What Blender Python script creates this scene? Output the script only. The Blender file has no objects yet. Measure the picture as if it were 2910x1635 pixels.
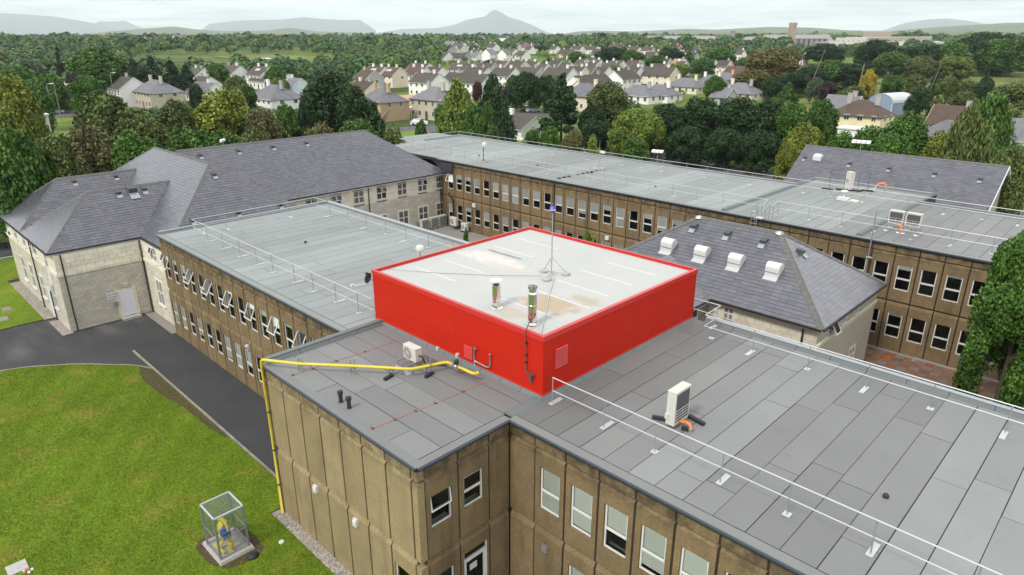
import bpy, bmesh, math, random
import numpy as np
from mathutils import Matrix, Vector
random.seed(7); RNG = np.random.default_rng(11)
SC = bpy.context.scene
COL = SC.collection
R = math.radians
# ------------------------------------------------------------------ camera
CAMP = (15.054, -10.926, 20.418)
cam = bpy.data.cameras.new('camera'); cam.sensor_width = 36; cam.lens = 1929.87/2910*36
cam.clip_start = .5; cam.clip_end = 45000
co = bpy.data.objects.new('camera', cam); COL.objects.link(co)
co.location = CAMP; co.rotation_euler = (R(90-20.334), 0, R(44.5245))
SC.camera = co
# ------------------------------------------------------------------ sky, sun, exposure
SUN_EL, SUN_AZ = R(50), R(178)          # azimuth from +Y clockwise
w = bpy.data.worlds.new('World'); SC.world = w; w.use_nodes = True
nt = w.node_tree; nt.nodes.clear()
def N(t, ty, **k):
    n = t.nodes.new(ty)
    for a, b in k.items(): setattr(n, a, b)
    return n
wo = N(nt, 'ShaderNodeOutputWorld'); bg = N(nt, 'ShaderNodeBackground')
sky = N(nt, 'ShaderNodeTexSky', sky_type='NISHITA', sun_disc=False)
sky.sun_elevation = SUN_EL; sky.sun_rotation = SUN_AZ; sky.air_density = 1.2; sky.dust_density = 2.5
tc = N(nt, 'ShaderNodeTexCoord')
sep = N(nt, 'ShaderNodeSeparateXYZ'); nt.links.new(tc.outputs['Generated'], sep.inputs[0])
# flatten the view direction onto a cloud deck so clouds shrink towards the horizon
ab = N(nt, 'ShaderNodeMath', operation='ABSOLUTE'); nt.links.new(sep.outputs[2], ab.inputs[0])
zz = N(nt, 'ShaderNodeMath', operation='ADD'); nt.links.new(ab.outputs[0], zz.inputs[0]); zz.inputs[1].default_value = .05
dv = N(nt, 'ShaderNodeVectorMath', operation='SCALE'); inv = N(nt, 'ShaderNodeMath', operation='DIVIDE'); inv.inputs[0].default_value = 1
nt.links.new(zz.outputs[0], inv.inputs[1]); nt.links.new(tc.outputs['Generated'], dv.inputs[0]); nt.links.new(inv.outputs[0], dv.inputs['Scale'])
no = N(nt, 'ShaderNodeTexNoise'); no.inputs['Scale'].default_value = .42; no.inputs['Detail'].default_value = 8; no.inputs['Roughness'].default_value = .58
nt.links.new(dv.outputs[0], no.inputs['Vector'])
cr = N(nt, 'ShaderNodeValToRGB'); nt.links.new(no.outputs[0], cr.inputs[0])
cr.color_ramp.elements[0].position = .36; cr.color_ramp.elements[0].color = (5.4, 5.6, 5.9, 1)
cr.color_ramp.elements[1].position = .6; cr.color_ramp.elements[1].color = (10.2, 10.2, 10.1, 1)
mx = N(nt, 'ShaderNodeMix', data_type='RGBA'); mx.inputs[0].default_value = .9
nt.links.new(sky.outputs[0], mx.inputs[6]); nt.links.new(cr.outputs[0], mx.inputs[7])
nt.links.new(mx.outputs[2], bg.inputs[0]); bg.inputs[1].default_value = .13
nt.links.new(bg.outputs[0], wo.inputs[0])
sl = bpy.data.lights.new('sun', 'SUN'); sl.energy = 1.9; sl.angle = R(11); sl.color = (1, .95, .87)
so = bpy.data.objects.new('sun', sl); COL.objects.link(so)
sd = Vector((math.sin(SUN_AZ)*math.cos(SUN_EL), math.cos(SUN_AZ)*math.cos(SUN_EL), math.sin(SUN_EL)))
so.rotation_euler = (-sd).to_track_quat('-Z', 'Y').to_euler(); so.location = (0, 0, 80)
SC.view_settings.view_transform = 'Standard'; SC.view_settings.look = 'None'
SC.view_settings.exposure = .45; SC.view_settings.gamma = 1; SC.view_settings.use_curve_mapping = False
SC.render.engine = 'CYCLES'
cy = SC.cycles
cy.use_denoising = True
try: cy.denoiser = 'OPENIMAGEDENOISE'; cy.denoising_prefilter = 'ACCURATE'
except Exception: pass
cy.max_bounces = 6; cy.diffuse_bounces = 3; cy.glossy_bounces = 3; cy.transmission_bounces = 4; cy.transparent_max_bounces = 8; cy.volume_bounces = 3
cy.caustics_reflective = False; cy.caustics_refractive = False; cy.sample_clamp_indirect = 6
# ------------------------------------------------------------------ helpers
class MB:
    def __init__(s): s.v = []; s.f = []; s.m = []
    def face(s, pts, mi=0):
        k = len(s.v); s.v += [tuple(p) for p in pts]; s.f.append(tuple(range(k, k+len(pts)))); s.m.append(mi); return s
    def box(s, x0, y0, z0, x1, y1, z1, mi=0):
        k = len(s.v)
        s.v += [(x0,y0,z0),(x1,y0,z0),(x1,y1,z0),(x0,y1,z0),(x0,y0,z1),(x1,y0,z1),(x1,y1,z1),(x0,y1,z1)]
        for q in ((0,3,2,1),(4,5,6,7),(0,1,5,4),(1,2,6,5),(2,3,7,6),(3,0,4,7)):
            s.f.append(tuple(k+i for i in q)); s.m.append(mi)
        return s
    def hexa(s, P, mi=0):
        k = len(s.v); s.v += [tuple(p) for p in P]
        for q in ((0,3,2,1),(4,5,6,7),(0,1,5,4),(1,2,6,5),(2,3,7,6),(3,0,4,7)):
            s.f.append(tuple(k+i for i in q)); s.m.append(mi)
        return s
    def bar(s, a, b, wd, h, mi=0, up=(0,0,1)):
        a = Vector(a); b = Vector(b); d = (b-a).normalized(); u = Vector(up)
        r = d.cross(u)
        if r.length < 1e-4: r = d.cross(Vector((1,0,0)))
        r.normalize(); u = r.cross(d).normalized()
        r *= wd/2; u *= h/2
        return s.hexa([a-r-u, a+r-u, b+r-u, b-r-u, a-r+u, a+r+u, b+r+u, b-r+u], mi)
    def tube(s, pts, r, n=8, mi=0, r2=None):
        P = [Vector(p) for p in pts]; rings = []
        for i, p in enumerate(P):
            d = (P[min(i+1, len(P)-1)]-P[max(i-1, 0)]).normalized()
            x = d.cross(Vector((0,0,1)))
            if x.length < 1e-3: x = Vector((1,0,0))
            x.normalize(); y = d.cross(x).normalized()
            rr = r if r2 is None else r+(r2-r)*i/(len(P)-1)
            k = len(s.v); rings.append(k)
            for j in range(n):
                a = 2*math.pi*j/n; s.v.append(tuple(p+x*(rr*math.cos(a))+y*(rr*math.sin(a))))
        for a, b in zip(rings, rings[1:]):
            for j in range(n):
                s.f.append((a+j, a+(j+1)%n, b+(j+1)%n, b+j)); s.m.append(mi)
        s.f.append(tuple(rings[0]+j for j in range(n))); s.m.append(mi)
        s.f.append(tuple(rings[-1]+j for j in reversed(range(n)))); s.m.append(mi)
        return s
    def lathe(s, c, prof, n=16, mi=0):
        rings = []
        for r, z in prof:
            k = len(s.v); rings.append(k)
            for j in range(n):
                a = 2*math.pi*j/n; s.v.append((c[0]+r*math.cos(a), c[1]+r*math.sin(a), c[2]+z))
        for a, b in zip(rings, rings[1:]):
            for j in range(n):
                s.f.append((a+j, a+(j+1)%n, b+(j+1)%n, b+j)); s.m.append(mi)
        s.f.append(tuple(rings[0]+j for j in reversed(range(n)))); s.m.append(mi)
        s.f.append(tuple(rings[-1]+j for j in range(n))); s.m.append(mi)
        return s
    def mesh(s, name, mats, smooth=False):
        me = bpy.data.meshes.new(name); me.from_pydata(s.v, [], s.f)
        for m in (mats if isinstance(mats, (list, tuple)) else [mats]): me.materials.append(m)
        if any(s.m): me.polygons.foreach_set('material_index', s.m)
        if smooth: me.polygons.foreach_set('use_smooth', [True]*len(s.f))
        me.update(); return me
    def build(s, name, mats, parent=None, smooth=False, **k):
        return link(name, s.mesh(name, mats, smooth), parent, **k)
def link(name, data, parent=None, mat=None, **k):
    o = bpy.data.objects.new(name, data); COL.objects.link(o)
    if parent is not None: adopt(o, parent)
    if mat is not None: o.matrix_basis = mat
    for a, b in k.items(): o[a] = b
    return o
WMAT = {}
def wmat(o):
    # world matrix without waiting for the depsgraph
    m = o.matrix_basis.copy(); p = o
    while p.parent is not None:
        m = p.parent.matrix_basis @ (p.matrix_parent_inverse @ m) if True else m
        p = p.parent
    return m
def adopt(o, parent):
    o.parent = parent; o.matrix_parent_inverse = wmat(parent).inverted()
def thing(name, label, cat, loc=(0,0,0), group=None):
    o = bpy.data.objects.new(name, None); COL.objects.link(o); o.location = loc; o.empty_display_size = .3
    return tag(o, label, cat, group)
def tag(o, label, cat, group=None):
    o['label'] = label; o['category'] = cat
    if group: o['group'] = group
    return o
def struct(name, mb, mats, kind='structure', **k):
    o = mb.build(name, mats, **k); o['kind'] = kind; return o
def npmesh(name, verts, quads, mat, tint=None, smooth=False, nv=4):
    me = bpy.data.meshes.new(name); n = len(quads)
    me.vertices.add(len(verts)); me.vertices.foreach_set('co', np.asarray(verts, np.float32).ravel())
    me.loops.add(n*nv); me.loops.foreach_set('vertex_index', np.asarray(quads, np.int32).ravel())
    me.polygons.add(n); me.polygons.foreach_set('loop_start', np.arange(0, n*nv, nv, dtype=np.int32))
    me.update(calc_edges=True)
    for m in (mat if isinstance(mat, (list, tuple)) else [mat]): me.materials.append(m)
    if tint is not None:
        a = me.attributes.new('tint', 'FLOAT_COLOR', 'POINT'); a.data.foreach_set('color', np.asarray(tint, np.float32).ravel())
    if smooth: me.polygons.foreach_set('use_smooth', [True]*n)
    return me
# ------------------------------------------------------------------ materials
def mat(name, col, rough=.7, metal=0, spec=.4, var=.0, scale=6., bump=0., bscale=None, obj=0., isl=0., extra=None, stretch=None, hue=None, detail=5, bdist=.01):
    m = bpy.data.materials.new(name); m.use_nodes = True; t = m.node_tree
    b = t.nodes['Principled BSDF']; b.inputs['Roughness'].default_value = rough; b.inputs['Metallic'].default_value = metal
    b.inputs['Specular IOR Level'].default_value = spec
    geo = N(t, 'ShaderNodeNewGeometry'); pos = geo.outputs['Position']
    rgb = N(t, 'ShaderNodeRGB'); rgb.outputs[0].default_value = (*col, 1); c = rgb.outputs[0]
    def noise(sc, st=None, det=detail, ro=.6):
        v = pos
        if st:
            mp = N(t, 'ShaderNodeMapping'); mp.inputs['Scale'].default_value = st; t.links.new(pos, mp.inputs[0]); v = mp.outputs[0]
        n = N(t, 'ShaderNodeTexNoise'); n.inputs['Scale'].default_value = sc; n.inputs['Detail'].default_value = det; n.inputs['Roughness'].default_value = ro
        t.links.new(v, n.inputs['Vector']); return n.outputs[0]
    def mul(c, f, lo, hi):
        mr = N(t, 'ShaderNodeMapRange'); mr.inputs[1].default_value = .25; mr.inputs[2].default_value = .75
        mr.inputs[3].default_value = lo; mr.inputs[4].default_value = hi; t.links.new(f, mr.inputs[0])
        vm = N(t, 'ShaderNodeVectorMath', operation='SCALE'); t.links.new(c, vm.inputs[0]); t.links.new(mr.outputs[0], vm.inputs['Scale'])
        return vm.outputs[0]
    def mix(f, a, b2):
        x = N(t, 'ShaderNodeMix', data_type='RGBA')
        if isinstance(f, float): x.inputs[0].default_value = f
        else: t.links.new(f, x.inputs[0])
        for i, q in ((6, a), (7, b2)):
            if isinstance(q, tuple): x.inputs[i].default_value = (*q, 1)
            else: t.links.new(q, x.inputs[i])
        return x.outputs[2]
    def ramp(f, a, b2):
        mr = N(t, 'ShaderNodeMapRange', interpolation_type='SMOOTHSTEP'); mr.inputs[1].default_value = a; mr.inputs[2].default_value = b2
        t.links.new(f, mr.inputs[0]); return mr.outputs[0]
    def full(c, f, lo, hi):
        mr = N(t, 'ShaderNodeMapRange'); mr.inputs[3].default_value = lo; mr.inputs[4].default_value = hi; t.links.new(f, mr.inputs[0])
        vm = N(t, 'ShaderNodeVectorMath', operation='SCALE'); t.links.new(c, vm.inputs[0]); t.links.new(mr.outputs[0], vm.inputs['Scale']); return vm.outputs[0]
    if hue: c = mix(ramp(noise(hue[1]), .35, .65), c, hue[0])
    if var: c = mul(c, noise(scale, stretch), 1-var, 1+var)
    if obj:
        oi = N(t, 'ShaderNodeObjectInfo'); c = full(c, oi.outputs['Random'], 1-obj, 1+obj)
    if isl: c = full(c, geo.outputs['Random Per Island'], 1-isl, 1+isl)
    if extra: c = extra(t, c, pos, dict(noise=noise, mul=mul, mix=mix, ramp=ramp, full=full, geo=geo, b=b))
    t.links.new(c, b.inputs['Base Color'])
    if bump:
        bp = N(t, 'ShaderNodeBump'); bp.inputs['Strength'].default_value = bump; bp.inputs['Distance'].default_value = bdist
        t.links.new(noise(bscale or scale*4), bp.inputs['Height']); t.links.new(bp.outputs[0], b.inputs['Normal'])
    return m
def aggregate(base, dark, streak=.5):
    def ex(t, c, pos, F):
        c = F['mul'](c, F['noise'](17., None, 4, .8), .5, 1.5)          # exposed stones
        c = F['mul'](c, F['noise'](.9), .82, 1.18)
        s = F['ramp'](F['noise'](.8, (1.5, 1.5, .3), 6, .65), .48, .72)      # rain streaks
        sp = N(t, 'ShaderNodeSeparateXYZ'); t.links.new(pos, sp.inputs[0])
        mr = N(t, 'ShaderNodeMath', operation='MULTIPLY'); t.links.new(s, mr.inputs[0]); mr.inputs[1].default_value = streak
        c = F['mix'](mr.outputs[0], c, dark)
        # grime under the roof edge
        up = F['ramp'](sp.outputs[2], 6.3, 6.95); n2 = F['ramp'](F['noise'](2.2), .35, .65)
        m2 = N(t, 'ShaderNodeMath', operation='MULTIPLY'); t.links.new(up, m2.inputs[0]); t.links.new(n2, m2.inputs[1])
        m3 = N(t, 'ShaderNodeMath', operation='MULTIPLY'); t.links.new(m2.outputs[0], m3.inputs[0]); m3.inputs[1].default_value = .8
        return F['mix'](m3.outputs[0], c, dark)
    return mat('aggregate_concrete', base, .9, spec=.25, extra=ex, obj=.09, bump=.5, bscale=55, bdist=.012)
M = {}
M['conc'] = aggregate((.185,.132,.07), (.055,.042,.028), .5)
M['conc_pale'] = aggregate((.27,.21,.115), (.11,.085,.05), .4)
M['groove_shade'] = mat('joint_groove_shade', (.028,.02,.014), .8, var=.3)  # dark joint strips; shade of the grooves put into the colour
M['conc_core'] = mat('joint_concrete', (.042,.03,.02), .95, var=.35, scale=5)
def felt_extra(t, c, pos, F):
    oc = N(t, 'ShaderNodeObjectInfo'); vx = N(t, 'ShaderNodeVectorMath', operation='MULTIPLY'); t.links.new(c, vx.inputs[0]); t.links.new(oc.outputs['Color'], vx.inputs[1]); c = vx.outputs[0]
    c = F['mul'](c, F['noise'](.35), .93, 1.07); c = F['mul'](c, F['noise'](90., None, 2), .92, 1.08)
    s = F['ramp'](F['noise'](1.3, None, 6, .7), .56, .74)
    m3 = N(t, 'ShaderNodeMath', operation='MULTIPLY'); t.links.new(s, m3.inputs[0]); m3.inputs[1].default_value = .22
    return F['mix'](m3.outputs[0], c, (.12,.115,.095))
M['felt_nb'] = mat('mineral_felt_near', (.178,.186,.184), .72, spec=.42, extra=felt_extra, obj=.06, bump=.12, bscale=80)
M['felt'] = mat('mineral_felt', (.19,.196,.192), .72, spec=.42, extra=felt_extra, obj=.05, bump=.12, bscale=80)
M['felt_green'] = mat('mineral_felt_greenish', (.225,.245,.235), .72, spec=.42, extra=felt_extra, obj=.05, bump=.12, bscale=80)
M['felt_rim'] = mat('felt_upstand', (.13,.15,.15), .75, extra=felt_extra)
M['seam'] = mat('bitumen_seam', (.022,.023,.024), .8)
M['trim_lip'] = mat('edge_trim_lip', (.05,.062,.085), .35, metal=.3)
M['trim'] = mat('edge_trim', (.02,.024,.036), .4, spec=.5, var=.15)
M['steel_trim'] = mat('pale_edge_cap', (.33,.36,.38), .45, metal=.3, var=.1)
M['red'] = mat('red_coating', (.46,.017,.006), .5, spec=.15, var=.05, scale=1.2, extra=lambda t,c,p,F: F['mix'](F['ramp'](F['noise'](3.,(3,3,.6),6,.75), .68, .8), c, (.5,.06,.045)))
M['red_shade'] = mat('louvre_back_shade', (.12,.008,.008), .6)  # flat back plate; shade between the slats painted as darker red
M['red_cap'] = mat('red_cap_coating', (.5,.025,.02), .32, spec=.6, var=.06, scale=2)
def membrane(t, c, pos, F):
    def blob(cx, cy, rx, ry, col, c, k, th=(.45,.6)):
        mp = N(t, 'ShaderNodeMapping'); mp.inputs['Location'].default_value = (-cx/rx, -cy/ry, 0); mp.inputs['Scale'].default_value = (1/rx, 1/ry, 0)
        t.links.new(pos, mp.inputs[0])
        ln = N(t, 'ShaderNodeVectorMath', operation='LENGTH'); t.links.new(mp.outputs[0], ln.inputs[0])
        ad = N(t, 'ShaderNodeMath', operation='MULTIPLY_ADD'); t.links.new(F['noise'](1.8, None, 7, .72), ad.inputs[0]); ad.inputs[1].default_value = -2.2; t.links.new(ln.outputs['Value'], ad.inputs[2])
        ma = N(t, 'ShaderNodeMapRange', interpolation_type='SMOOTHSTEP'); ma.inputs[1].default_value = -.1; ma.inputs[2].default_value = -.55; ma.inputs[3].default_value = 0; ma.inputs[4].default_value = k
        t.links.new(ad.outputs[0], ma.inputs[0]); return F['mix'](ma.outputs[0], c, col)
    c = F['mul'](c, F['noise'](.5), .95, 1.05)
    c = blob(-8.2, 11.3, 2.7, .85, (.56,.53,.49), c, .8); c = blob(-6.9, 10.9, 1.6, .35, (.47,.42,.36), c, .7)
    c = blob(-8.4, 12.3, 1.8, .14, (.14,.135,.11), c, .7)
    c = blob(-2.2, 8.8, 1.7, 1.1, (.36,.24,.11), c, .62); c = blob(-1.3, 10.2, .9, .5, (.36,.26,.14), c, .5)
    c = blob(-2.6, 7.0, 1.1, .6, (.4,.29,.16), c, .4)
    return c
M['membrane'] = mat('pale_roof_membrane', (.42,.425,.405), .6, spec=.3, extra=membrane)
M['white'] = mat('white_paint', (.62,.62,.6), .45, var=.04)
M['upvc'] = mat('white_upvc', (.66,.66,.65), .35, var=.04, scale=2)
M['galv_dark'] = mat('weathered_steel', (.25,.28,.3), .5, metal=.4, var=.15, scale=9)
M['galv'] = mat('galvanised_steel', (.4,.42,.43), .42, metal=.7, var=.12, scale=9)
M['alu'] = mat('pale_rail_aluminium', (.5,.51,.52), .4, metal=.25, var=.05)
M['chrome'] = mat('polished_flue', (.74,.74,.73), .12, metal=1, var=.05)
M['dark'] = mat('black_rubber', (.022,.023,.026), .6)
M['dark_grey'] = mat('dark_grey_plastic', (.07,.075,.08), .55)
M['yellow'] = mat('yellow_gas_paint', (.55,.45,.03), .42, spec=.5, var=.08, scale=3)
M['orange'] = mat('orange_duct', (.75,.2,.05), .45, var=.1)
M['blue'] = mat('blue_valve', (.03,.09,.32), .5)
M['purple'] = mat('purple_glass', (.07,.04,.3), .25)
M['cream'] = mat('cream_casing', (.54,.53,.475), .45, var=.08, scale=3)
M['grille'] = mat('coil_grille', (.075,.077,.085), .55, var=.3, scale=40)
M['copper'] = mat('copper_tape', (.5,.2,.11), .55, var=.15)
M['concrete'] = mat('cast_concrete', (.38,.365,.34), .9, var=.18, scale=7, bump=.3)
M['blind'] = mat('roller_blind', (.84,.84,.78), .8, obj=.14)
M['sill'] = mat('window_board', (.45,.52,.47), .5)
M['interior'] = mat('room_interior', (.1,.095,.085), .9, var=.5, scale=1.2)
M['carpet'] = mat('teal_carpet_edge', (.05,.19,.15), .9)
def slate_extra(lich):
    def ex(t, c, pos, F):
        c = F['mul'](c, F['noise'](.5, None, 6), .86, 1.14)
        m = N(t, 'ShaderNodeMath', operation='MULTIPLY'); t.links.new(F['ramp'](F['noise'](1.1, (1,1,1), 8, .7), .52, .72), m.inputs[0]); m.inputs[1].default_value = .55
        c = F['mix'](m.outputs[0], c, lich)
        return c
    return ex
M['slate'] = mat('roof_slate', (.078,.078,.098), .3, spec=.6, isl=.26, obj=.2, extra=slate_extra((.125,.115,.108)), bump=.05, bscale=22)
_b = M['slate'].node_tree.nodes['Principled BSDF']; _b.inputs['Coat Weight'].default_value = .85; _b.inputs['Coat Roughness'].default_value = .4; _b.inputs['Coat IOR'].default_value = 1.55
M['slate_deck'] = mat('dark_slate_deck', (.05,.05,.056), .9)  # plain dark deck under the slates
M['ridge'] = mat('ridge_tile', (.12,.118,.11), .75, var=.3, scale=5)
M['stone'] = mat('pale_stone_block', (.66,.615,.5), .85, var=.12, scale=2.5, isl=.07, obj=.07, bump=.25, bscale=40)
M['stone_dark'] = mat('rough_stone_course', (.5,.465,.385), .9, var=.14, scale=1.2, isl=.1, obj=.1, bump=.45, bscale=30)
M['mortar'] = mat('mortar', (.24,.22,.18), .95, var=.2, scale=3)
M['render'] = mat('pebble_dash', (.42,.385,.3), .92, var=.1, scale=.8, bump=.3, bscale=60)
def grime(col, r=.9, **k): return mat('painted_render', col, r, var=.09, scale=.6, **k)
WALLS = dict(white=(.8,.79,.77), cream=(.72,.65,.5), grey=(.42,.42,.4), beige=(.5,.45,.34), tan=(.45,.32,.2), orange=(.62,.36,.19), salmon=(.6,.2,.14), pink=(.68,.45,.38), paleblue=(.62,.7,.75), yellowcream=(.76,.66,.4))
WALLM = {k: grime(v) for k, v in WALLS.items()}
def tiles(name, col): 
    def ex(t, c, pos, F):
        c = F['mul'](c, F['noise'](.6, None, 6), .8, 1.2); c = F['mul'](c, F['noise'](14., (1,1,3), 2), .8, 1.2)
        return c
    return mat(name, col, .8, spec=.3, extra=ex, obj=.12)
ROOFM = dict(dark=tiles('dark_roof_tile', (.075,.064,.056)), brown=tiles('brown_roof_tile', (.085,.058,.046)), slate=tiles('house_slate', (.15,.15,.165)), tan=tiles('tan_roof_tile', (.3,.2,.13)), purple=tiles('purple_roof_tile', (.13,.08,.1)))
M['brick_red'] = mat('terracotta', (.42,.14,.08), .8, var=.15)
M['red_door'] = mat('red_door_paint', (.4,.03,.03), .5)
M['dark_glass'] = mat('far_window_glass', (.03,.035,.042), .12, spec=.6, obj=.3)
def glass():
    m = bpy.data.materials.new('window_glass'); m.use_nodes = True; t = m.node_tree; t.nodes.clear()
    o = N(t, 'ShaderNodeOutputMaterial'); g = N(t, 'ShaderNodeBsdfGlossy'); g.inputs['Roughness'].default_value = .03; g.inputs[0].default_value = (.9,.95,.95,1)
    tr = N(t, 'ShaderNodeBsdfTransparent'); tr.inputs[0].default_value = (.97,1,.985,1)
    fr = N(t, 'ShaderNodeFresnel'); fr.inputs[0].default_value = 1.38
    ms = N(t, 'ShaderNodeMixShader'); t.links.new(fr.outputs[0], ms.inputs[0]); t.links.new(tr.outputs[0], ms.inputs[1]); t.links.new(g.outputs[0], ms.inputs[2])
    t.links.new(ms.outputs[0], o.inputs[0]); return m
M['glass'] = glass()
def asphalt_extra(t, c, pos, F):
    c = F['mul'](c, F['noise'](140., None, 2), .75, 1.25); c = F['mul'](c, F['noise'](.35), .8, 1.2)
    sp = N(t, 'ShaderNodeSeparateXYZ'); t.links.new(pos, sp.inputs[0])
    # dried pale silt on the open yard at the left
    x = F['ramp'](sp.outputs[0], -35.5, -39.); n = F['ramp'](F['noise'](.2, (.8,2.6,1), 4, .5), .42, .72)
    m = N(t, 'ShaderNodeMath', operation='MULTIPLY'); t.links.new(x, m.inputs[0]); t.links.new(n, m.inputs[1])
    m2 = N(t, 'ShaderNodeMath', operation='MULTIPLY'); t.links.new(m.outputs[0], m2.inputs[0]); m2.inputs[1].default_value = .5
    c = F['mix'](m2.outputs[0], c, (.15,.147,.145))
    s = F['ramp'](F['noise'](.9, (1,1,1), 5, .7), .66, .78)
    m4 = N(t, 'ShaderNodeMath', operation='MULTIPLY'); t.links.new(s, m4.inputs[0]); m4.inputs[1].default_value = .3
    return F['mix'](m4.outputs[0], c, (.1,.1,.1))
M['asphalt'] = mat('asphalt', (.047,.047,.05), .85, spec=.3, extra=asphalt_extra, bump=.2, bscale=120)
M['carpark'] = mat('worn_asphalt', (.1,.092,.094), .9, var=.2, scale=.4)
M['kerb'] = mat('kerb_stone', (.23,.215,.18), .9, var=.3, scale=5, obj=.1)
def gravel_extra(t, c, pos, F):
    v = N(t, 'ShaderNodeTexVoronoi'); v.inputs['Scale'].default_value = 16; t.links.new(pos, v.inputs['Vector'])
    c = F['full'](c, v.outputs['Distance'], 1.25, .5); return F['mul'](c, F['noise'](30.), .7, 1.3)
M['gravel'] = mat('gravel', (.27,.25,.225), .95, extra=gravel_extra, bump=.8, bscale=18, bdist=.03)
def grass_extra(t, c, pos, F):
    mp = N(t, 'ShaderNodeMapping'); mp.inputs['Rotation'].default_value = (0, 0, R(-52)); t.links.new(pos, mp.inputs[0])
    wv = N(t, 'ShaderNodeTexWave', bands_direction='X'); wv.inputs['Scale'].default_value = .2; wv.inputs['Distortion'].default_value = .7; wv.inputs['Detail'].default_value = 2
    t.links.new(mp.outputs[0], wv.inputs['Vector'])
    c = F['full'](c, wv.outputs['Fac'], .93, 1.06)                               # mower stripes
    c = F['mix'](F['ramp'](F['noise'](.33, None, 6, .62), .5, .7), c, (.2,.21,.028))   # dry patches
    c = F['mix'](F['ramp'](F['noise'](.8, None, 6, .7), .62, .8), c, (.21,.19,.05))
    c = F['mul'](c, F['noise'](.22), .8, 1.2)
    c = F['mul'](c, F['noise'](7., None, 6, .8), .5, 1.5); return F['mul'](c, F['noise'](48., None, 2), .7, 1.3)
M['grass'] = mat('lawn_grass', (.125,.195,.013), .9, spec=.15, extra=grass_extra, bump=1., bscale=30, bdist=.05)
M['grass_far'] = mat('bright_grass', (.13,.21,.03), .9, spec=.15, var=.2, scale=.7)
M['soil'] = mat('bare_soil', (.075,.05,.03), .95, var=.4, scale=4, bump=.6)
M['rough'] = mat('rough_pasture', (.13,.155,.035), .95, spec=.1, extra=lambda t,c,p,F: F['mul'](F['mix'](F['ramp'](F['noise'](.11,(1,1.8,1),8,.68),.42,.62), F['mix'](F['ramp'](F['noise'](.3,None,6,.7),.5,.7), c, (.085,.12,.026)), (.21,.2,.075)), F['noise'](1.5,None,6,.7), .6, 1.35), bump=1, bscale=1.2, bdist=.5)
M['water'] = mat('lake_water', (.35,.38,.4), .08, spec=.8)
M['trunk'] = mat('bark', (.085,.065,.048), .95, var=.3, scale=5, bump=.4)
M['pole'] = mat('timber_pole', (.2,.17,.135), .9, var=.25, scale=3)
M['lamp'] = mat('lamp_head_white', (.74,.75,.76), .4)
M['car_white'] = mat('car_paint_white', (.75,.76,.77), .25, spec=.6)
M['car_silver'] = mat('car_paint_silver', (.55,.62,.64), .25, metal=.3, spec=.6)
M['car_red'] = mat('car_paint_red', (.2,.025,.03), .25, spec=.6)
M['slab_red'] = mat('terracotta_slab', (.2,.075,.035), .85, var=.2, scale=3, obj=.16)
M['slab_grey'] = mat('grey_slab', (.125,.115,.098), .85, var=.2, scale=3, obj=.2)
def leaf(var_=.52, nm='leaves'):
    m = bpy.data.materials.new(nm); m.use_nodes = True; t = m.node_tree; t.nodes.clear()
    o = N(t, 'ShaderNodeOutputMaterial'); d = N(t, 'ShaderNodeBsdfPrincipled'); d.inputs['Roughness'].default_value = .55; d.inputs['Specular IOR Level'].default_value = .25
    tr = N(t, 'ShaderNodeBsdfTranslucent'); ms = N(t, 'ShaderNodeMixShader'); ms.inputs[0].default_value = .1
    oi = N(t, 'ShaderNodeObjectInfo'); geo = N(t, 'ShaderNodeNewGeometry')
    mr = N(t, 'ShaderNodeMapRange'); mr.inputs[3].default_value = 1-var_; mr.inputs[4].default_value = 1+var_*1.25; t.links.new(geo.outputs['Random Per Island'], mr.inputs[0])
    no = N(t, 'ShaderNodeTexNoise'); no.inputs['Scale'].default_value = .55; no.inputs['Detail'].default_value = 3; t.links.new(geo.outputs['Position'], no.inputs['Vector'])
    m2 = N(t, 'ShaderNodeMapRange'); m2.inputs[1].default_value = .3; m2.inputs[2].default_value = .7; m2.inputs[3].default_value = .68; m2.inputs[4].default_value = 1.35; t.links.new(no.outputs[0], m2.inputs[0])
    mm = N(t, 'ShaderNodeMath', operation='MULTIPLY'); t.links.new(mr.outputs[0], mm.inputs[0]); t.links.new(m2.outputs[0], mm.inputs[1])
    at = N(t, 'ShaderNodeAttribute'); at.attribute_name = 'tint'
    vm = N(t, 'ShaderNodeVectorMath', operation='MULTIPLY'); t.links.new(oi.outputs['Color'], vm.inputs[0]); t.links.new(at.outputs['Color'], vm.inputs[1])
    v2 = N(t, 'ShaderNodeVectorMath', operation='SCALE'); t.links.new(vm.outputs[0], v2.inputs[0]); t.links.new(mm.outputs[0], v2.inputs['Scale'])
    t.links.new(v2.outputs[0], d.inputs['Base Color']); t.links.new(v2.outputs[0], tr.inputs['Color'])
    t.links.new(d.outputs[0], ms.inputs[1]); t.links.new(tr.outputs[0], ms.inputs[2]); t.links.new(ms.outputs[0], o.inputs[0]); return m
M['leaf'] = leaf(); M['leaf_far'] = leaf(.2, 'far_leaves')
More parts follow.
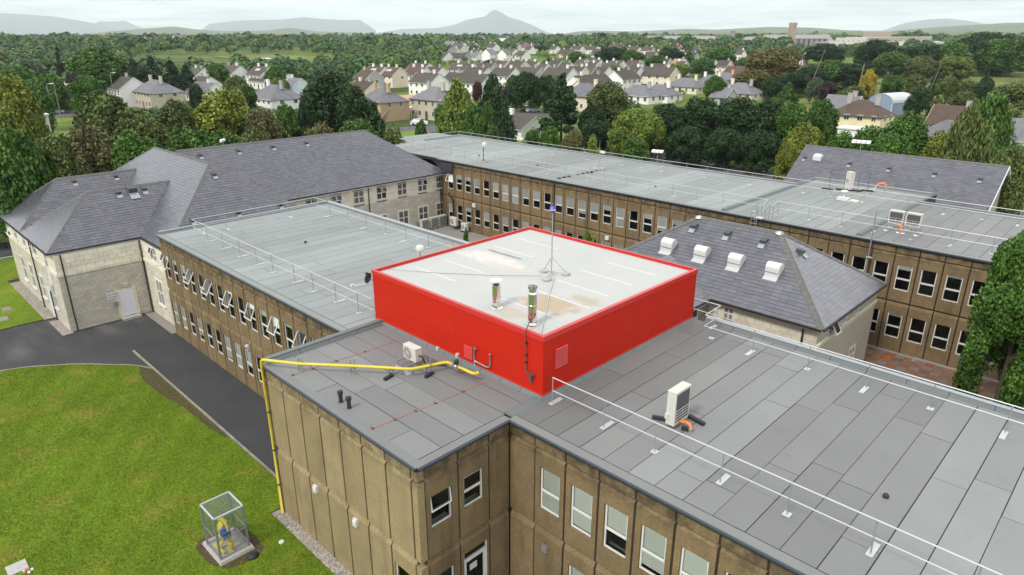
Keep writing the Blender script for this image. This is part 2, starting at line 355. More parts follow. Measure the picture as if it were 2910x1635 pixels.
TREES=[
(11.0, 30.9, 0.0, 11.8, 2.61, 'broad', 'mid', 'leafy green tree at the right edge rising from the paved courtyard', None),
(-16.9, 30.1, 0.0, 6.0, 0.7, 'lolly', 'lime', 'yellow green sapling behind the red box against the far windows', None),
(-29.9, 28.8, 0.0, 4.0, 0.29, 'lolly', 'mid', 'thin sapling in the gravel courtyard near the white condensers', None),
(-56.0, 1.0, 0.0, 13.1, 2.61, 'broad', 'mid', 'large leafy tree at the left edge of the photo behind the slate roofed wing', None),
(-57.5, 3.8, 0.0, 12.0, 2.75, 'broad', 'olive', 'brown tinged bushy tree behind the leftmost lamp post', None),
(-64.6, 8.7, 0.0, 11.9, 3.1, 'broad', 'rust', 'shrubby tree with rust brown leaf tips behind the pale slate hip', None),
(-61.6, 12.0, 0.0, 11.4, 3.11, 'broad', 'mid', 'green leafy tree right behind the peak of the pale slate roof', None),
(-85.2, 16.7, 0.0, 13.4, 4.96, 'broad', 'olive', 'olive green rounded tree in front of the beige hipped house', None),
(-78.6, 18.0, 0.0, 11.1, 3.78, 'broad', 'olive', 'grey green bushy tree below the beige hipped house', None),
(-102.7, 31.0, 0.0, 10.9, 3.56, 'broad', 'olive', 'small olive tree hiding the front door of the beige hipped house', None),
(-84.3, 31.3, 0.0, 13.2, 4.75, 'broad', 'yellow', 'wide yellow green chestnut tree left of the rusty foliage', None),
(-69.3, 20.3, 0.0, 10.4, 3.35, 'broad', 'mid', 'low green tree behind the lamp post by the slate roofs', None),
(-66.1, 23.1, 0.0, 9.9, 3.58, 'broad', 'mid', 'leafy green tree under the wide chestnut tree', None),
(-73.3, 31.5, 0.0, 11.3, 2.95, 'broad', 'rust', 'rusty brown tree right of the wide chestnut tree', None),
(-61.0, 24.6, 0.0, 10.2, 3.01, 'broad', 'olive', 'low brownish tree just above the long slate ridge', None),
(-84.3, 40.7, 0.0, 10.7, 2.46, 'sparse', 'mid', 'thin tree with bare ivy clad trunks in front of the white house', None),
(-83.1, 43.1, 0.0, 11.3, 1.86, 'sparse', 'dark', 'narrow dark tree beside the thin ivy clad tree', None),
(-86.1, 49.8, 0.0, 14.9, 5.39, 'broad', 'dark', 'tall dark green tree standing behind the long slate ridge', None),
(-79.2, 49.6, 0.0, 13.2, 3.77, 'broad', 'dark', 'dark tree leaning on the right side of the tallest dark tree', None),
(-71.7, 48.3, 0.0, 11.4, 3.28, 'conifer', 'dark', 'dark spreading cypress left of the slate roofed tan house', None),
(-59.7, 42.7, 0.0, 9.5, 2.38, 'bush', 'olive', 'low shrub beside the far end of the long slate ridge', None),
(-65.5, 41.3, 0.0, 9.9, 3.28, 'broad', 'mid', 'mid green tree below the dark tall tree by the slate ridge', None),
(-69.9, 37.9, 0.0, 9.3, 3.03, 'bush', 'rust', 'brown green undergrowth shrub above the slate ridge', None),
(-73.1, 58.1, 0.0, 7.8, 1.48, 'lolly', 'mid', 'small round street tree on the lawn by the parked white car', None),
(-92.6, 78.5, 0.0, 7.7, 2.4, 'bush', 'mid', 'green garden bush under the cream hipped house', None),
(-84.5, 75.8, 0.0, 12.5, 4.88, 'cypress', 'lime', 'lime green cypress right of the cream hipped house', None),
(-75.7, 76.5, 0.0, 13.5, 4.5, 'cypress', 'dark', 'dark green cypress beside the lime green one', None),
(-72.4, 68.3, 0.0, 9.5, 3.05, 'cypress', 'mid', 'mid green cypress in front of the two big cypresses', None),
(-66.3, 66.1, 0.0, 10.2, 2.58, 'cypress', 'mid', 'feathery green cypress at the foot of the dark cypress', None),
(-66.0, 57.4, 0.0, 7.5, 1.53, 'bush', 'mid', 'low clipped shrub by the street lamp beside the lawn', None),
(-122.6, 134.2, 0.0, 11.0, 5.36, 'broad', 'dark', 'left of two dark pines at the front of the housing estate', None),
(-117.0, 136.6, 0.0, 10.1, 3.91, 'broad', 'dark', 'right of two dark pines at the front of the housing estate', None),
(-75.8, 95.6, 0.0, 13.3, 4.97, 'pine', 'dark', 'dark pine with layered branches in front of the estate', None),
(-74.7, 109.2, 0.0, 11.5, 4.86, 'broad', 'olive', 'olive tree with bare dead limbs right of the layered pine', None),
(-71.1, 99.4, 0.0, 7.7, 2.79, 'broad', 'dark', 'dark understorey tree between the layered pine and the bare limbed tree', None),
(-58.2, 84.2, 0.0, 7.0, 3.44, 'bush', 'dark', 'dark shrubs at the foot of the bare limbed tree', None),
(-58.9, 73.2, 0.0, 6.7, 2.59, 'bush', 'mid', 'green shrub at the foot of the layered pine', None),
(-59.7, 69.8, 0.0, 6.8, 1.91, 'bush', 'mid', 'green shrub right of the big cypresses', None),
(-53.7, 72.4, 0.0, 6.8, 2.19, 'bush', 'rust', 'brownish shrub in front of the layered pine', None),
(-49.8, 72.9, 0.0, 6.3, 1.04, 'lolly', 'lime', 'young thin tree alone on the back lawn', None),
(-56.2, 91.8, 0.0, 8.3, 3.9, 'broad', 'lime', 'light green feathery tree left of the dark tree belt', None),
(-53.7, 85.0, 0.0, 6.0, 3.04, 'bush', 'lime', 'pale yellow green shrub at the lawn edge', None),
(-51.7, 91.2, 0.0, 8.0, 3.8, 'broad', 'lime', 'pale green tree merging into the dark tree belt', None),
(-48.6, 82.4, 0.0, 5.1, 2.91, 'bush', 'mid', 'green bush at the edge of the car park', None),
(-50.0, 94.6, 0.0, 9.4, 4.17, 'broad', 'dark', 'leftmost tree of the dark belt behind the car park', None),
(-46.5, 99.0, 0.0, 10.3, 4.89, 'broad', 'dark', 'second tree of the dark belt behind the car park', None),
(-41.3, 101.8, 0.0, 10.7, 4.82, 'broad', 'dark', 'middle tallest tree of the dark belt behind the car park', None),
(-35.8, 102.1, 0.0, 10.4, 4.35, 'broad', 'dark', 'fourth tree of the dark belt behind the car park', None),
(-43.9, 90.1, 0.0, 6.4, 3.62, 'broad', 'dark', 'low dark tree of the belt left of the three headed floodlight', None),
(-38.0, 92.2, 0.0, 6.4, 3.86, 'broad', 'dark', 'low dark tree of the belt right of the three headed floodlight', None),
(-32.3, 92.8, 0.0, 6.6, 3.43, 'broad', 'dark', 'low dark tree at the right end of the belt', None),
(-31.7, 101.8, 0.0, 10.3, 3.59, 'broad', 'mid', 'bright green tree top at the right end of the dark belt', None),
(-29.8, 109.0, 0.0, 10.6, 3.03, 'broad', 'mid', 'green pointed tree left of the white gabled outhouse', None),
(-23.4, 86.8, 0.0, 9.0, 3.1, 'broad', 'yellow', 'yellow ochre tree at the left end of the gabled slate roof', None),
(-23.0, 81.5, 0.0, 6.9, 1.9, 'broad', 'yellow', 'yellow leaved branchy shrub overhanging the slate verge', None),
(-20.0, 91.2, 0.0, 7.8, 2.84, 'bush', 'mid', 'green shrub behind the slate ridge beside the ochre tree', None),
(-15.1, 88.6, 0.0, 9.1, 3.23, 'broad', 'mid', 'bright green tree in front of the white flat roofed shed', None),
(-12.2, 91.5, 0.0, 10.8, 3.49, 'broad', 'mid', 'round bright green tree left of the brown tiled bungalow', None),
(-10.6, 81.6, 0.0, 9.1, 2.96, 'broad', 'mid', 'green tree low behind the middle of the gabled slate roof', None),
(-6.3, 84.7, 0.0, 9.7, 2.2, 'broad', 'yellow', 'yellow green bush right of the round bright green tree', None),
(-2.8, 81.4, 0.0, 12.1, 3.22, 'willow', 'olive', 'big grey green willow at the right of the gabled slate roof', None),
(-3.3, 93.5, 0.0, 12.4, 3.81, 'willow', 'mid', 'light green willow behind the grey green willow', None),
(3.3, 68.2, 0.0, 10.6, 2.12, 'broad', 'olive', 'brown green tree at the right edge behind the slate gable', None),
(-3.1, 77.2, 0.0, 8.3, 2.02, 'bush', 'olive', 'dark olive shrub just above the slate ridge at the right', None),
(-103.1, 10.2, 0.0, 15.3, 3.66, 'broad', 'yellow', 'big yellow green tree at the far left edge above the hedge', None),
(-132.1, 18.3, 0.0, 12.9, 3.19, 'broad', 'mid', 'rounded green tree right of the yellow green edge tree', None),
(-81.5, 5.8, 0.0, 13.9, 2.79, 'broad', 'yellow', 'lower yellow green tree at the far left edge', None),
(-88.2, 7.9, 0.0, 11.2, 2.51, 'broad', 'rust', 'red brown tinged tree left of the parked silver hatchback', None),
(-222.3, 41.2, 0.0, 7.6, 4.32, 'broad', 'red', 'dark red copper beech beside the ivy covered house', None),
(-237.6, 58.3, 0.0, 17.2, 9.51, 'broad', 'mid', 'large round green tree behind the dark tiled house', None),
(-227.7, 48.8, 0.0, 9.9, 3.6, 'broad', 'purple', 'dark purple tree left of the large round tree', None),
(-240.5, 69.6, 0.0, 13.7, 5.97, 'conifer', 'pinegreen', 'leftmost of the dark conifers behind the beige house', None),
(-238.9, 74.8, 0.0, 14.3, 6.03, 'conifer', 'pinegreen', 'second dark conifer from the left behind the beige house', None),
(-237.0, 80.2, 0.0, 13.2, 6.1, 'conifer', 'pinegreen', 'third dark conifer from the left behind the beige house', None),
(-231.6, 83.2, 0.0, 11.7, 5.39, 'conifer', 'pinegreen', 'rightmost dark conifer behind the beige house', None),
(-227.6, 67.5, 0.0, 11.6, 5.72, 'broad', 'pinegreen', 'dark bushy tree under the conifer row', None),
(-394.0, 79.9, 0.6, 8.9, 10.79, 'broad', 'mid', 'broad green tree left of the conifer spike', None),
(-316.0, 66.5, 0.0, 17.2, 2.4, 'conifer', 'pinegreen', 'thin conifer spike rising from the left woods', None),
(-308.5, 53.7, 0.0, 12.0, 6.88, 'broad', 'teal', 'blue green willow crown in the left woods', None),
(-280.0, 43.6, 0.0, 10.9, 6.21, 'broad', 'mid', 'rounded green crown at the left edge of the woods', None),
(-214.7, 38.4, 0.0, 10.7, 5.54, 'broad', 'mid', 'green tree behind the copper beech', None),
(-202.8, 45.4, 0.0, 10.3, 5.45, 'broad', 'mid', 'green tree behind the ivy covered house', None),
(-166.6, 60.0, 0.0, 9.2, 2.27, 'broad', 'dark', 'dark round garden tree right of the beige hipped house', None),
(-181.1, 77.0, 0.0, 10.0, 3.96, 'broad', 'olive', 'olive garden tree behind the grey hipped bungalow', None),
(-157.7, 68.2, 0.0, 8.8, 4.03, 'broad', 'mid', 'green garden tree right of the wide chestnut top', None),
(-261.0, 106.4, 0.0, 10.4, 4.66, 'broad', 'mid', 'round tree among the white gabled houses on the left', None),
(-189.4, 94.4, 0.0, 8.4, 3.7, 'broad', 'lime', 'light green tree left of the tallest dark tree', None),
(-216.5, 107.4, 0.0, 10.8, 4.16, 'broad', 'mid', 'green tree right of the white gabled houses', None),
(-103.4, 248.3, 0.0, 16.1, 11.22, 'broad', 'autumn', 'huge bronze green beech left of the dead tree trunk', None),
(-100.3, 227.7, 0.0, 9.3, 7.76, 'broad', 'autumn', 'bronze lower crown on the left side of the huge beech', None),
(-89.6, 238.0, 0.0, 8.0, 7.76, 'broad', 'dark', 'dark green crown on the right side of the huge beech', None),
(-90.1, 254.0, 0.0, 10.2, 6.63, 'broad', 'dark', 'dark tree between the huge beech and the yellow bush', None),
(-90.0, 270.1, 0.0, 11.9, 8.44, 'broad', 'mid', 'green tree left of the yellow bush', None),
(-83.3, 272.5, 0.0, 10.6, 8.35, 'broad', 'dark', 'dark green tree behind the yellow bush', None),
(-66.6, 209.4, 0.0, 7.4, 2.91, 'broad', 'purple', 'dark purple rounded tree by the rough field', None),
(-73.8, 217.4, 0.0, 8.1, 3.17, 'broad', 'teal', 'grey green shrub left of the purple tree', None),
(-61.3, 227.1, 0.0, 10.4, 2.64, 'broad', 'gold', 'bright golden yellow bush at the edge of the rough field', None),
(-79.3, 209.8, 0.0, 7.0, 3.78, 'conifer', 'mid', 'small pointed green tree at the foot of the huge beech', None),
(-56.9, 202.3, 0.0, 7.1, 5.16, 'bush', 'olive', 'wide dark bramble bush below the golden bush', None),
(-55.8, 192.1, 0.0, 6.3, 3.86, 'bush', 'olive', 'olive shrub right of the purple tree', None),
(-57.5, 238.7, 0.0, 8.5, 3.87, 'broad', 'mid', 'green shrub right of the golden bush', None),
(-49.1, 230.7, 0.0, 9.3, 4.9, 'bush', 'olive', 'large olive hawthorn in the middle of the rough field', None),
(-37.0, 192.5, 0.0, 8.2, 3.61, 'bush', 'dark', 'dark hawthorn behind the leaning telegraph pole', None),
(-39.4, 227.9, 0.0, 9.5, 4.71, 'bush', 'olive', 'olive hawthorn right of the leaning telegraph pole', None),
(-46.0, 241.8, 0.0, 9.5, 2.51, 'bush', 'dark', 'small dark shrub between the two olive hawthorns', None),
(-28.5, 220.0, 0.0, 10.0, 2.76, 'broad', 'dark', 'dark upright tree standing alone on the rough field', None),
(-33.4, 224.1, 0.0, 8.8, 3.42, 'bush', 'olive', 'low olive scrub left of the lone dark tree', None),
(-19.7, 201.3, 0.0, 9.6, 5.98, 'bush', 'olive', 'wide green hawthorn at the right edge of the rough field', None),
(-26.6, 189.8, 0.0, 7.5, 3.92, 'bush', 'olive', 'low bramble mound in the rough field', None),
(-20.6, 175.7, 0.0, 6.9, 1.8, 'bush', 'mid', 'small round green bush low in the rough field', None),
(-115.1, 398.9, 0.7, 17.8, 11.71, 'broad', 'dark', 'dark tree left of the hospital blocks', None),
(-97.4, 392.7, 0.6, 14.6, 11.22, 'broad', 'dark', 'leftmost tree in the belt at the top of the rough field', None),
(-98.5, 372.6, 0.4, 12.8, 9.83, 'broad', 'mid', 'green tree below the hospital blocks', None),
(-89.8, 400.9, 0.7, 15.7, 11.23, 'broad', 'dark', 'second tree in the belt at the top of the rough field', None),
(-80.8, 403.1, 0.7, 17.0, 11.07, 'broad', 'mid', 'third tree in the belt at the top of the rough field', None),
(-75.8, 417.6, 0.8, 19.3, 11.26, 'broad', 'dark', 'tallest dark tree in the belt above the rough field', None),
(-67.2, 419.3, 0.8, 17.8, 11.13, 'broad', 'mid', 'fifth tree in the belt at the top of the rough field', None),
(-58.5, 420.9, 0.8, 18.7, 10.97, 'broad', 'mid', 'rightmost tree in the belt above the rough field', None),
(-82.9, 361.4, 0.2, 11.6, 7.46, 'broad', 'olive', 'grey green bush at the top edge of the rough field', None),
(-69.1, 364.8, 0.2, 11.4, 9.12, 'broad', 'lime', 'pale feathery bush at the top edge of the rough field', None),
(-79.5, 459.7, 1.5, 21.1, 13.35, 'broad', 'dark', 'distant dark tree on the right skyline', None),
(-65.0, 442.1, 1.2, 19.7, 12.61, 'broad', 'dark', 'distant dark tree at the right edge of the skyline', None),
(-171.8, 474.3, 2.3, 13.3, 14.55, 'broad', 'dark', 'dark tree right of the tall stone tower', None),
(-139.7, 138.3, 0.0, 6.7, 2.92, 'broad', 'yellow', 'yellow green garden tree left of the white front row house', 'garden trees among the estate houses'),
(-134.7, 139.2, 0.0, 5.7, 2.4, 'broad', 'purple', 'purple leaved garden tree left of the white front row house', 'garden trees among the estate houses'),
(-131.1, 139.8, 0.0, 5.2, 2.38, 'broad', 'mid', 'green garden tree beside the purple leaved one', 'garden trees among the estate houses'),
(-150.4, 141.6, 0.0, 6.9, 1.9, 'broad', 'red', 'small dark red garden shrub in front of the brown roofed house', 'garden trees among the estate houses'),
(-156.5, 164.0, 0.0, 7.9, 2.76, 'broad', 'mid', 'light garden tree between the second row houses', 'garden trees among the estate houses'),
(-156.0, 187.5, 0.0, 6.8, 3.68, 'broad', 'mid', 'leafy green garden tree above the long terrace', 'garden trees among the estate houses'),
(-164.0, 184.4, 0.0, 6.3, 2.68, 'conifer', 'mid', 'small green garden tree behind the white house', 'garden trees among the estate houses'),
(-234.4, 327.0, 0.6, 13.9, 12.71, 'broad', 'dark', 'big dark tree at the left of the estate green', 'garden trees among the estate houses'),
(-223.2, 328.9, 0.5, 12.6, 9.1, 'broad', 'mid', 'green tree joined to the big dark estate tree', 'garden trees among the estate houses'),
(-207.5, 345.3, 0.6, 13.6, 8.54, 'broad', 'dark', 'dark green tree in the middle of the estate', 'garden trees among the estate houses'),
(-198.9, 350.5, 0.6, 11.9, 6.8, 'conifer', 'mid', 'upright green tree in the middle of the estate', 'garden trees among the estate houses'),
(-186.4, 363.3, 0.7, 14.0, 10.2, 'broad', 'mid', 'tall round green tree right of the grey roofed hall', 'garden trees among the estate houses'),
(-177.2, 328.4, 0.3, 9.5, 7.35, 'broad', 'mid', 'low round tree left of the tall round one', 'garden trees among the estate houses'),
(-203.8, 323.9, 0.4, 10.0, 7.65, 'broad', 'mid', 'round green tree behind the third row roofs', 'garden trees among the estate houses'),
(-170.1, 291.9, 0.1, 7.8, 7.73, 'broad', 'lime', 'bright yellow green tree among the third row roofs', 'garden trees among the estate houses'),
(-169.5, 262.6, 0.0, 6.1, 5.45, 'broad', 'mid', 'small green tree between dark roofs', 'garden trees among the estate houses'),
(-189.5, 266.9, 0.0, 7.1, 6.68, 'broad', 'olive', 'olive green tree left of the dark roofs', 'garden trees among the estate houses'),
(-119.4, 290.4, 0.0, 10.8, 5.18, 'broad', 'yellow', 'golden green tree behind the salmon pink house', 'garden trees among the estate houses'),
(-152.2, 374.4, 0.6, 13.8, 7.63, 'broad', 'autumn', 'bronze tree behind the rows at the right of the estate', 'garden trees among the estate houses'),
(-132.7, 295.3, 0.0, 11.3, 4.49, 'broad', 'purple', 'dark purple tree left of the bronze garden tree', 'garden trees among the estate houses'),
(-96.5, 226.2, 0.0, 8.2, 3.82, 'conifer', 'mid', 'tall green tree beside the cream house', 'garden trees among the estate houses'),
(-89.9, 221.5, 0.0, 7.3, 3.71, 'broad', 'dark', 'dark green tree right of the tall green one', 'garden trees among the estate houses'),
(-97.1, 195.6, 0.0, 8.6, 3.82, 'broad', 'mid', 'round green tree in front of the cream semi detached house', 'garden trees among the estate houses'),
(-153.5, 329.7, 0.2, 10.0, 6.04, 'broad', 'mid', 'green tree behind the upper rows at the right', 'garden trees among the estate houses'),
(-129.6, 174.2, 0.0, 2.9, 2.64, 'broad', 'mid', 'green tree by the slate roofed villa', 'garden trees among the estate houses'),
(-70.2, 175.5, 0.0, 5.2, 2.52, 'conifer', 'dark', 'dark small conifer in front of the bungalows', 'garden trees among the estate houses'),
(-61.1, 163.1, 0.0, 4.6, 4.05, 'broad', 'mid', 'spreading low green tree in front of the bungalows', 'garden trees among the estate houses'),
(-89.5, 153.7, 0.0, 3.0, 2.71, 'broad', 'mid', 'round tree in front of the grey roofed bungalow', 'garden trees among the estate houses'),
(-278.1, 246.2, 0.3, 5.0, 6.52, 'broad', 'dark', 'dark red brown tree beside the orange gabled house', 'garden trees among the estate houses'),
(-272.9, 266.8, 0.4, 7.7, 8.92, 'broad', 'dark', 'dark tree left of the white upper terrace', 'garden trees among the estate houses'),
(-270.4, 310.7, 0.7, 7.5, 4.3, 'conifer', 'dark', 'narrow dark conifer by the slate roofed bungalow', 'garden trees among the estate houses'),
(-283.2, 352.3, 1.4, 9.5, 6.5, 'broad', 'mid', 'round green tree above the dormer houses', 'garden trees among the estate houses'),
(-100.1, 266.1, 0.0, 8.1, 4.68, 'broad', 'mid', 'green tree above the salmon pink house', 'garden trees among the estate houses')]
HOUSES=[
(-184.1, 149.0, 0.0, 0, 12.5, 8.5, 8, 'gable', 'white', 'dark', 'white house with dark roof at the left of the front row of the estate'),
(-172.1, 157.7, 0.0, 0, 21.4, 8.5, 8, 'gable', 'white', 'dark', 'long white terrace with dark roof behind the lime cypress'),
(-205.9, 193.3, 0.0, 0, 12.7, 8.5, 8, 'gable', 'white', 'dark', 'dark roofed house with wide pale gable above the long terrace'),
(-193.7, 197.6, 0.0, 0, 11.6, 8.5, 8, 'gable', 'white', 'dark', 'white house with dark roof right of the wide pale gable'),
(-233.0, 169.2, 0.0, 0, 10.7, 9, 8, 'gable', 'cream', 'brown', 'cream house with warm brown roof and two rooflights'),
(-241.3, 167.2, 0.0, 0, 11.6, 8.5, 8, 'gable', 'white', 'brown', 'brown roofed house half hidden left of the rooflights house'),
(-259.7, 205.1, 0.0, 0, 14.3, 8.5, 8, 'gable', 'white', 'brown', 'uppermost brown roofed house with white gable by the woods'),
(-225.5, 176.9, 0.0, 0, 11.2, 8.5, 8, 'gable', 'white', 'brown', 'brown roofed house below the uppermost one by the woods'),
(-220.6, 182.5, 0.0, 0, 9.1, 8.5, 8, 'gable', 'white', 'brown', 'brown roofed house above the white front row house'),
(-245.0, 220.0, 0.0, 0, 14.9, 8.5, 8, 'gable', 'white', 'dark', 'dark roofed house with white dots of rooflights in the third row'),
(-238.9, 229.3, 0.0, 0, 12.4, 8.5, 8, 'gable', 'grey', 'dark', 'dark roofed house with a tall grey gable in the third row'),
(-254.1, 254.0, 0.1, 0, 11.8, 8.5, 8, 'gable', 'cream', 'dark', 'small dark roof with a cream gable at the back of the third row'),
(-217.6, 146.4, -0.0, 0, 8.3, 8.5, 8, 'gable', 'grey', 'brown', 'brown roofed house with grey gable by the woods edge'),
(-243.8, 256.5, 0.1, 0, 10.9, 8.5, 8, 'gable', 'cream', 'dark', 'dark roofed house with cream gable in the middle third row'),
(-576.4, 449.3, 7.3, 0, 14.7, 11, 8.5, 'gable', 'orange', 'slate', 'big grey roofed house with orange brown gable'),
(-548.1, 471.5, 7.2, 0, 12.8, 9, 8, 'gable', 'white', 'slate', 'white house with blue grey roof at the left of the upper terrace'),
(-526.0, 465.0, 6.8, 0, 14.4, 9, 7.5, 'gable', 'white', 'dark', 'middle white house of the upper terrace'),
(-516.9, 471.9, 6.7, 0, 15.1, 9, 7.5, 'gable', 'cream', 'dark', 'cream gabled house at the right of the upper terrace'),
(-490.7, 476.4, 6.4, 0, 11.5, 10, 7, 'gable', 'white', 'dark', 'white gable house right of the upper terrace'),
(-390.9, 360.8, 2.9, 0, 11.6, 8, 5.5, 'gable', 'white', 'slate', 'low white bungalow with grey roof below the upper terrace'),
(-372.1, 358.5, 3.2, 90, 7.0, 9, 8, 'gable', 'white', 'slate', 'left of two white dormer houses with blue grey roofs'),
(-357.0, 360.2, 3.1, 90, 6.7, 9, 8, 'gable', 'white', 'slate', 'right of two white dormer houses with blue grey roofs'),
(-449.5, 391.4, 4.4, 0, 10.6, 9, 6, 'gable', 'cream', 'slate', 'low cream house with grey roof above the dark roofed bungalow'),
(-396.5, 350.8, 2.8, 0, 15.7, 9, 5.5, 'gable', 'grey', 'dark', 'dark roofed bungalow beside the narrow conifer'),
(-434.3, 402.7, 4.3, 0, 11.9, 9, 5.5, 'gable', 'cream', 'dark', 'cream bungalow between the dormer houses and the upper terrace'),
(-481.1, 500.3, 6.7, 0, 9.0, 10, 6.5, 'gable', 'cream', 'dark', 'cream wide gabled bungalow right of the upper terrace'),
(-181.7, 120.6, 0.0, 0, 10.6, 8, 6.5, 'gable', 'cream', 'brown', 'stepped cream terrace end with tall chimneys behind the dark tree'),
(-190.9, 208.8, 0.0, 0, 14.2, 8.5, 8, 'gable', 'grey', 'dark', 'dark roofed house with grey gable behind the two dark pines'),
(-170.2, 205.1, 0.0, 0, 13.1, 9, 8.5, 'gable', 'white', 'dark', 'wide dark roofed house with bright white gable in the second row'),
(-181.4, 228.6, 0.0, 0, 10.0, 8.5, 8, 'gable', 'cream', 'dark', 'dark roofed house with a cream gable behind the bright white gable'),
(-179.3, 235.6, -0.0, 0, 7.2, 8.5, 8, 'gable', 'white', 'dark', 'dark roofed house right of the cream gable in the second row'),
(-172.3, 236.0, 0.0, 0, 5.9, 8.5, 8, 'gable', 'white', 'dark', 'dark roofed house with white verge in the second row'),
(-135.1, 179.2, 0.0, 90, 17.4, 8.5, 8, 'gable', 'white', 'dark', 'long dark roofed house with its white gable to the left'),
(-146.2, 214.2, 0.0, 90, 12.4, 8.5, 8, 'gable', 'white', 'dark', 'dark roofed house with big white left gable in the front rows'),
(-162.7, 244.5, -0.0, 0, 7.8, 8.5, 8, 'gable', 'white', 'dark', 'white gabled house behind the big white left gable'),
(-152.6, 249.1, 0.0, 0, 15.9, 9, 8, 'gable', 'cream', 'dark', 'cream semi detached house with brown framed windows'),
(-209.2, 338.4, 0.5, 0, 11.1, 8.5, 8, 'gable', 'cream', 'brown', 'brown roofed house with cream gable above the cream semi'),
(-196.6, 337.1, 0.4, 0, 6.9, 8.5, 8, 'gable', 'white', 'tan', 'house with light tan roof in the upper right rows'),
(-180.0, 311.6, 0.2, 0, 5.0, 8.5, 8, 'gable', 'white', 'dark', 'dark roofed house just below the tan roof'),
(-241.3, 307.1, 0.4, 0, 6.5, 8.5, 7.5, 'gable', 'white', 'dark', 'dark roofed house with small white gable under the big green trees'),
(-244.5, 288.2, 0.3, 0, 8.0, 8.5, 7.5, 'gable', 'grey', 'dark', 'dark roof left of the small white gable in the upper rows'),
(-246.6, 269.3, 0.2, 0, 12.0, 8.5, 7.5, 'gable', 'white', 'dark', 'dark roofed house with pale left gable in the third row'),
(-213.4, 277.8, 0.1, 0, 10.7, 8.5, 7.5, 'gable', 'white', 'dark', 'dark roofed house with a white triangle gable in the third row'),
(-202.4, 282.0, 0.1, 0, 11.5, 8.5, 7.5, 'gable', 'white', 'dark', 'brown grey roofed house behind the white verge house'),
(-217.1, 306.9, 0.3, 0, 8.2, 8.5, 7.5, 'gable', 'white', 'dark', 'house with small white gable tip in the upper rows'),
(-211.8, 316.9, 0.3, 0, 9.5, 8.5, 7.5, 'gable', 'white', 'brown', 'brown roofed house with white chimneys in the upper rows'),
(-363.3, 438.3, 3.7, 0, 14.5, 10, 6.5, 'gable', 'cream', 'dark', 'broad dark roof between the estate trees'),
(-300.2, 429.3, 2.7, 0, 11.1, 11, 8, 'gable', 'white', 'slate', 'white gabled hall with blue grey roof between the estate trees'),
(-392.8, 545.6, 6.1, 0, 15.1, 9, 7, 'gable', 'pink', 'brown', 'pale pink gabled house in the far row'),
(-353.0, 515.1, 5.0, 0, 14.5, 9, 6.5, 'gable', 'white', 'brown', 'brown roofed house in the far row'),
(-339.7, 520.1, 5.0, 0, 10.6, 9, 6.5, 'gable', 'white', 'brown', 'brown roofed house with a white verge in the far row'),
(-347.1, 571.3, 6.1, 0, 15.3, 9, 7, 'gable', 'pink', 'brown', 'pink gabled house at the right of the far row'),
(-290.6, 450.3, 3.0, 0, 8.5, 9, 6, 'gable', 'cream', 'dark', 'cream bungalow with dark roof under the far row'),
(-293.6, 468.8, 3.4, 0, 9.9, 9, 6, 'gable', 'white', 'dark', 'dark roofed bungalow right of the cream one under the far row'),
(-466.8, 483.6, 6.2, 0, 10.0, 9, 6.5, 'gable', 'cream', 'brown', 'cream gabled bungalow at the left of the far row'),
(-466.4, 501.8, 6.4, 0, 14.6, 9, 6.5, 'gable', 'white', 'purple', 'white house with three dormers in the far row'),
(-402.2, 497.8, 5.4, 0, 12.8, 9, 6.5, 'gable', 'white', 'brown', 'brown roofed house with white peaks in the far row'),
(-114.3, 151.4, 0.0, 0, 13.0, 10, 7.5, 'hip', 'cream', 'slate', 'cream villa with hipped slate roof behind the bare limbed tree'),
(-116.2, 181.9, 0.0, 0, 13.0, 9, 5.5, 'hip', 'white', 'slate', 'white bungalow with grey hipped roof left of the dark conifer'),
(-113.5, 189.3, 0.0, 0, 12.0, 9, 5.5, 'hip', 'white', 'slate', 'white bay windowed bungalow with hipped slate roof'),
(-126.6, 228.0, 0.0, 0, 14.0, 9, 5.5, 'hip', 'cream', 'slate', 'hipped bungalow with a terracotta hip line'),
(-129.2, 251.5, 0.0, 0, 12.0, 9, 5.5, 'hip', 'white', 'slate', 'pale blue white bungalow with two white chimneys'),
(-136.7, 276.9, 0.0, 0, 12.0, 9, 5.5, 'hip', 'orange', 'slate', 'peach bungalow with hipped roof beside the salmon pink house'),
(-138.5, 291.6, 0.0, 0, 10.3, 9, 7.5, 'gable', 'salmon', 'brown', 'salmon pink house with salmon chimneys beside the huge beech'),
(-98.4, 216.0, 0.0, 0, 13.0, 10, 5.5, 'hip', 'cream', 'slate', 'cream bungalow with hipped slate roof above the dark tree belt'),
(-93.7, 195.7, 0.0, 0, 5.6, 8, 5, 'gable', 'grey', 'slate', 'low grey roofed bungalow with a broad pale chimney breast'),
(-184.1, 347.9, 0.5, 0, 6.7, 8.5, 7.5, 'gable', 'white', 'brown', 'brown roofed white gabled house behind the tall green tree'),
(-174.7, 347.1, 0.4, 0, 6.4, 8.5, 7.5, 'gable', 'white', 'dark', 'dark roofed white house left of the salmon chimneys'),
(-243.3, 499.3, 3.5, 0, 5.5, 9, 7, 'gable', 'white', 'brown', 'brown roofed house with white gable by the golden tree'),
(-251.9, 443.8, 2.4, 0, 7.7, 9, 7, 'gable', 'grey', 'brown', 'brown roof behind the dark purple tree'),
(-182.7, 468.6, 2.3, 0, 4.1, 9, 6.5, 'gable', 'white', 'dark', 'small white house hidden in the trees right of the huge beech'),
(-309.8, 549.6, 5.2, 0, 5.3, 9, 6.5, 'gable', 'grey', 'dark', 'small dark roof below the old stone hospital'),
(-220.7, 268.7, 0.1, 0, 6.4, 8.5, 7.5, 'gable', 'white', 'dark', 'dark roof peeping out left of the white triangle gable'),
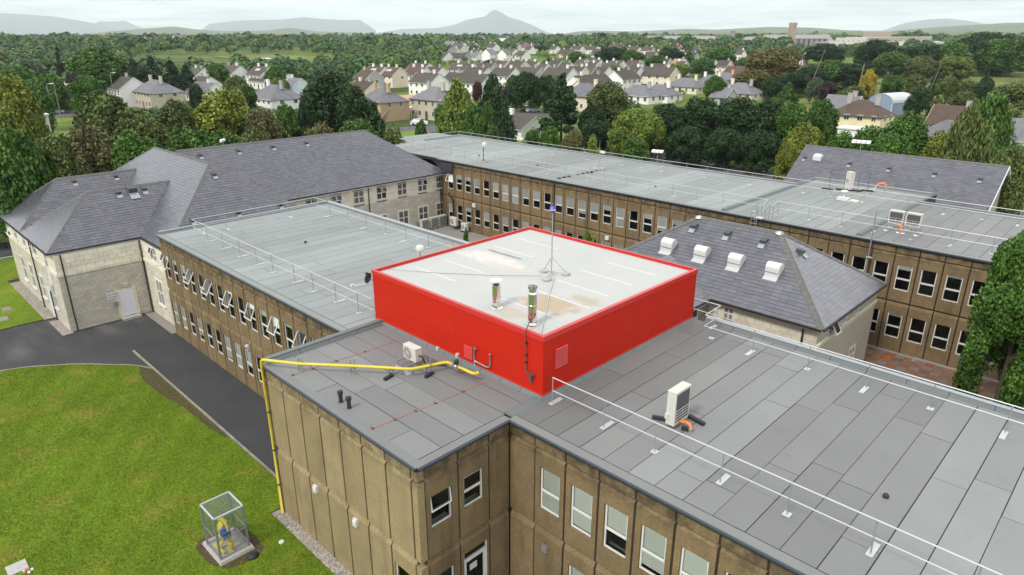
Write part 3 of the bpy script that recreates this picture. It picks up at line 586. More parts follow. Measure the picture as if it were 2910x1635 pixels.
(-235.0, 311.0, 0.4, 0, 7.3, 8.5, 7.5, 'gable', 'white', 'dark', 'dark roof behind the small white gable under the big trees'),
(-226.8, 324.1, 0.5, 0, 6.7, 8.5, 7.5, 'gable', 'white', 'dark', 'dark roof just right of the bright yellow green estate tree'),
(-194.4, 293.2, 0.1, 0, 5.4, 8.5, 7.5, 'gable', 'white', 'dark', 'dark roof below the brown roof with white chimneys'),
(-179.0, 290.9, 0.1, 0, 6.3, 8.5, 7.5, 'gable', 'white', 'dark', 'dark roof directly above the cream semi detached house'),
(-220.7, 251.5, 0.0, 0, 5.4, 8.5, 7.5, 'gable', 'white', 'dark', 'dark roof between the pale left gable and the second row'),
(-349.8, 460.5, 4.0, 0, 7.1, 9, 6.5, 'gable', 'white', 'dark', 'low dark roof between two round estate trees'),
(-339.2, 417.1, 3.1, 0, 6.8, 9, 6.5, 'gable', 'white', 'dark', 'low dark roof below the broad dark roof among trees'),
(-300.9, 500.6, 4.1, 0, 9.6, 9, 6.5, 'gable', 'white', 'dark', 'long low roof in the far row beneath the pink gabled house'),
(-268.9, 456.2, 2.9, 0, 6.9, 9, 6.5, 'gable', 'white', 'dark', 'low roof at the far right of the far row'),
(-427.1, 461.8, 5.2, 0, 6.7, 9, 6.5, 'gable', 'white', 'dark', 'tiny dark roof right of the three dormer house'),
(-417.8, 485.5, 5.5, 0, 6.6, 9, 6.5, 'gable', 'white', 'dark', 'tiny dark roof behind the big dark estate tree'),
(-387.7, 502.8, 5.3, 0, 10.1, 9, 6.5, 'gable', 'white', 'dark', 'tiny brown roof left of the pale pink gabled house'),
(-411.0, 422.3, 4.3, 0, 8.9, 9, 6, 'gable', 'white', 'dark', 'dark roof right of the dormer houses'),
(-375.1, 397.7, 3.3, 0, 8.9, 9, 6, 'gable', 'white', 'dark', 'dark roofed house with white side right of the dormer houses'),
(-493.5, 438.1, 5.9, 0, 7.7, 9, 6, 'gable', 'white', 'dark', 'tiny cream house below the upper terrace'),
(-404.4, 342.3, 2.9, 0, 10.4, 9, 6, 'gable', 'white', 'dark', 'dark bungalow roof left of the slate roofed bungalow'),
(-446.5, 350.2, 3.8, 0, 7.1, 9, 6, 'gable', 'white', 'dark', 'small white house under the orange brown gable'),
(-285.6, 123.7, 0.0, 0, 14.3, 9, 8.5, 'gable', 'white', 'dark', 'white steep gabled house on the left with tall chimney'),
(-266.9, 127.8, 0.0, 0, 13.0, 9, 8.5, 'gable', 'white', 'dark', 'white steep gabled house with skylights on the left'),
(-306.9, 117.6, 0.0, 0, 11.6, 9, 7, 'gable', 'white', 'dark', 'small white house with dark roof nearest the conifers'),
(-262.5, 126.1, 0.0, 0, 13.5, 8, 6, 'gable', 'white', 'dark', 'dark roofed annex in front of the skylights house'),
(-255.8, 98.9, 0.0, 0, 11.2, 8, 6, 'gable', 'white', 'dark', 'low dark slate roof with white gable left'),
(-245.1, 125.2, -0.0, 0, 9.0, 9, 6.5, 'gable', 'white', 'dark', 'dark roof right of the skylights house'),
(-222.3, 118.0, 0.0, 0, 8.0, 8, 6, 'gable', 'paleblue', 'slate', 'pale blue gabled extension left of the tallest dark tree'),
(-166.1, 81.0, 0.0, 0, 14.0, 10, 8, 'hip', 'white', 'slate', 'white two storey house behind the thin ivy clad tree'),
(-225.1, 84.9, 0.0, 0, 23.3, 9, 6, 'gable', 'white', 'slate', 'white bungalow with double slate gables right of the beige house'),
(-230.8, 62.1, 0.0, 0, 25.3, 9, 8.5, 'gable', 'white', 'dark', 'white house with dark tiled roof and two red topped chimneys'),
(-212.4, 66.4, 0.0, 0, 16.0, 10, 8, 'hip', 'beige', 'slate', 'beige hipped house with arched front door on the left'),
(-136.8, 95.4, 0.0, 0, 11.0, 9, 7.8, 'hip', 'tan', 'slate', 'tan house with smooth grey hipped roof left of the red garage'),
(-129.0, 107.0, 0.0, 0, 11.0, 9, 8, 'hip', 'beige', 'slate', 'cream and grey hipped house right of the red garage'),
(-88.0, 96.5, 0.0, 0, 9.0, 9, 4.5, 'gable', 'white', 'dark', 'white bungalow with dark roof and tall chimney in front of the layered pine'),
(-37.2, 150.6, 0.0, 0, 11.0, 9, 7.5, 'hip', 'yellowcream', 'brown', 'yellow cream house with brown hipped roof by the rough field'),
(-46.1, 164.9, 0.0, 0, 7.4, 8, 7, 'gable', 'white', 'slate', 'grey slate roofed white house with a white gable wall'),
(-23.1, 166.5, 0.0, 0, 8.1, 10, 6, 'gable', 'cream', 'brown', 'bungalow with ribbed brown tiled roof by the rough field'),
(-18.9, 144.3, -0.0, 0, 10.0, 9, 5.2, 'hip', 'white', 'slate', 'slate roofed cottage with a satellite dish on its chimney'),
(-7.2, 141.5, 0.0, 0, 11.0, 9, 6.5, 'gable', 'white', 'slate', 'slate roofed white cottage at the right edge')]
# ================================================================== terrain
def smooth(a, b, x):
    t = np.clip((x-a)/(b-a), 0, 1); return t*t*(3-2*t)
def elev(x, y):
    d = np.hypot(np.asarray(x, float)-CAMP[0], np.asarray(y, float)-CAMP[1]); return 9*smooth(330, 900, d)
def ground_extra(t, c, pos, F):
    c = F['mix'](F['ramp'](F['noise'](.012, None, 4), .46, .54), c, (.12,.165,.03))
    c = F['mix'](F['ramp'](F['noise'](.02, (1,1,1), 5, .65), .5, .62), c, (.05,.075,.022))
    c = F['mul'](c, F['noise'](.3, None, 6, .7), .75, 1.25)
    return c
M['ground'] = mat('town_ground', (.09,.12,.04), .95, spec=.1, extra=ground_extra)
az = np.radians(np.linspace(-150, 60, 141)); rr = np.concatenate([np.linspace(0, 320, 9), np.geomspace(340, 24000, 44)])
GV = []
for r in rr:
    x = CAMP[0]+r*np.sin(az); y = CAMP[1]+r*np.cos(az)
    z = elev(x, y)
    # rolling low hills beyond three kilometres
    k = smooth(2600, 4600, np.full_like(x, r))
    hill = 9 + 16*k*(.5+.5*np.sin(az*9+1.))*(.6+.4*np.sin(az*23)) + k*34*np.exp(-((az+.32)/.22)**2) + k*46*np.exp(-((az-.06)/.16)**2) + k*22*np.exp(-((az+1.05)/.12)**2)
    z = np.where(r > 900, hill, z) - .03
    GV.append(np.stack([x, y, z], 1))
GV = np.concatenate(GV); na = len(az)
Q = [(i*na+j, i*na+j+1, (i+1)*na+j+1, (i+1)*na+j) for i in range(len(rr)-1) for j in range(na-1)]
g = link('ground', npmesh('ground', GV, Q, M['ground'], smooth=True)); g['kind'] = 'structure'
def sheet(name, pts, z, m):
    return struct(name, MB().face([(x, y, z) for x, y in pts]), m)
# apron of asphalt round the school block, lawns on top of it
sheet('asphalt_yard', [(-64,-40),(30,-40),(30,4.34),(-39.9,4.34),(-39.9,-.9),(-64,-.9)], .0, M['asphalt'])
sheet('side_road', [(-71,-60),(-65.6,-60),(-65.6,75),(-71,75)], .004, M['asphalt'])
struct('road_line', MB().face([(-65.05,-60,.012),(-64.9,-60,.012),(-64.9,40,.012),(-65.05,40,.012)]), M['white'])
LAWN = [(-29.6,.9),(-10.62,.9),(-10.62,-.5),(25,-.5),(25,-34),(-52,-34),(-44,-16),(-39,-10.2),(-37.2,-8.1),(-36.24,-6.12),(-35.6,-4.7),(-34.96,-3.82),(-33.94,-2.48),(-33.04,-1.61),(-32.1,-.79),(-31.3,-.05),(-30.6,.46)]
sheet('lawn', LAWN, .055, M['grass'])
mb = MB()
for a, b in zip(LAWN, LAWN[1:]+LAWN[:1]): mb.face([(*a, 0), (*b, 0), (*b, .055), (*a, .055)])
struct('lawn_edge', mb, M['soil'])
sheet('side_lawn', [(-63.5,-34),(-49,-34),(-44.1,-6),(-44.15,-1.9),(-56.5,-1.9),(-56.5,8),(-63.5,8)], .05, M['grass'])
sheet('bare_soil', [(-30.5,.46),(-29.7,.88),(-18,.88),(-18.2,.72),(-20.2,.5),(-23.2,.42),(-25.5,.05),(-28,-.05),(-29.4,.1)], .062, M['soil'])
sheet('soil_patch', [(-11.15,-3.5),(-10.7,-3.85),(-9.4,-3.8),(-8.6,-3.4),(-8.3,-2.3),(-8.7,-1.75),(-9.6,-1.7),(-10.6,-1.8),(-11.1,-2.4)], .062, M['soil'])
# short turf blades, too many to count
def turf(n, xr, yr, poly, h, name):
    P = np.stack([RNG.uniform(*xr, n*2), RNG.uniform(*yr, n*2)], 1)
    px = np.array([p[0] for p in poly]); py = np.array([p[1] for p in poly]); ins = np.zeros(len(P), bool); j = len(px)-1
    for i in range(len(px)):
        c = ((py[i] > P[:,1]) != (py[j] > P[:,1])) & (P[:,0] < (px[j]-px[i])*(P[:,1]-py[i])/(py[j]-py[i]+1e-9)+px[i]); ins ^= c; j = i
    P = P[ins][:n]; k = len(P); a = RNG.uniform(0, 2*np.pi, k); wd = .022; hh = h*RNG.uniform(.5, 1.3, k)
    dx = np.cos(a)*wd; dy = np.sin(a)*wd; lx = RNG.normal(0, .02, k); ly = RNG.normal(0, .02, k)
    V = np.stack([np.stack([P[:,0]-dx, P[:,1]-dy, np.full(k, .05)], 1), np.stack([P[:,0]+dx, P[:,1]+dy, np.full(k, .05)], 1), np.stack([P[:,0]+lx, P[:,1]+ly, .05+hh], 1)], 1).reshape(-1, 3)
    o = link(name, npmesh(name, V, np.arange(3*k).reshape(-1, 3), M['blade'], nv=3)); o['kind'] = 'stuff'
M['blade'] = mat('grass_blade', (.135,.2,.014), .8, spec=.15, extra=lambda t,c,p,F: F['mul'](F['mix'](F['ramp'](F['noise'](.33,None,6,.62),.5,.7), c, (.2,.21,.03)), F['noise'](.22), .8, 1.2), isl=.35)
turf(170000, (-36, 0), (-13, .9), LAWN, .05, 'turf')
# kerbs: each stone a piece of the lawn edging
kr = thing('kerb', 'pale stone kerb edging the lawn along the asphalt path', 'kerb', (-20, 1, 0))
x = -33.3
while x < -10.7:
    L = min(.92, -10.66-x); MB().box(x, .93, 0, x+L-.012, 1.06, .085+.012*random.random()).build('kerb_stone', M['kerb'], kr); x += .92
cv = LAWN[11:]+LAWN[:1]; mb = MB()
for a, b in zip(LAWN[9:], LAWN[10:]+LAWN[:1]): mb.bar((*a, .04), (*b, .04), .1, .08)
o = mb.build('edging', M['kerb'], kr)
def grav(name, x0, y0, x1, y1, z=.05):
    return struct(name, MB().face([(x0,y0,z),(x1,y0,z),(x1,y1,z),(x0,y1,z)]), M['gravel'])
grav('gravel_strip', -10.55, -.5, 20, 0.02, .066); grav('gravel_strip', -55.6, -1.9, -43.9, -1.0, .07); grav('gravel_strip', -43.3, -1.75, -39.6, -1.0, .05)
grav('gravel_strip', -39.9, 3.95, -34.4, 4.7, .03); grav('gravel_courtyard', -44.2, 17.5, -13, 37.9, .02)
def pebbles(n, x0, y0, x1, y1, z, r=.035):
    P = np.stack([RNG.uniform(x0, x1, n), RNG.uniform(y0, y1, n), np.full(n, z)], 1); s = r*RNG.uniform(.5, 1.4, (n, 1))
    D = np.array([(1,0,0),(0,1,0),(-1,0,0),(0,-1,0),(0,0,.8)]); V = (P[:,None,:]+D[None]*s[:,None,:]).reshape(-1, 3)
    T = np.array([(0,1,4),(1,2,4),(2,3,4),(3,0,4)]); F_ = (T[None]+5*np.arange(n)[:,None,None]).reshape(-1, 3)
    o = link('pebbles', npmesh('pebbles', V, F_, M['pebble'], nv=3)); o['kind'] = 'stuff'
M['pebble'] = mat('pebble', (.3,.27,.235), .9, isl=.5)
pebbles(5200, -10.5, -.48, 4, 0, .066); pebbles(5000, -55.5, -1.88, -44, -1.08, .07, .04); pebbles(1600, -43.3, -1.7, -39.7, -1.05, .05)
# ================================================================== facade of precast panels
MOD = 1.424
BW = dict(up=(4.37, 6.13), lo=(.97, 2.73))
def panel_mesh(x0, x1, z0, z1, ch, hole, m, key, cache={}):
    k = (key, m.name)
    if k in cache: return cache[k]
    cl, cb, cr, ct = ch; b = MB(); d = .1
    f = [(x0,0,z0),(x1,0,z0),(x1,0,z1),(x0,0,z1)]; B = [(x0-cl,d,z0-cb),(x1+cr,d,z0-cb),(x1+cr,d,z1+ct),(x0-cl,d,z1+ct)]
    for i in range(4): b.face([f[i], B[i], B[(i+1)%4], f[(i+1)%4]])
    if hole:
        a0, a1, c0, c1 = hole
        h = [(a0,0,c0),(a1,0,c0),(a1,0,c1),(a0,0,c1)]; hb = [(p[0], .22, p[2]) for p in h]
        for i in range(4): b.face([f[i], f[(i+1)%4], h[(i+1)%4], h[i]]); b.face([h[i], h[(i+1)%4], hb[(i+1)%4], hb[i]])
    else: b.face(f)
    me = b.mesh('panel', m); cache[k] = me; return me
WCACHE = {}
def window_meshes(w_, h_, tr=.57):
    k = (w_, h_, tr)
    if k in WCACHE: return WCACHE[k]
    fr = MB(); t = .055; y0, y1 = .085, .15
    fr.box(0,y0,0,w_,y1,t); fr.box(0,y0,h_-t,w_,y1,h_); fr.box(0,y0,t,t,y1,h_-t); fr.box(w_-t,y0,t,w_,y1,h_-t)
    zt = h_*(1-tr) if tr else 0
    if tr: fr.box(t, y0, zt-.03, w_-t, y1, zt+.03)
    fr.box(0, .16, -.02, w_, .42, .0, 1)
    sh = MB(); s = .05; a = zt+.03; ww = w_-2*.02
    sh.box(0,0,0,ww,.04,-s); sh.box(0,0,-(h_-a-.02)+s,ww,.04,-(h_-a-.02)); sh.box(0,0,-s,s,.04,-(h_-a-.02)+s); sh.box(ww-s,0,-s,ww,.04,-(h_-a-.02)+s)
    gl = MB().face([(t,.12,t),(w_-t,.12,t),(w_-t,.12,zt-.03),(t,.12,zt-.03)])
    gu = MB().face([(t,.12,zt+.03),(w_-t,.12,zt+.03),(w_-t,.12,h_-t),(t,.12,h_-t)])
    sg = MB().face([(s,.02,-(h_-a-.02)+s),(ww-s,.02,-(h_-a-.02)+s),(ww-s,.02,-s),(s,.02,-s)])
    bl = MB().face([(t,.14,0),(w_-t,.14,0),(w_-t,.14,1),(t,.14,1)])
    r = dict(frame=fr.mesh('window', [M['upvc'], M['sill']]), sash=sh.mesh('sash', M['upvc']), gl=gl.mesh('pane', M['glass']), gu=gu.mesh('pane', M['glass']), sg=sg.mesh('pane', M['glass']), bl=bl.mesh('blind', M['blind']))
    WCACHE[k] = r; return r
def put_window(t, F, x, z, w_, h_, open_=0., blind=None, tr=.57):
    r = window_meshes(w_, h_, tr); T = F @ Matrix.Translation((x, 0, z))
    wn = link('window', r['frame'], t, T)
    if tr:
        link('pane', r['gl'], wn, T)
        S = T @ Matrix.Translation((.02, .07, h_-.01)) @ Matrix.Rotation(R(-open_), 4, 'X')
        link('sash', r['sash'], wn, S); link('pane', r['sg'], wn, S)
    else: link('pane', r['gu'], wn, T)
    if blind:
        L = h_*blind; link('blind', r['bl'], wn, T @ Matrix.Translation((0, 0, h_-L)) @ Matrix.Scale(L, 4, (0,0,1)))
    return wn
def facade(t, F, n, cm, win=lambda i, lv: True, opn=lambda i, lv: 0, blind=lambda i, lv: None, x0=0., mod=MOD, ranges=None, band=True, off=.262, ww=.93, tr=.57, wl=BW, top=7.3, skip=lambda i, lv: False):
    "n panels of the module from x0 along the local x axis, outer face at local y=0"
    core = MB(); xe = x0+n*mod
    zs = sorted(set([0, *wl['lo'], *wl['up'], top])); c0, c1 = .1, .3
    for i in range(n):
        x = x0+i*mod; a, b_ = x+off, x+off+ww
        W = F @ Matrix.Translation((x, 0, 0)); g = .014
        for lv, (z0, z1, ch) in dict(lo=(.0, 3.28, (g,0,g,.2)), up=(3.6, 6.72, (g,.05,g,.12)), band=(6.9, 7.24, (g*.7,.03,g*.7,.02))).items():
            if lv == 'band':
                if band: link('panel', panel_mesh(.04, mod-.04, z0, z1, ch, None, cm, ('band', mod)), t, W)
                continue
            if skip(i, lv): continue
            hw = win(i, lv); q = wl[lv]
            link('panel', panel_mesh(.047, mod-.047, z0, z1, ch, (off, off+ww, *q) if hw else None, cm, (lv, bool(hw), mod, q, off, ww)), t, W)
            if hw: put_window(t, F, x+off, q[0], ww, q[1]-q[0], opn(i, lv), blind(i, lv), tr)
        for lv in ('lo', 'up'):
            q = wl[lv]
            if skip(i, lv): continue
            if win(i, lv): core.box(x, c0, q[0], a, c1, q[1]); core.box(b_, c0, q[0], x+mod, c1, q[1])
            else: core.box(x, c0, q[0], x+mod, c1, q[1])
    core.box(x0, c0, 0, xe, c1, wl['lo'][0]); core.box(x0, c0, wl['lo'][1], xe, c1, wl['up'][0]); core.box(x0, c0, wl['up'][1], xe, c1, top)
    link('wall', core.mesh('wall', M['conc_core']), t, F)
    jt = MB()  # dark strips fill the joints as painted groove shade
    for i in range(n+1): x = x0+i*mod; [jt.box(x-.05, .028, a_, x+.05, .098, b_) for a_, b_ in ((0,3.28),(3.58,6.72),(6.9,7.3))]
    link('joint', jt.mesh('joint', M['groove_shade']), t, F)
    rm = MB(); d0, d1 = .3, 3.2
    for z in (.02, 3.45): rm.face([(x0,d0,z),(xe,d0,z),(xe,d1,z),(x0,d1,z)])
    for z in (3.3, 6.9): rm.face([(x0,d0,z),(x0,d1,z),(xe,d1,z),(xe,d0,z)])
    rm.face([(x0,d1,0),(xe,d1,0),(xe,d1,6.9),(x0,d1,6.9)])
    k = x0+mod*.97
    while k < xe: rm.face([(k,d0+.25,0),(k,d1,0),(k,d1,6.9),(k,d0+.25,6.9)]); k += mod*(2 if int(k*7) % 3 else 3)
    link('interior', rm.mesh('interior', M['interior']), t, F)
def face_y(x, y): return Matrix.Translation((x, y, 0))
def face_x(x, y): return Matrix.Translation((x, y, 0)) @ Matrix.Rotation(R(90), 4, 'Z')
H = 7.5
def felt(t, x0, y0, x1, y1, along, m, wd=1.0, lo=4, hi=8, seed=0, z=H, zones=None):
    rg = random.Random(seed); g = .022
    base = MB().box(x0, y0, z-.12, x1, y1, z-.012); base.build('roof_deck', M['seam'], t)
    u0, u1, v0, v1 = (x0, x1, y0, y1) if along == 'y' else (y0, y1, x0, x1)
    u = u0; zf = 1; left = 0
    while u < u1-.02:
        ue = min(u+wd, u1); v = v0; first = True
        if zones: zf = [f for a, f in zones if u >= a-.01][-1]
        elif left <= 0: left = rg.choice((2,3,4,5)); zf = rg.choice((.84,.92,1.,1.06,1.12)) if zf == 1 else 1
        left -= 1
        while v < v1-.02:
            L = rg.uniform(lo, hi)*(rg.uniform(.2, 1) if first else 1); first = False
            ve = v+L
            if v1-ve < 1.0: ve = v1
            ve = min(ve, v1); zz = z+rg.uniform(-.003, .004); jg = g*rg.uniform(.6, 1.5)
            q = (u+jg, v+g, ue-.004, ve-g*.3)
            b = MB().box(q[0], q[1], z-.011, q[2], q[3], zz) if along == 'y' else MB().box(q[1], q[0], z-.011, q[3], q[2], zz)
            so_ = b.build('felt_sheet', m, t); k_ = zf*rg.uniform(.95,1.05); so_.color = (k_, k_*.998, k_*(1.0 if zf < 1.05 else 1.025), 1); v = ve
        u = ue
def edge_trim(t, pts, out, m=None):
    "flush roof edge: pale felt rim, dark metal fascia; pts along the wall line, out = outward unit vectors per segment"
    rim, tr = MB(), MB(); n = len(pts)
    for (a, b), o in zip(zip(pts, pts[1:]), out):
        A = Vector((*a, 0)); B = Vector((*b, 0)); O = Vector((*o, 0))
        def pt(P, d, z): q = P+O*d; return (q.x, q.y, z)
        tr.hexa([pt(A,-.02,7.33), pt(B,-.02,7.33), pt(B,.08,7.35), pt(A,.08,7.35), pt(A,-.02,7.46), pt(B,-.02,7.46), pt(B,.06,7.46), pt(A,.06,7.46)])
        tr.hexa([pt(A,.062,7.44), pt(B,.062,7.44), pt(B,.12,7.42), pt(A,.12,7.42), pt(A,.062,7.475), pt(B,.062,7.475), pt(B,.12,7.46), pt(A,.12,7.46)], 1)
        rim.hexa([pt(A,-.3,7.5), pt(B,-.3,7.5), pt(B,.055,7.47), pt(A,.055,7.47), pt(A,-.3,7.506), pt(B,-.3,7.506), pt(B,.055,7.512), pt(A,.055,7.512)])
    tr.build('roof_trim', [M['trim'], M['trim_lip']], t); rim.build('roof_rim', m or M['felt'], t)
def upstand(t, a, b, o, h=.17, wd=.16, cap=M['steel_trim']):
    "raised felt kerb along the line a-b with a metal cap, sloping fillet on the inside"
    A = Vector((*a, 0)); B = Vector((*b, 0)); O = Vector((*o, 0)); L = (B-A).length; n = max(1, round(L/1.5)); d = (B-A)/n
    def pt(P, k, z): q = P+O*k; return (q.x, q.y, z)
    u = MB()
    for i in range(n):
        P = A+d*i; Q_ = A+d*(i+1)-d.normalized()*.02
        u.hexa([pt(P,-wd-.12,7.49), pt(Q_,-wd-.12,7.49), pt(Q_,0,7.3), pt(P,0,7.3), pt(P,-wd,H+h), pt(Q_,-wd,H+h), pt(Q_,0,H+h), pt(P,0,H+h)])
    u.build('upstand', M['felt_rim'], t)
    c = MB().hexa([pt(A,-wd-.02,H+h), pt(B,-wd-.02,H+h), pt(B,.04,H+h), pt(A,.04,H+h), pt(A,-wd-.02,H+h+.03), pt(B,-wd-.02,H+h+.03), pt(B,.04,H+h+.03), pt(A,.04,H+h+.03)])
    c.build('parapet_cap', cap, t)
# ---- near end block
t = thing('office_block', 'blank ended concrete panel block with the yellow gas pipe at its corner', 'building', (-5.2, 2, 0))
NB = t
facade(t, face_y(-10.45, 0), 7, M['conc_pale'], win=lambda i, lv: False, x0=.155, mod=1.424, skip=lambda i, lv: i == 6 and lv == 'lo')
# odd lower panel with the window at the far right of the blank face
F = face_y(-10.45, 0); px = .155+6*MOD
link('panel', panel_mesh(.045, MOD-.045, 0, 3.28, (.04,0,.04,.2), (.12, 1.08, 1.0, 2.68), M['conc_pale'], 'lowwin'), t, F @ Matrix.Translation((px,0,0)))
put_window(t, F, px+.12, 1.0, .96, 1.68)
# narrow strip left of the first joint and the corner pilaster
for z0, z1 in ((0, 3.28), (3.6, 6.72), (6.9, 7.24)):
    MB().box(-10.45, 0.0, z0, -10.34, .3, z1).build('pilaster', M['conc_pale'], t)
    MB().box(-.285, .0, z0, -.0, .285, z1+.06).build('pilaster', M['conc_pale'], t)
MB().box(-10.46, .1, 0, -10.3, 4.3, 7.3).build('end_wall', M['conc_core'], t)
F = face_x(0, 0)
WU = (4.73, 6.04)
def nbx(i, lv): return True
for i in range(3):
    x = .3+i*1.455; W = F @ Matrix.Translation((x, 0, 0)); wd = 1.455 if i < 2 else 1.04
    link('panel', panel_mesh(.04, wd-.04, 6.9, 7.24, (.03,.03,.03,.02), None, M['conc'], ('nbb', wd)), t, W)
    hu = (.22, 1.15, *WU) if i < 2 else None
    if i == 1: hu = (.24, 1.16, *WU)
    link('panel', panel_mesh(.045, wd-.045, 3.6, 6.72, (.042,.05,.042,.12), hu, M['conc'], ('nbu', i)), t, W)
    hl = [(.22, 1.15, .95, 2.66), (.14, 1.34, .02, 2.78), None][i]
    link('panel', panel_mesh(.045, wd-.045, 0, 3.28, (.042,0,.042,.2), hl, M['conc'], ('nbl', i)), t, W)
jt = MB()
for x in (.3, 1.755, 3.21): [jt.box(x-.05,.028,a_,x+.05,.098,b_) for a_, b_ in ((0,3.28),(3.58,6.72),(6.9,7.3))]
link('joint', jt.mesh('joint', M['groove_shade']), t, F)
core = MB()
for z0, z1, sp in ((2.8, 4.7, None), (6.06, 7.3, None)): core.box(.285, .1, z0, 4.35, .3, z1)
core.box(.285,.1,4.7,.51,.3,6.06); core.box(1.46,.1,4.7,1.98,.3,6.06); core.box(2.93,.1,4.7,4.35,.3,6.06)
core.box(.285,.1,0,.51,.3,2.8); core.box(1.46,.1,0,1.88,.3,2.8); core.box(3.11,.1,0,4.35,.3,2.8); core.box(.51,.1,0,1.46,.3,.93)
link('wall', core.mesh('wall', M['conc_core']), t, F)
rm = MB()
for z in (.02, 3.45): rm.face([(.3,.3,z),(4.2,.3,z),(4.2,3,z),(.3,3,z)])
rm.face([(.3,3,0),(4.2,3,0),(4.2,3,6.9),(.3,3,6.9)]); rm.face([(1.62,.4,0),(1.62,3,0),(1.62,3,6.9),(1.62,.4,6.9)]); rm.face([(4.2,.3,0),(4.2,3,0),(4.2,3,6.9),(4.2,.3,6.9)])
for z in (3.3, 6.7): rm.face([(.3,.3,z),(.3,3,z),(4.2,3,z),(4.2,.3,z)])
link('interior', rm.mesh('interior', M['interior']), t, F)
put_window(t, F, .52, WU[0], .93, WU[1]-WU[0], 7, None, .52); put_window(t, F, 1.995, WU[0], .92, WU[1]-WU[0], 0, .12, .52); put_window(t, F, .52, .95, .93, 1.71)
fl = MB(); fl.lathe((0,0,0), [(.06,0),(.08,.12),(.04,.13)], 8, 0)
dr = MB().box(1.895,.06,2.38,3.095,.14,2.44); dr.box(1.895,.06,0,1.965,.14,2.78); dr.box(3.025,.06,0,3.095,.14,2.78); dr.box(1.965,.06,2.71,3.025,.14,2.78)
dd = link('door', dr.mesh('door', M['upvc']), t, F)
lf = MB().box(1.97,.08,.02,2.07,.13,2.38); lf.box(2.92,.08,.02,3.02,.13,2.38); lf.box(2.07,.08,2.26,2.92,.13,2.38); lf.box(2.07,.08,.02,2.92,.13,.2)
link('door_leaf', lf.mesh('door_leaf', M['upvc']), dd, F)
link('pane', MB().face([(2.07,.11,.2),(2.92,.11,.2),(2.92,.11,2.26),(2.07,.11,2.26)]).face([(1.965,.1,2.44),(3.025,.1,2.44),(3.025,.1,2.71),(1.965,.1,2.71)]).mesh('pane', M['glass']), dd, F)
link('notice', MB().box(2.25,.09,1.78,2.6,.105,2.05).mesh('notice', M['white']), dd, F)
link('door_handle', MB().box(2.95,.03,1.0,3.0,.08,1.25).mesh('door_handle', M['white']), dd, F)
felt(t, -10.2, .28, -.28, 5.85, 'x', M['felt_nb'], 1.0, 4.5, 9, 3, zones=[(-1,1),(3.2,.93)])
edge_trim(t, [(-10.45,0),(0.05,0),(.05,4.2)], [(0,-1),(1,0)], M['felt_nb'])
upstand(t, (-10.45, 0.15), (-10.45, 6.0), (-1,0), .2, .22, M['felt_rim'])
MB().hexa([(-.42,4.3,7.49),(.12,4.3,7.49),(.12,5.95,7.49),(-.42,5.95,7.49),(-.32,4.3,7.57),(.02,4.3,7.57),(.02,5.95,7.57),(-.32,5.95,7.57)]).build('roof_kerb', M['felt_rim'], t)
# ---- right wing
t = thing('office_wing', 'right hand concrete panel wing with grey felt roof and the tall white condenser on it', 'building', (8, 10, 0)); RWG = t
rg = random.Random(5)
BL = {0:1.0, 1:.95, 2:.62, 3:.9, 4:.8}
facade(t, face_y(1.25, 4.25), 13, M['conc'], win=lambda i, lv: not (lv == 'lo' and i == 0), blind=lambda i, lv: BL.get(i-0, rg.choice([None,.5,.9])) if lv == 'up' else rg.choice([None,.4]))
for z0, z1, ct in ((0,3.28,.2),(3.6,6.72,.12),(6.9,7.24,.02)):
    link('panel', panel_mesh(.02, 1.2, z0, z1, (.0,.03,.04,ct), None, M['conc'], ('rwe', z0)), t, face_y(0.02, 4.25))
MB().box(.1,4.35,0,1.25,4.55,7.3).build('end_wall', M['conc_core'], t)
MB().box(0.55,17.0,0,20,17.3,7.3).build('back_wall', M['conc_core'], t)
felt(t, .05, 4.52, 20.0, 17.05, 'y', M['felt'], .985, 4.5, 8.5, 8, zones=[(-1,.74),(1.9,.86),(3.0,1.0),(4.9,1.12),(6.8,.92),(7.9,.86),(10.7,1.0),(11.7,1.15),(14.6,.88),(16.6,.95)])
edge_trim(t, [(.1,4.2),(19.8,4.2)], [(0,-1)])
upstand(t, (.55,17.3), (19.8,17.3), (0,1), .17, .16)
MB().box(.6, 17.3, 7.0, 19.8, 17.4, 7.6).build('parapet_fascia', M['steel_trim'], t)
v = MB().box(2.92,4.215,2.66-0.0,3.0,4.25,2.7); 
tag(MB().box(1.72,4.16,2.62,1.98,4.25,2.92).box(1.75,4.15,2.66,1.95,4.16,2.7).box(1.75,4.15,2.76,1.95,4.16,2.8).build('wall_vent', M['galv']), 'small grey louvred vent set in the panel below the first blinded window', 'vent')
# ---- left wing
t = thing('office_wing', 'left hand concrete panel wing with tilted open white windows facing the asphalt path', 'building', (-22, 10, 0)); LWG = t
rg = random.Random(2)
facade(t, face_y(1.25-25*MOD, 4.25), 17, M['conc'], opn=lambda i, lv: (26+rg.uniform(-5,5)) if lv == 'up' and (i == 0 or (i % 2 and i >= 3)) else 0,
       blind=lambda i, lv: (rg.choice([.25,.15,.4]) if rg.random() < .4 else None) if lv == 'up' else rg.choice([.92,.8,1,.7,None]))
MB().box(-34.35,4.36,0,-34.2,17.6,7.3).build('end_wall', M['conc'], t); MB().box(-34.35,17.4,0,-10.5,17.6,7.3).build('back_wall', M['conc'], t)
felt(t, -34.1, 4.52, -10.45, 17.45, 'y', M['felt_green'], .985, 4.5, 8.5, 21)
edge_trim(t, [(-34.3,4.2),(-10.55,4.2)], [(0,-1)], M['felt_green'])
upstand(t, (-34.35,4.3), (-34.35,17.67), (-1,0)); upstand(t, (-34.35,17.67), (-10.3,17.67), (0,1))
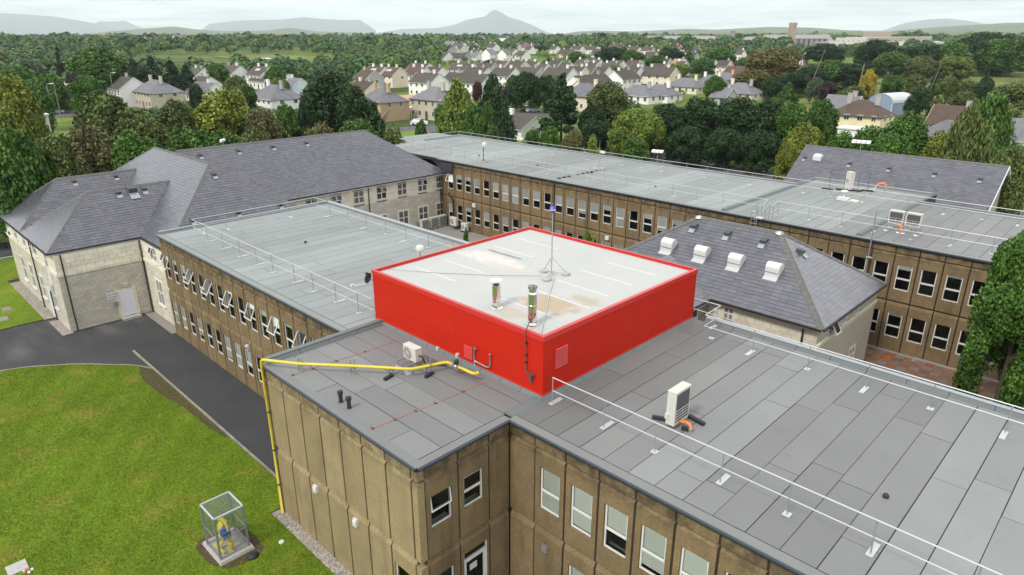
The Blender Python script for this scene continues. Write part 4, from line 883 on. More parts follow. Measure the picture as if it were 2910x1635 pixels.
MB().box(-34.3,17.67,7.0,-10.3,17.75,7.6).build('parapet_fascia', M['steel_trim'], t)
# ---- far wing
t = thing('office_wing', 'long far concrete panel wing across the courtyard with three felt roof bays', 'building', (-20, 45, 0)); FWG = t
FM = 1.4445; rg = random.Random(9)
facade(t, face_y(-41.8-2*FM, 37.79), 41, M['conc'], mod=FM, blind=lambda i, lv: (rg.choice([.5,.55,.6,.75,.3,.5,.95]) if rg.random() < .8 else None) if i < 29 else (rg.choice([None,None,.25,.15]) if lv == 'lo' else rg.choice([None,.12,.2,None])),
       opn=lambda i, lv: 28 if (lv == 'up' and i == 1) else 0, win=lambda i, lv: i not in (0,))
felt(t, -56.4, 38.1, -9.75, 51.5, 'y', M['felt_green'], 1.0, 5, 9, 31); felt(t, -9.6, 38.1, .35, 55.6, 'y', M['felt_green'], 1.0, 6, 10, 33); felt(t, .55, 38.1, 14.5, 51.3, 'y', M['felt'], 1.0, 4.5, 8.5, 35)
edge_trim(t, [(-44.6,37.74),(14.4,37.74)], [(0,-1)], M['felt_green'])
MB().box(-56.5,37.9,7.2,-44.6,38.1,7.48).build('roof_trim', M['trim'], t)
upstand(t, (-56.7,51.75), (-9.7,51.75), (0,1)); upstand(t, (-9.7,55.8), (.45,55.8), (0,1)); upstand(t, (.5,51.6), (14.5,51.6), (0,1)); upstand(t, (-56.7,45.6), (-56.7,51.7), (-1,0))
for x, y1 in ((-9.7, 55.7), (.45, 51.5)):
    MB().hexa([(x-.26,38.0,7.49),(x+.26,38.0,7.49),(x+.26,y1,7.49),(x-.26,y1,7.49),(x-.14,38.0,7.66),(x+.14,38.0,7.66),(x+.14,y1,7.66),(x-.14,y1,7.66)]).build('roof_kerb', M['felt_rim'], t)
MB().box(.5,51.6,5,.75,55.8,7.66).build('parapet_fascia', M['trim'], t)
MB().box(-56.7,51.5,0,14.5,51.7,7.3).box(-56.7,38.1,0,-56.5,51.6,7.3).box(-9.7,51.7,0,.5,55.7,7.3).build('back_wall', M['conc'], t)
MB().box(-62.4,43.6,6.9,-56.75,52.2,7.36).build('low_roof', M['felt_green'], t); MB().box(-62.2,43.8,0,-56.8,52,6.9).build('back_wall', M['conc'], t)
MB().face([(-45.4,37.6,7.25),(-41.9,37.6,7.25),(-41.9,37.62,6.3),(-43.2,37.55,6.2)]).box(-44.2,37.7,6.1,-42.0,37.76,7.25).build('flashing', M['trim'], t)
MB().tube([(-27.1,37.7,7.4),(-27.1,37.7,.1)], .05, 8).build('downpipe', M['dark'], t)
MB().tube([(-42.75,37.72,3.9),(-42.6,37.6,3.6),(-42.1,37.6,3.5),(-42.0,37.66,3.3),(-42.0,37.68,.1)], .09, 8).build('downpipe', M['dark'], t)
M['strip'] = mat('pale_lap_strip', (.53,.53,.51), .6)
# ================================================================== red plant room
t = thing('plant_room', 'bright red rooftop plant room with a flat pale grey roof', 'plant room', (-5.4, 11.4, 7.5)); RED = t
X0, X1, Y0, Y1, ZT = -10.84, 0., 6.02, 16.85, 10.06
MB().box(X0+.06, Y0+.06, 7.4, X1-.06, Y1-.06, 9.9).build('core', M['red'], t)
def clad(name, face):
    for (a, b) in face[1]:
        for k in range(3):
            z0 = 7.68+k*.79; z1 = z0+.785
            m = MB()
            if face[0] == 'y': m.box(a+.003, face[2], z0, b-.003, face[2]+.06, z1)
            elif face[0] == 'x': m.box(face[2]-.06, a+.003, z0, face[2], b-.003, z1)
            m.build('cladding_panel', M['red'], t)
clad('s', ('y', [(X0+.06,-4.95),(-4.95,X1-.06)], Y0)); clad('e', ('x', [(Y0+.06,9.7),(9.7,13.3),(13.3,Y1-.06)], X1))
clad('n', ('y', [(X0+.06,X1-.06)], Y1-.06)); clad('w', ('x', [(Y0+.06,Y1-.06)], X0+.06))
for x, y in ((X0,Y0),(X1-.06,Y0),(X0,Y1-.06),(X1-.06,Y1-.06)): MB().box(x-.002,y-.002,7.66,x+.062,y+.062,10.03).build('corner_flashing', M['red'], t)
bd = MB()
bd.box(X0-.03,Y0-.035,7.64,X1+.03,Y0-.001,7.72); bd.box(X1+.001,Y0,7.64,X1+.035,Y1,7.72); bd.box(X0-.035,Y0,7.64,X0-.001,Y1,7.72)
bd.build('base_flashing', M['red_cap'], t)
cp = MB()
def ring(b, x0, x1, y0, y1, wd, z0, z1):
    b.box(x0,y0,z0,x1,y0+wd,z1); b.box(x0,y1-wd,z0,x1,y1,z1); b.box(x0,y0+wd,z0,x0+wd,y1-wd,z1); b.box(x1-wd,y0+wd,z0,x1,y1-wd,z1)
ring(cp, X0-.03, X1+.03, Y0-.03, Y1+.03, .12, 9.9, 10.10); cp.build('roof_cap', M['red_cap'], t)
cp = MB(); ring(cp, X0+.14, X1-.14, Y0+.14, Y1-.14, .07, 9.9, 10.05); cp.build('inner_cap', M['red_cap'], t)
MB().box(X0+.215, Y0+.215, 9.8, X1-.215, Y1-.215, 10.0).build('roof_membrane', M['membrane'], t)
for x, y in ((-9.83,14.85),(-9.82,12.95),(-9.85,9.57),(-9.95,7.88),(-3.9,14.92),(-3.9,13.07),(-3.85,11.22),(-3.5,9.58),(-3.98,7.86)):
    L = 2.9 if x < -3 else 2.6
    MB().box(x, y-.055, 9.995, x+L, y+.055, 10.012).build('roof_strip', M['strip'], t)
sk = MB()
for a, b, o in (((-10.2,Y0),(0.1,Y0),(0,-1)), ((0,Y0-.1),(0,Y1),(1,0))):
    A = Vector((*a,0)); B = Vector((*b,0)); O = Vector((*o,0)); n = 9; d = (B-A)/n
    for i in range(n):
        P = A+d*i; Q_ = A+d*(i+1)-d.normalized()*.02
        def pt(P, k, z): q = P+O*k; return (q.x,q.y,z)
        sk.hexa([pt(P,-.01,7.48),pt(Q_,-.01,7.48),pt(Q_,.16,7.49),pt(P,.16,7.49),pt(P,-.01,7.66),pt(Q_,-.01,7.66),pt(Q_,.03,7.66),pt(P,.03,7.66)])
sk.build('felt_skirt', M['felt_rim'], t)
def louvre(parent, T, w_, h_):
    lv = link('louvre', MB().box(0,-.012,0,.03,0,h_).box(w_-.03,-.012,0,w_,0,h_).box(0,-.012,h_-.03,w_,0,h_).box(0,-.012,0,w_,0,.03).box(.03,-.004,.03,w_-.03,-.001,h_-.03,1).mesh('louvre', [M['red'], M['red_shade']]), parent, T)
    n = 9; me = MB().hexa([(.03,-.055,0),(w_-.03,-.055,0),(w_-.03,-.045,.0),(.03,-.045,.0),(.03,-.008,.042),(w_-.03,-.008,.042),(w_-.03,-.006,.034),(.03,-.006,.034)]).mesh('slat', M['red_cap'])
    for i in range(n): link('slat', me, lv, T @ Matrix.Translation((0,0,.03+i*(h_-.09)/(n-1)*.99)))
louvre(t, face_y(-4.42,Y0-.002) @ Matrix.Translation((0,0,7.78)), .58, .62)
louvre(t, face_x(X1+.002,6.65) @ Matrix.Translation((0,0,8.54)), .78, .85)
# ================================================================== slate roofs and pale stone blocks
def slates(t, poly, m=None, g=.26, wd=.42, n_ind=0, deck=True, seed=0, nm='slate'):
    """lays lapped slates on a planar polygon; first two points are the eave, left to right seen from outside"""
    P = [Vector(p) for p in poly]; U = (P[1]-P[0]).normalized(); n = U.cross(P[2]-P[1]).normalized(); V = n.cross(U).normalized()
    uv = [((p-P[0]).dot(U), (p-P[0]).dot(V)) for p in P]
    def span(v):
        xs = []
        for (a, b), (c, d) in zip(uv, uv[1:]+uv[:1]):
            if abs(b-d) > 1e-6 and min(b, d)-1e-6 <= v <= max(b, d)+1e-6: xs.append(a+(c-a)*(v-b)/(d-b))
            elif abs(b-d) <= 1e-6 and abs(v-b) < 1e-6: xs += [a, c]
        return (min(xs), max(xs)) if xs else None
    vmax = max(q[1] for q in uv); rows = int(vmax/g+.5); rg = random.Random(seed); out = []
    for r in range(rows):
        v0 = r*g; v1 = min(v0+g, vmax); s0, s1 = span(min(v0+1e-4, vmax-1e-4)), span(v1-1e-4)
        if not s0 or not s1: continue
        lo, hi = min(s0[0], s1[0]), max(s0[1], s1[1]); u = lo-(wd*.5 if r % 2 else 0)-rg.uniform(0, .03)
        while u < hi:
            a, b = u+.004, u+wd-.004; u += wd
            A0, B0 = max(a, s0[0]), min(b, s0[1]); A1, B1 = max(a, s1[0]), min(b, s1[1])
            if B0-A0 < .015 and B1-A1 < .015: continue
            if B0 < A0: A0 = B0 = (A1 if a > s0[1] else B1)
            if B1 < A1: A1 = B1 = (A0 if A0 > s1[1]-.01 else B0)
            A1, B1 = max(A1, s1[0]), min(B1, s1[1])
            th = .02+rg.uniform(-.004, .006)
            def W(q, v, k): return P[0]+U*q+V*v+n*k
            dv = rg.uniform(-.006, .006)
            f0, f1, f2, f3 = W(A0, v0-.02+dv, th), W(B0, v0-.02+dv, th), W(B1, v1, .003), W(A1, v1, .003); e0, e1 = W(A0, v0-.02+dv, -.005), W(B0, v0-.02+dv, -.005)
            out.append((f0, f1, f2, f3, e0, e1))
    if deck: MB().face([p-n*.012 for p in P]).build('roof_deck', M['slate_deck'], t)
    return out
def lay(t, lists, m=None, n_ind=0, gz=None):
    allq = [q for l in lists for q in l]
    if n_ind:
        cp = Vector(CAMP); allq.sort(key=lambda q: (q[0]-cp).length)
    ind, rest = allq[:n_ind], allq[n_ind:]
    m = m or M['slate']
    for q in ind:
        b = MB(); b.v = [tuple(p) for p in q]; b.f = [(0,1,2,3),(4,5,1,0)]; b.m = [0,0]; b.build('slate', m, t)
    if rest:
        b = MB(); 
        for q in rest:
            k = len(b.v); b.v += [tuple(p) for p in q]; b.f += [(k,k+1,k+2,k+3),(k+4,k+5,k+1,k)]; b.m += [0,0]
        o = b.build('slate_course', m, t); o['kind'] = 'stuff'
def ridge(t, a, b, name='ridge_tile', wd=.26, m=None, step=.45):
    A, B = Vector(a), Vector(b); n = max(1, int((B-A).length/step)); d = (B-A)/n; k = MB(); s = d.normalized().cross(Vector((0,0,1))).normalized()*wd/2
    for i in range(n):
        p = A+d*i; q = A+d*(i+1)-d.normalized()*.012; up = Vector((0,0,.06+.008*(i % 2))); dn = Vector((0,0,-.06))
        k.face([p-s+dn, p+up, q+up, q-s+dn]); k.face([p+up, p+s+dn, q+s+dn, q+up]); k.face([p-s+dn, p+s+dn, p+up]); k.face([q-s+dn, q+up, q+s+dn])
    k.build(name, m or M['ridge'], t)
def eaves(t, a, b, o, z, wall=.28, fascia=M['white'], depth=.2):
    "black gutter, fascia board and soffit along an eave from a to b; o = outward"
    A, B, O = Vector((*a, z)), Vector((*b, z)), Vector((*o, 0))
    g = MB(); g.bar(A+O*.05+Vector((0,0,-.05)), B+O*.05+Vector((0,0,-.05)), .11, .1); g.build('gutter', M['dark'], t)
    f = MB(); f.bar(A-O*.02+Vector((0,0,-.13)), B-O*.02+Vector((0,0,-.13)), .035, depth); f.build('fascia', fascia, t)
    s = MB(); s.bar(A-O*(.02+wall/2)+Vector((0,0,-.2)), B-O*(.02+wall/2)+Vector((0,0,-.2)), wall, .03); s.build('soffit', fascia, t)
def hiproof(x0, x1, y0, y1, ze, s, axis):
    "four slope polygons (south, east, north, west) and the hip/ridge lines of a hipped roof"
    if axis == 'x':
        h = (y1-y0)/2; zt = ze+h*s; a = (x0+h, y0+h, zt); b = (x1-h, y0+h, zt)
        c = [(x0,y0,ze),(x1,y0,ze),(x1,y1,ze),(x0,y1,ze)]
        return dict(S=[c[0],c[1],b,a], E=[c[1],c[2],b], N=[c[2],c[3],a,b], W=[c[3],c[0],a]), [(a,b)], [(c[0],a),(c[1],b),(c[2],b),(c[3],a)]
    h = (x1-x0)/2; zt = ze+h*s; a = (x0+h, y0+h, zt); b = (x0+h, y1-h, zt)
    c = [(x0,y0,ze),(x1,y0,ze),(x1,y1,ze),(x0,y1,ze)]
    return dict(S=[c[0],c[1],a], E=[c[1],c[2],b,a], N=[c[2],c[3],b], W=[c[3],c[0],a,b]), [(a,b)], [(c[0],a),(c[1],a),(c[2],b),(c[3],b)]
def masonry(t, F, L, z0, z1, h, w_, m, name, holes=(), stuff=True, seed=0, proud=.012):
    "courses of blocks on a wall plane: local x along, y into the wall; holes = (x0,x1,z0,z1)"
    rg = random.Random(seed); r = 0; z = z0; B = MB(); objs = 0
    while z < z1-.02:
        ze = min(z+h, z1); x = -(w_/2 if r % 2 else 0)
        while x < L:
            a, b = max(x+.008, .0), min(x+w_-.008, L); x += w_
            segs = [(a, b)]
            for hx0, hx1, hz0, hz1 in holes:
                if hz0 < ze-.01 and hz1 > z+.01:
                    ns = []
                    for p, q in segs:
                        if hx1 <= p or hx0 >= q: ns.append((p, q)); continue
                        if hx0-p > .03: ns.append((p, hx0))
                        if q-hx1 > .03: ns.append((hx1, q))
                    segs = ns
            for p, q in segs:
                if q-p < .02: continue
                d = -proud-rg.uniform(0, .006)
                tgt = B if stuff else MB()
                tgt.box(p, d, z+.008, q, .01, ze-.006)
                if not stuff: link(name, tgt.mesh(name, m), t, F)
        z = ze; r += 1
    if stuff:
        o = link(name, B.mesh(name, m), t, F); o['kind'] = 'stuff'
def cross_window(t, F, x, z, w_, h_, open_=(), surround=True, bars=True, sill=True):
    "white four light casement set in a stone surround"
    k = ('x', round(w_,2), round(h_,2))
    if k not in WCACHE:
        f = MB(); s = .06
        f.box(0,-.0,0,w_,.07,s); f.box(0,0,h_-s,w_,.07,h_); f.box(0,0,s,s,.07,h_-s); f.box(w_-s,0,s,w_,.07,h_-s)
        f.box(w_/2-.045,-.01,s,w_/2+.045,.06,h_-s); f.box(s,-.012,h_*.52-.04,w_/2-.045,.06,h_*.52+.04); f.box(w_/2+.045,-.012,h_*.52-.04,w_-s,.06,h_*.52+.04)
        g = MB().face([(s,.05,s),(w_-s,.05,s),(w_-s,.05,h_-s),(s,.05,h_-s)])
        ww, hh = w_/2-.06, h_*.48-.07
        c = MB().box(0,0,-.045,ww,.04,0).box(0,0,-hh,ww,.04,-hh+.045).box(0,0,-hh+.045,.045,.04,-.045).box(ww-.045,0,-hh+.045,ww,.04,-.045)
        c2 = MB().face([(.045,.02,-hh+.045),(ww-.045,.02,-hh+.045),(ww-.045,.02,-.045),(.045,.02,-.045)])
        WCACHE[k] = (f.mesh('window', M['upvc']), g.mesh('pane', M['dark_glass']), c.mesh('casement', M['upvc']), c2.mesh('pane', M['dark_glass']))
    f, g, c, c2 = WCACHE[k]; T = F @ Matrix.Translation((x, -.03, z))
    wn = link('window', f, t, T); link('pane', g, wn, T)
    for i in open_:
        S = T @ Matrix.Translation((.05+i*(w_/2), -.03, h_-.05)) @ Matrix.Rotation(R(-20), 4, 'X'); link('casement', c, wn, S); link('pane', c2, wn, S)
    if surround:
        a = .14; link('surround', MB().box(x-a,-.035,z-.02,x,-.005,z+h_+a).box(x+w_,-.035,z-.02,x+w_+a,-.005,z+h_+a).box(x,-.035,z+h_,x+w_,-.005,z+h_+a).mesh('surround', M['stone']), wn, F)
    if sill: link('sill', MB().box(x-.12,-.13,z-.12,x+w_+.12,-.0,z-.02).mesh('sill', M['white'] if not surround else M['stone']), wn, F)
def vent_box(t, p, ax, m=None, s=1.0):
    "small hooded roof vent on a slope facing -y ('S') or +x ('E')"
    z = Matrix.Rotation(0 if ax == 'S' else R(90), 4, 'Z'); T = Matrix.Translation(p) @ z
    v = link('roof_vent', MB().hexa([(-.16*s,-.05*s,-.12),(.16*s,-.05*s,-.12),(.16*s,.3*s,-.05),(-.16*s,.3*s,-.05),(-.16*s,-.12*s,.17*s),(.16*s,-.12*s,.17*s),(.16*s,.3*s,.26*s),(-.16*s,.3*s,.26*s)]).mesh('roof_vent', m or M['dark_grey']), t, T)
    link('apron', MB().face([(-.17*s,-.32*s,-.2*s),(.17*s,-.32*s,-.2*s),(.17*s,.05*s,.07*s),(-.17*s,.05*s,.07*s)]).mesh('apron', M['galv']), v, T)
# ---- left block
t = thing('slate_roofed_block', 'pale stone block with interlocking hipped slate roofs and a white side door', 'building', (-47, 3, 0)); LB = t
ZE = 6.05
L = []
f1, r1, h1 = hiproof(-48.5, -40.2, -1.35, 13, ZE, .75, 'y'); f2, r2, h2 = hiproof(-56.2, -48.2, -1.35, 13, ZE, .77, 'y')
zt1, zt2 = 9.16, 9.13
y1 = 4.85+(zt1-ZE)/.75
L += [slates(t, [(-48.35,-1.35,ZE),(-40.2,-1.35,ZE),(-44.35,2.8,zt1)]), slates(t, [(-40.2,-1.35,ZE),(-40.2,4.85,ZE),(-44.35,y1,zt1),(-44.35,2.8,zt1)]), slates(t, [(-48.35,5,ZE),(-48.35,-1.35,ZE),(-44.35,2.8,zt1),(-44.35,y1,zt1)])]
L += [slates(t, [(-56.2,-1.35,ZE),(-48.35,-1.35,ZE),(-52.2,2.65,zt2)]), slates(t, [(-48.35,-1.35,ZE),(-48.35,5,ZE),(-52.2,y1,zt2),(-52.2,2.65,zt2)]), slates(t, [(-56.2,5,ZE),(-56.2,-1.35,ZE),(-52.2,2.65,zt2),(-52.2,y1,zt2)])]
m1, rm1, hm1 = hiproof(-59.4, -34.72, 4.85, 17.45, ZE, .746, 'x')
for k in 'SENW': L.append(slates(t, m1[k]))
lay(t, L)
for a, b in rm1+hm1: ridge(t, a, b)
ridge(t, (-44.35,2.8,zt1), (-44.35,y1,zt1)); ridge(t, (-52.2,2.65,zt2), (-52.2,y1,zt2))
for a, b in (((-40.2,-1.35,ZE),(-44.35,2.8,zt1)), ((-48.35,-1.35,ZE),(-44.35,2.8,zt1)), ((-56.2,-1.35,ZE),(-52.2,2.65,zt2)), ((-48.35,-1.35,ZE),(-52.2,2.65,zt2))): ridge(t, a, b, 'hip_tile')
for a, b, o in (((-56.2,-1.38),(-40.15,-1.38),(0,-1)), ((-40.17,-1.4),(-40.17,4.8),(1,0)), ((-40.1,4.82),(-34.75,4.82),(0,-1))): eaves(t, a, b, o, ZE)
wl = MB().box(-55.9,-1.06,0,-39.99,4.7,5.86).box(-59.2,5.0,0,-34.85,17.2,5.86).box(-39.99,4.67,0,-34.36,5.0,5.86); wl.build('wall', M['mortar'], t)
FD = face_x(-39.97, -1.08); hole = [(3.55,4.5,.2,2.3)]
masonry(t, FD, 5.75, .05, 4.28, .205, .44, M['stone_dark'], 'block_course', hole, seed=1)
masonry(t, FD, 5.75, 4.52, 5.86, .33, .62, M['stone'], 'stone_block', stuff=False, seed=2)
masonry(t, FD, 5.75, 4.28, 4.52, .24, .3, M['stone'], 'band_course', stuff=True, proud=.09)
FS = face_y(-55.9, -1.08)
WL = [(3.3,1.15,1.05,2.0),(6.1,1.15,1.05,1.95),(9.4,1.15,.95,1.75),(12.9,2.75,.8,1.6)]; WU_ = [(3.2,4.65,1.0,1.15),(6.2,4.65,.9,1.15),(9.5,4.65,1.05,1.15)]
hs = [(x,x+w_,z,z+h_) for x,z,w_,h_ in WL+WU_]+[(11.2,12.25,0,2.5),(12.9,13.7,1.1,5.7)]
masonry(t, FS, 15.95, .05, 4.28, .205, .44, M['stone_dark'], 'block_course', hs, seed=3); masonry(t, FS, 15.95, 4.52, 5.86, .33, .62, M['stone'], 'block_course', hs, seed=4); masonry(t, FS, 15.95, 4.28, 4.52, .24, .3, M['stone'], 'band_course', [(12.9,13.7,1,6)], proud=.09)
for x, z, w_, h_ in WL[:3]: cross_window(t, FS, x, z, w_, h_)
for i, (x, z, w_, h_) in enumerate(WU_): cross_window(t, FS, x, z, w_, h_, (0,) if i == 2 else (), surround=False)
cross_window(t, FS, 12.9, 4.45, .8, 1.2, surround=False, sill=False); cross_window(t, FS, 12.9, 1.2, .8, 1.9, surround=False); link('spandrel', MB().box(12.9,-.03,3.1,13.7,.02,4.45).mesh('spandrel', M['white']), t, FS)
sd_ = link('door', MB().box(11.25,-.05,.02,12.2,.02,2.45).mesh('door', M['white']), t, FS)
FR = face_y(-39.99, 4.67)
hs = [(1.85,3.1,4.85,6),(1.9,3.15,1.25,3.2)]
masonry(t, FR, 5.6, .05, 4.28, .205, .44, M['stone_dark'], 'block_course', hs, seed=5); masonry(t, FR, 5.6, 4.52, 5.86, .33, .62, M['stone'], 'block_course', hs, seed=6); masonry(t, FR, 5.6, 4.28, 4.52, .24, .3, M['stone'], 'band_course', proud=.09)
cross_window(t, FR, 1.85, 4.62, 1.2, 1.2, (0,), surround=False); cross_window(t, FR, 1.9, 1.25, 1.2, 1.95); cross_window(t, FR, 4.3, 4.62, 1.0, 1.2, (0,), surround=False)
for p in ([(-39.85,-.68,5.9),(-39.85,-.68,.05)], [(-39.85,4.55,5.9),(-39.85,4.55,.05)], [(-46.85,-1.2,5.9),(-46.85,-1.2,.05)], [(-43.2,-1.2,2.4),(-43.2,-1.2,.05)]): MB().tube(p, .05, 8).build('downpipe', M['dark'], t)
d = link('door', MB().box(3.6,-.02,.22,4.45,.04,2.26).mesh('door', mat('lilac_white_door', (.66,.66,.74), .4)), t, FD)
link('door_frame', MB().box(3.52,-.03,.2,3.6,.02,2.34).box(4.45,-.03,.2,4.53,.02,2.34).box(3.6,-.03,2.26,4.45,.02,2.34).mesh('door_frame', M['stone']), d, FD)
link('door_step', MB().box(3.4,-.5,0,4.7,-.0,.18).mesh('door_step', M['concrete']), d, FD)
link('surround', MB().box(3.3,-.03,.2,3.52,-.005,2.5).box(4.53,-.03,.2,4.78,-.005,2.5).mesh('surround', M['stone']), d, FD)
tag(link('wall_lamp', MB().box(3.98,-.14,2.55,4.26,-.01,2.8).box(3.95,-.16,2.78,4.29,-.0,2.83).mesh('wall_lamp', M['cream']), None, FD), 'small cream box light above the white side door', 'light')
b = tag(link('post_box', MB().box(3.05,-.16,1.2,3.35,-.01,1.55).mesh('post_box', M['galv']), None, FD), 'small grey metal box with a white lid left of the side door', 'box')
adopt(b, t) if False else None
MB().hexa([(0,0,0)]*8) if False else None
sg = thing('wall_sign', 'white wall sign reading ENTRANCE in blue with an arrow pointing right', 'sign', (-39.95, 1.9, 2))
F3 = FD @ Matrix.Translation((2.72, -.03, 1.82))
link('board', MB().box(0,-.012,0,.8,.0,.5).mesh('board', M['white']), sg, F3)
def text(s, size, T, m, parent, name='lettering', ext=.003, align='LEFT'):
    c = bpy.data.curves.new(name, 'FONT'); c.body = s; c.size = size; c.extrude = ext; c.align_x = align; c.resolution_u = 2
    o = bpy.data.objects.new(name, c); COL.objects.link(o); dg = bpy.context.evaluated_depsgraph_get(); me = bpy.data.meshes.new_from_object(o.evaluated_get(dg)); bpy.data.objects.remove(o)
    me.materials.clear(); me.materials.append(m); return link(name, me, parent, T @ Matrix.Rotation(R(90), 4, 'X'))
M['ink'] = mat('blue_sign_ink', (.03,.05,.25), .5)
text('CEROENE', .135, F3 @ Matrix.Translation((.05,-.016,.3)), M['ink'], sg); text('ENTRANCE', .14, F3 @ Matrix.Translation((.04,-.016,.08)), M['ink'], sg)
link('arrow', MB().face([(.69,-.016,.28),(.77,-.016,.35),(.69,-.016,.44)]).mesh('arrow', M['ink']), sg, F3)
for y, s in ((4.88,1),(6.77,1)): vent_box(t, (-43.8,y,8.76), 'E', s=1.1)
vent_box(t, (-43.8,5.9,8.76), 'E', s=2.0)
for p in ((-51.68,3.81,8.7),(-51.69,7.06,8.7),(-39.87,10.93,9.93),(-36.5,7.51,7.4),(-36.45,10.98,7.36),(-36.47,14.52,7.38)): vent_box(t, p, 'E')
# ---- long slate roofed building behind
t = thing('slate_roofed_block', 'long pale stone block with the big plain slate roof beyond the left wing', 'building', (-50, 25, 0))
f, rg_, hp = hiproof(-56.1, -43.65, 5.6, 38.15, ZE, .745, 'y')
f['E'][0] = (-43.65, 5.6, ZE)
lay(t, [slates(t, f[k]) for k in 'SENW'])
for a, b in rg_: ridge(t, a, b)
for a, b in hp[2:]: ridge(t, a, b, 'hip_tile')
eaves(t, (-43.6,17.6), (-43.6,37.9), (1,0), ZE, depth=.24)
MB().box(-55.8,6,0,-44.1,37.7,5.86).build('wall', M['mortar'], t)
FM_ = face_x(-44.08, 17.6)
lo = [(x-17.6, .95, 1.28, 1.6) for x in (26.0,28.85,31.66,34.4,37.13-.2)]; up = [(x-17.6, 4.3, 1.25, 1.27) for x in (20.85,23.55,26.2,29.0,31.68,34.43,37.0)]
hs = [(x,x+w_,z,z+h_) for x,z,w_,h_ in lo+up]
masonry(t, FM_, 20.1, .05, 4.0, .2, .5, M['stone_dark'], 'block_course', hs, seed=7); masonry(t, FM_, 20.1, 4.0, 5.86, .62, .9, M['stone'], 'block_course', hs, seed=8)
for x, z, w_, h_ in lo: cross_window(t, FM_, x, z, w_, h_)
for i, (x, z, w_, h_) in enumerate(up): cross_window(t, FM_, x, z, w_, h_, (1,) if i in (3,5) else ((0,1) if i == 1 else ()), surround=False)
MB().tube([(-44.0,37.55,5.9),(-44.0,37.55,.05)], .05, 8).build('downpipe', M['dark'], t); MB().tube([(-44.0,28.0,5.9),(-44.0,28.0,.05)], .05, 8).build('downpipe', M['dark'], t)
for y in (13.6,17.2,20.7,24.35): vent_box(t, (-49.06,y,10.08), 'E')
# ---- pavilion
t = thing('slate_pavilion', 'square pale stone pavilion with hipped slate roof and four white roof domes', 'building', (-4.5, 29.7, 0)); PV = t
f, rg_, hp = hiproof(-12.35, 3.5, 24.6, 34.85, 5.6, .665, 'x')
lay(t, [slates(t, f[k], wd=.5, g=.27, seed=i) for i, k in enumerate('SENW')], n_ind=300)
for a, b in rg_: ridge(t, a, b)
for a, b in hp: ridge(t, a, b, 'hip_tile', .42)
for x in (-7.2,-1.65): MB().lathe((x,29.72,8.98), [(.3,-.06),(.2,.06),(.06,.1)], 7).build('ridge_end_cap', M['galv'], t)
eaves(t, (-3.3,24.57), (3.5,24.57), (0,-1), 5.6, fascia=mat('cream_fascia', (.5,.45,.33), .6)); eaves(t, (3.53,24.6), (3.53,34.8), (1,0), 5.6, fascia=mat('stone_fascia', (.42,.38,.29), .7))
MB().box(-12.1,24.92,0,3.18,34.6,5.42).build('wall', M['mortar'], t)
FA = face_y(-3.4, 24.92)
hw = [(1.05,1.68,4.45,5.22)]
masonry(t, FA, 6.6, 3.2, 5.42, .36, .5, M['stone'], 'stone_block', hw, stuff=False, seed=9)
cross_window(t, FA, 1.05, 4.45, .63, .77, surround=True, bars=False, sill=False)
FB = face_x(3.18, 24.92)
ub = [(1.75,4.55,.72,.85),(3.7,4.55,.72,.85),(5.8,4.55,.72,.85)]; lb = [(6.15,1.1,.95,1.0)]
hs = [(x,x+w_,z,z+h_) for x,z,w_,h_ in ub+lb]
pw = MB(); 
link('render_wall', MB().box(0,-.015,0,9.65,0.005,1.1).box(0,-.015,1.1,6.15,.005,2.1).box(7.1,-.015,1.1,9.65,.005,2.1).box(0,-.015,2.1,9.65,.005,4.1).box(0,-.03,4.5,9.65,.004,4.55).box(0,-.03,4.55,1.75,.004,5.42).box(2.47,-.03,4.55,3.7,.004,5.42).box(4.42,-.03,4.55,5.8,.004,5.42).box(6.52,-.03,4.55,9.65,.004,5.42).mesh('render_wall', M['render']), t, FB)
link('band_course', MB().hexa([(0,-.02,4.1),(9.7,-.02,4.1),(9.7,.005,4.1),(0,.005,4.1),(0,-.13,4.46),(9.7,-.13,4.46),(9.7,.0,4.5),(0,0,4.5)]).mesh('band_course', M['stone']), t, FB)
for i, (x, z, w_, h_) in enumerate(ub): cross_window(t, FB, x, z, w_, h_, (), surround=False)
cross_window(t, FB, 6.15, 1.1, .95, 1.0)
k = MB().box(-.36,0,-.85,.36,.05,0); ow = link('open_casement', MB().box(-.36,0,-.85,-.3,.05,0).box(.3,0,-.85,.36,.05,0).box(-.3,0,-.06,.3,.05,0).box(-.3,0,-.85,.3,.05,-.79).mesh('open_casement', M['upvc']), t, FB @ Matrix.Translation((2.11,-.06,5.4)) @ Matrix.Rotation(R(-30),4,'X'))
link('pane', MB().face([(-.3,.03,-.79),(.3,.03,-.79),(.3,.03,-.06),(-.3,.03,-.06)]).mesh('pane', M['dark_glass']), ow, ow.matrix_basis.copy())
MB().tube([(2.45,24.78,5.4),(2.45,24.78,.05)], .055, 8).build('downpipe', M['dark'], t)
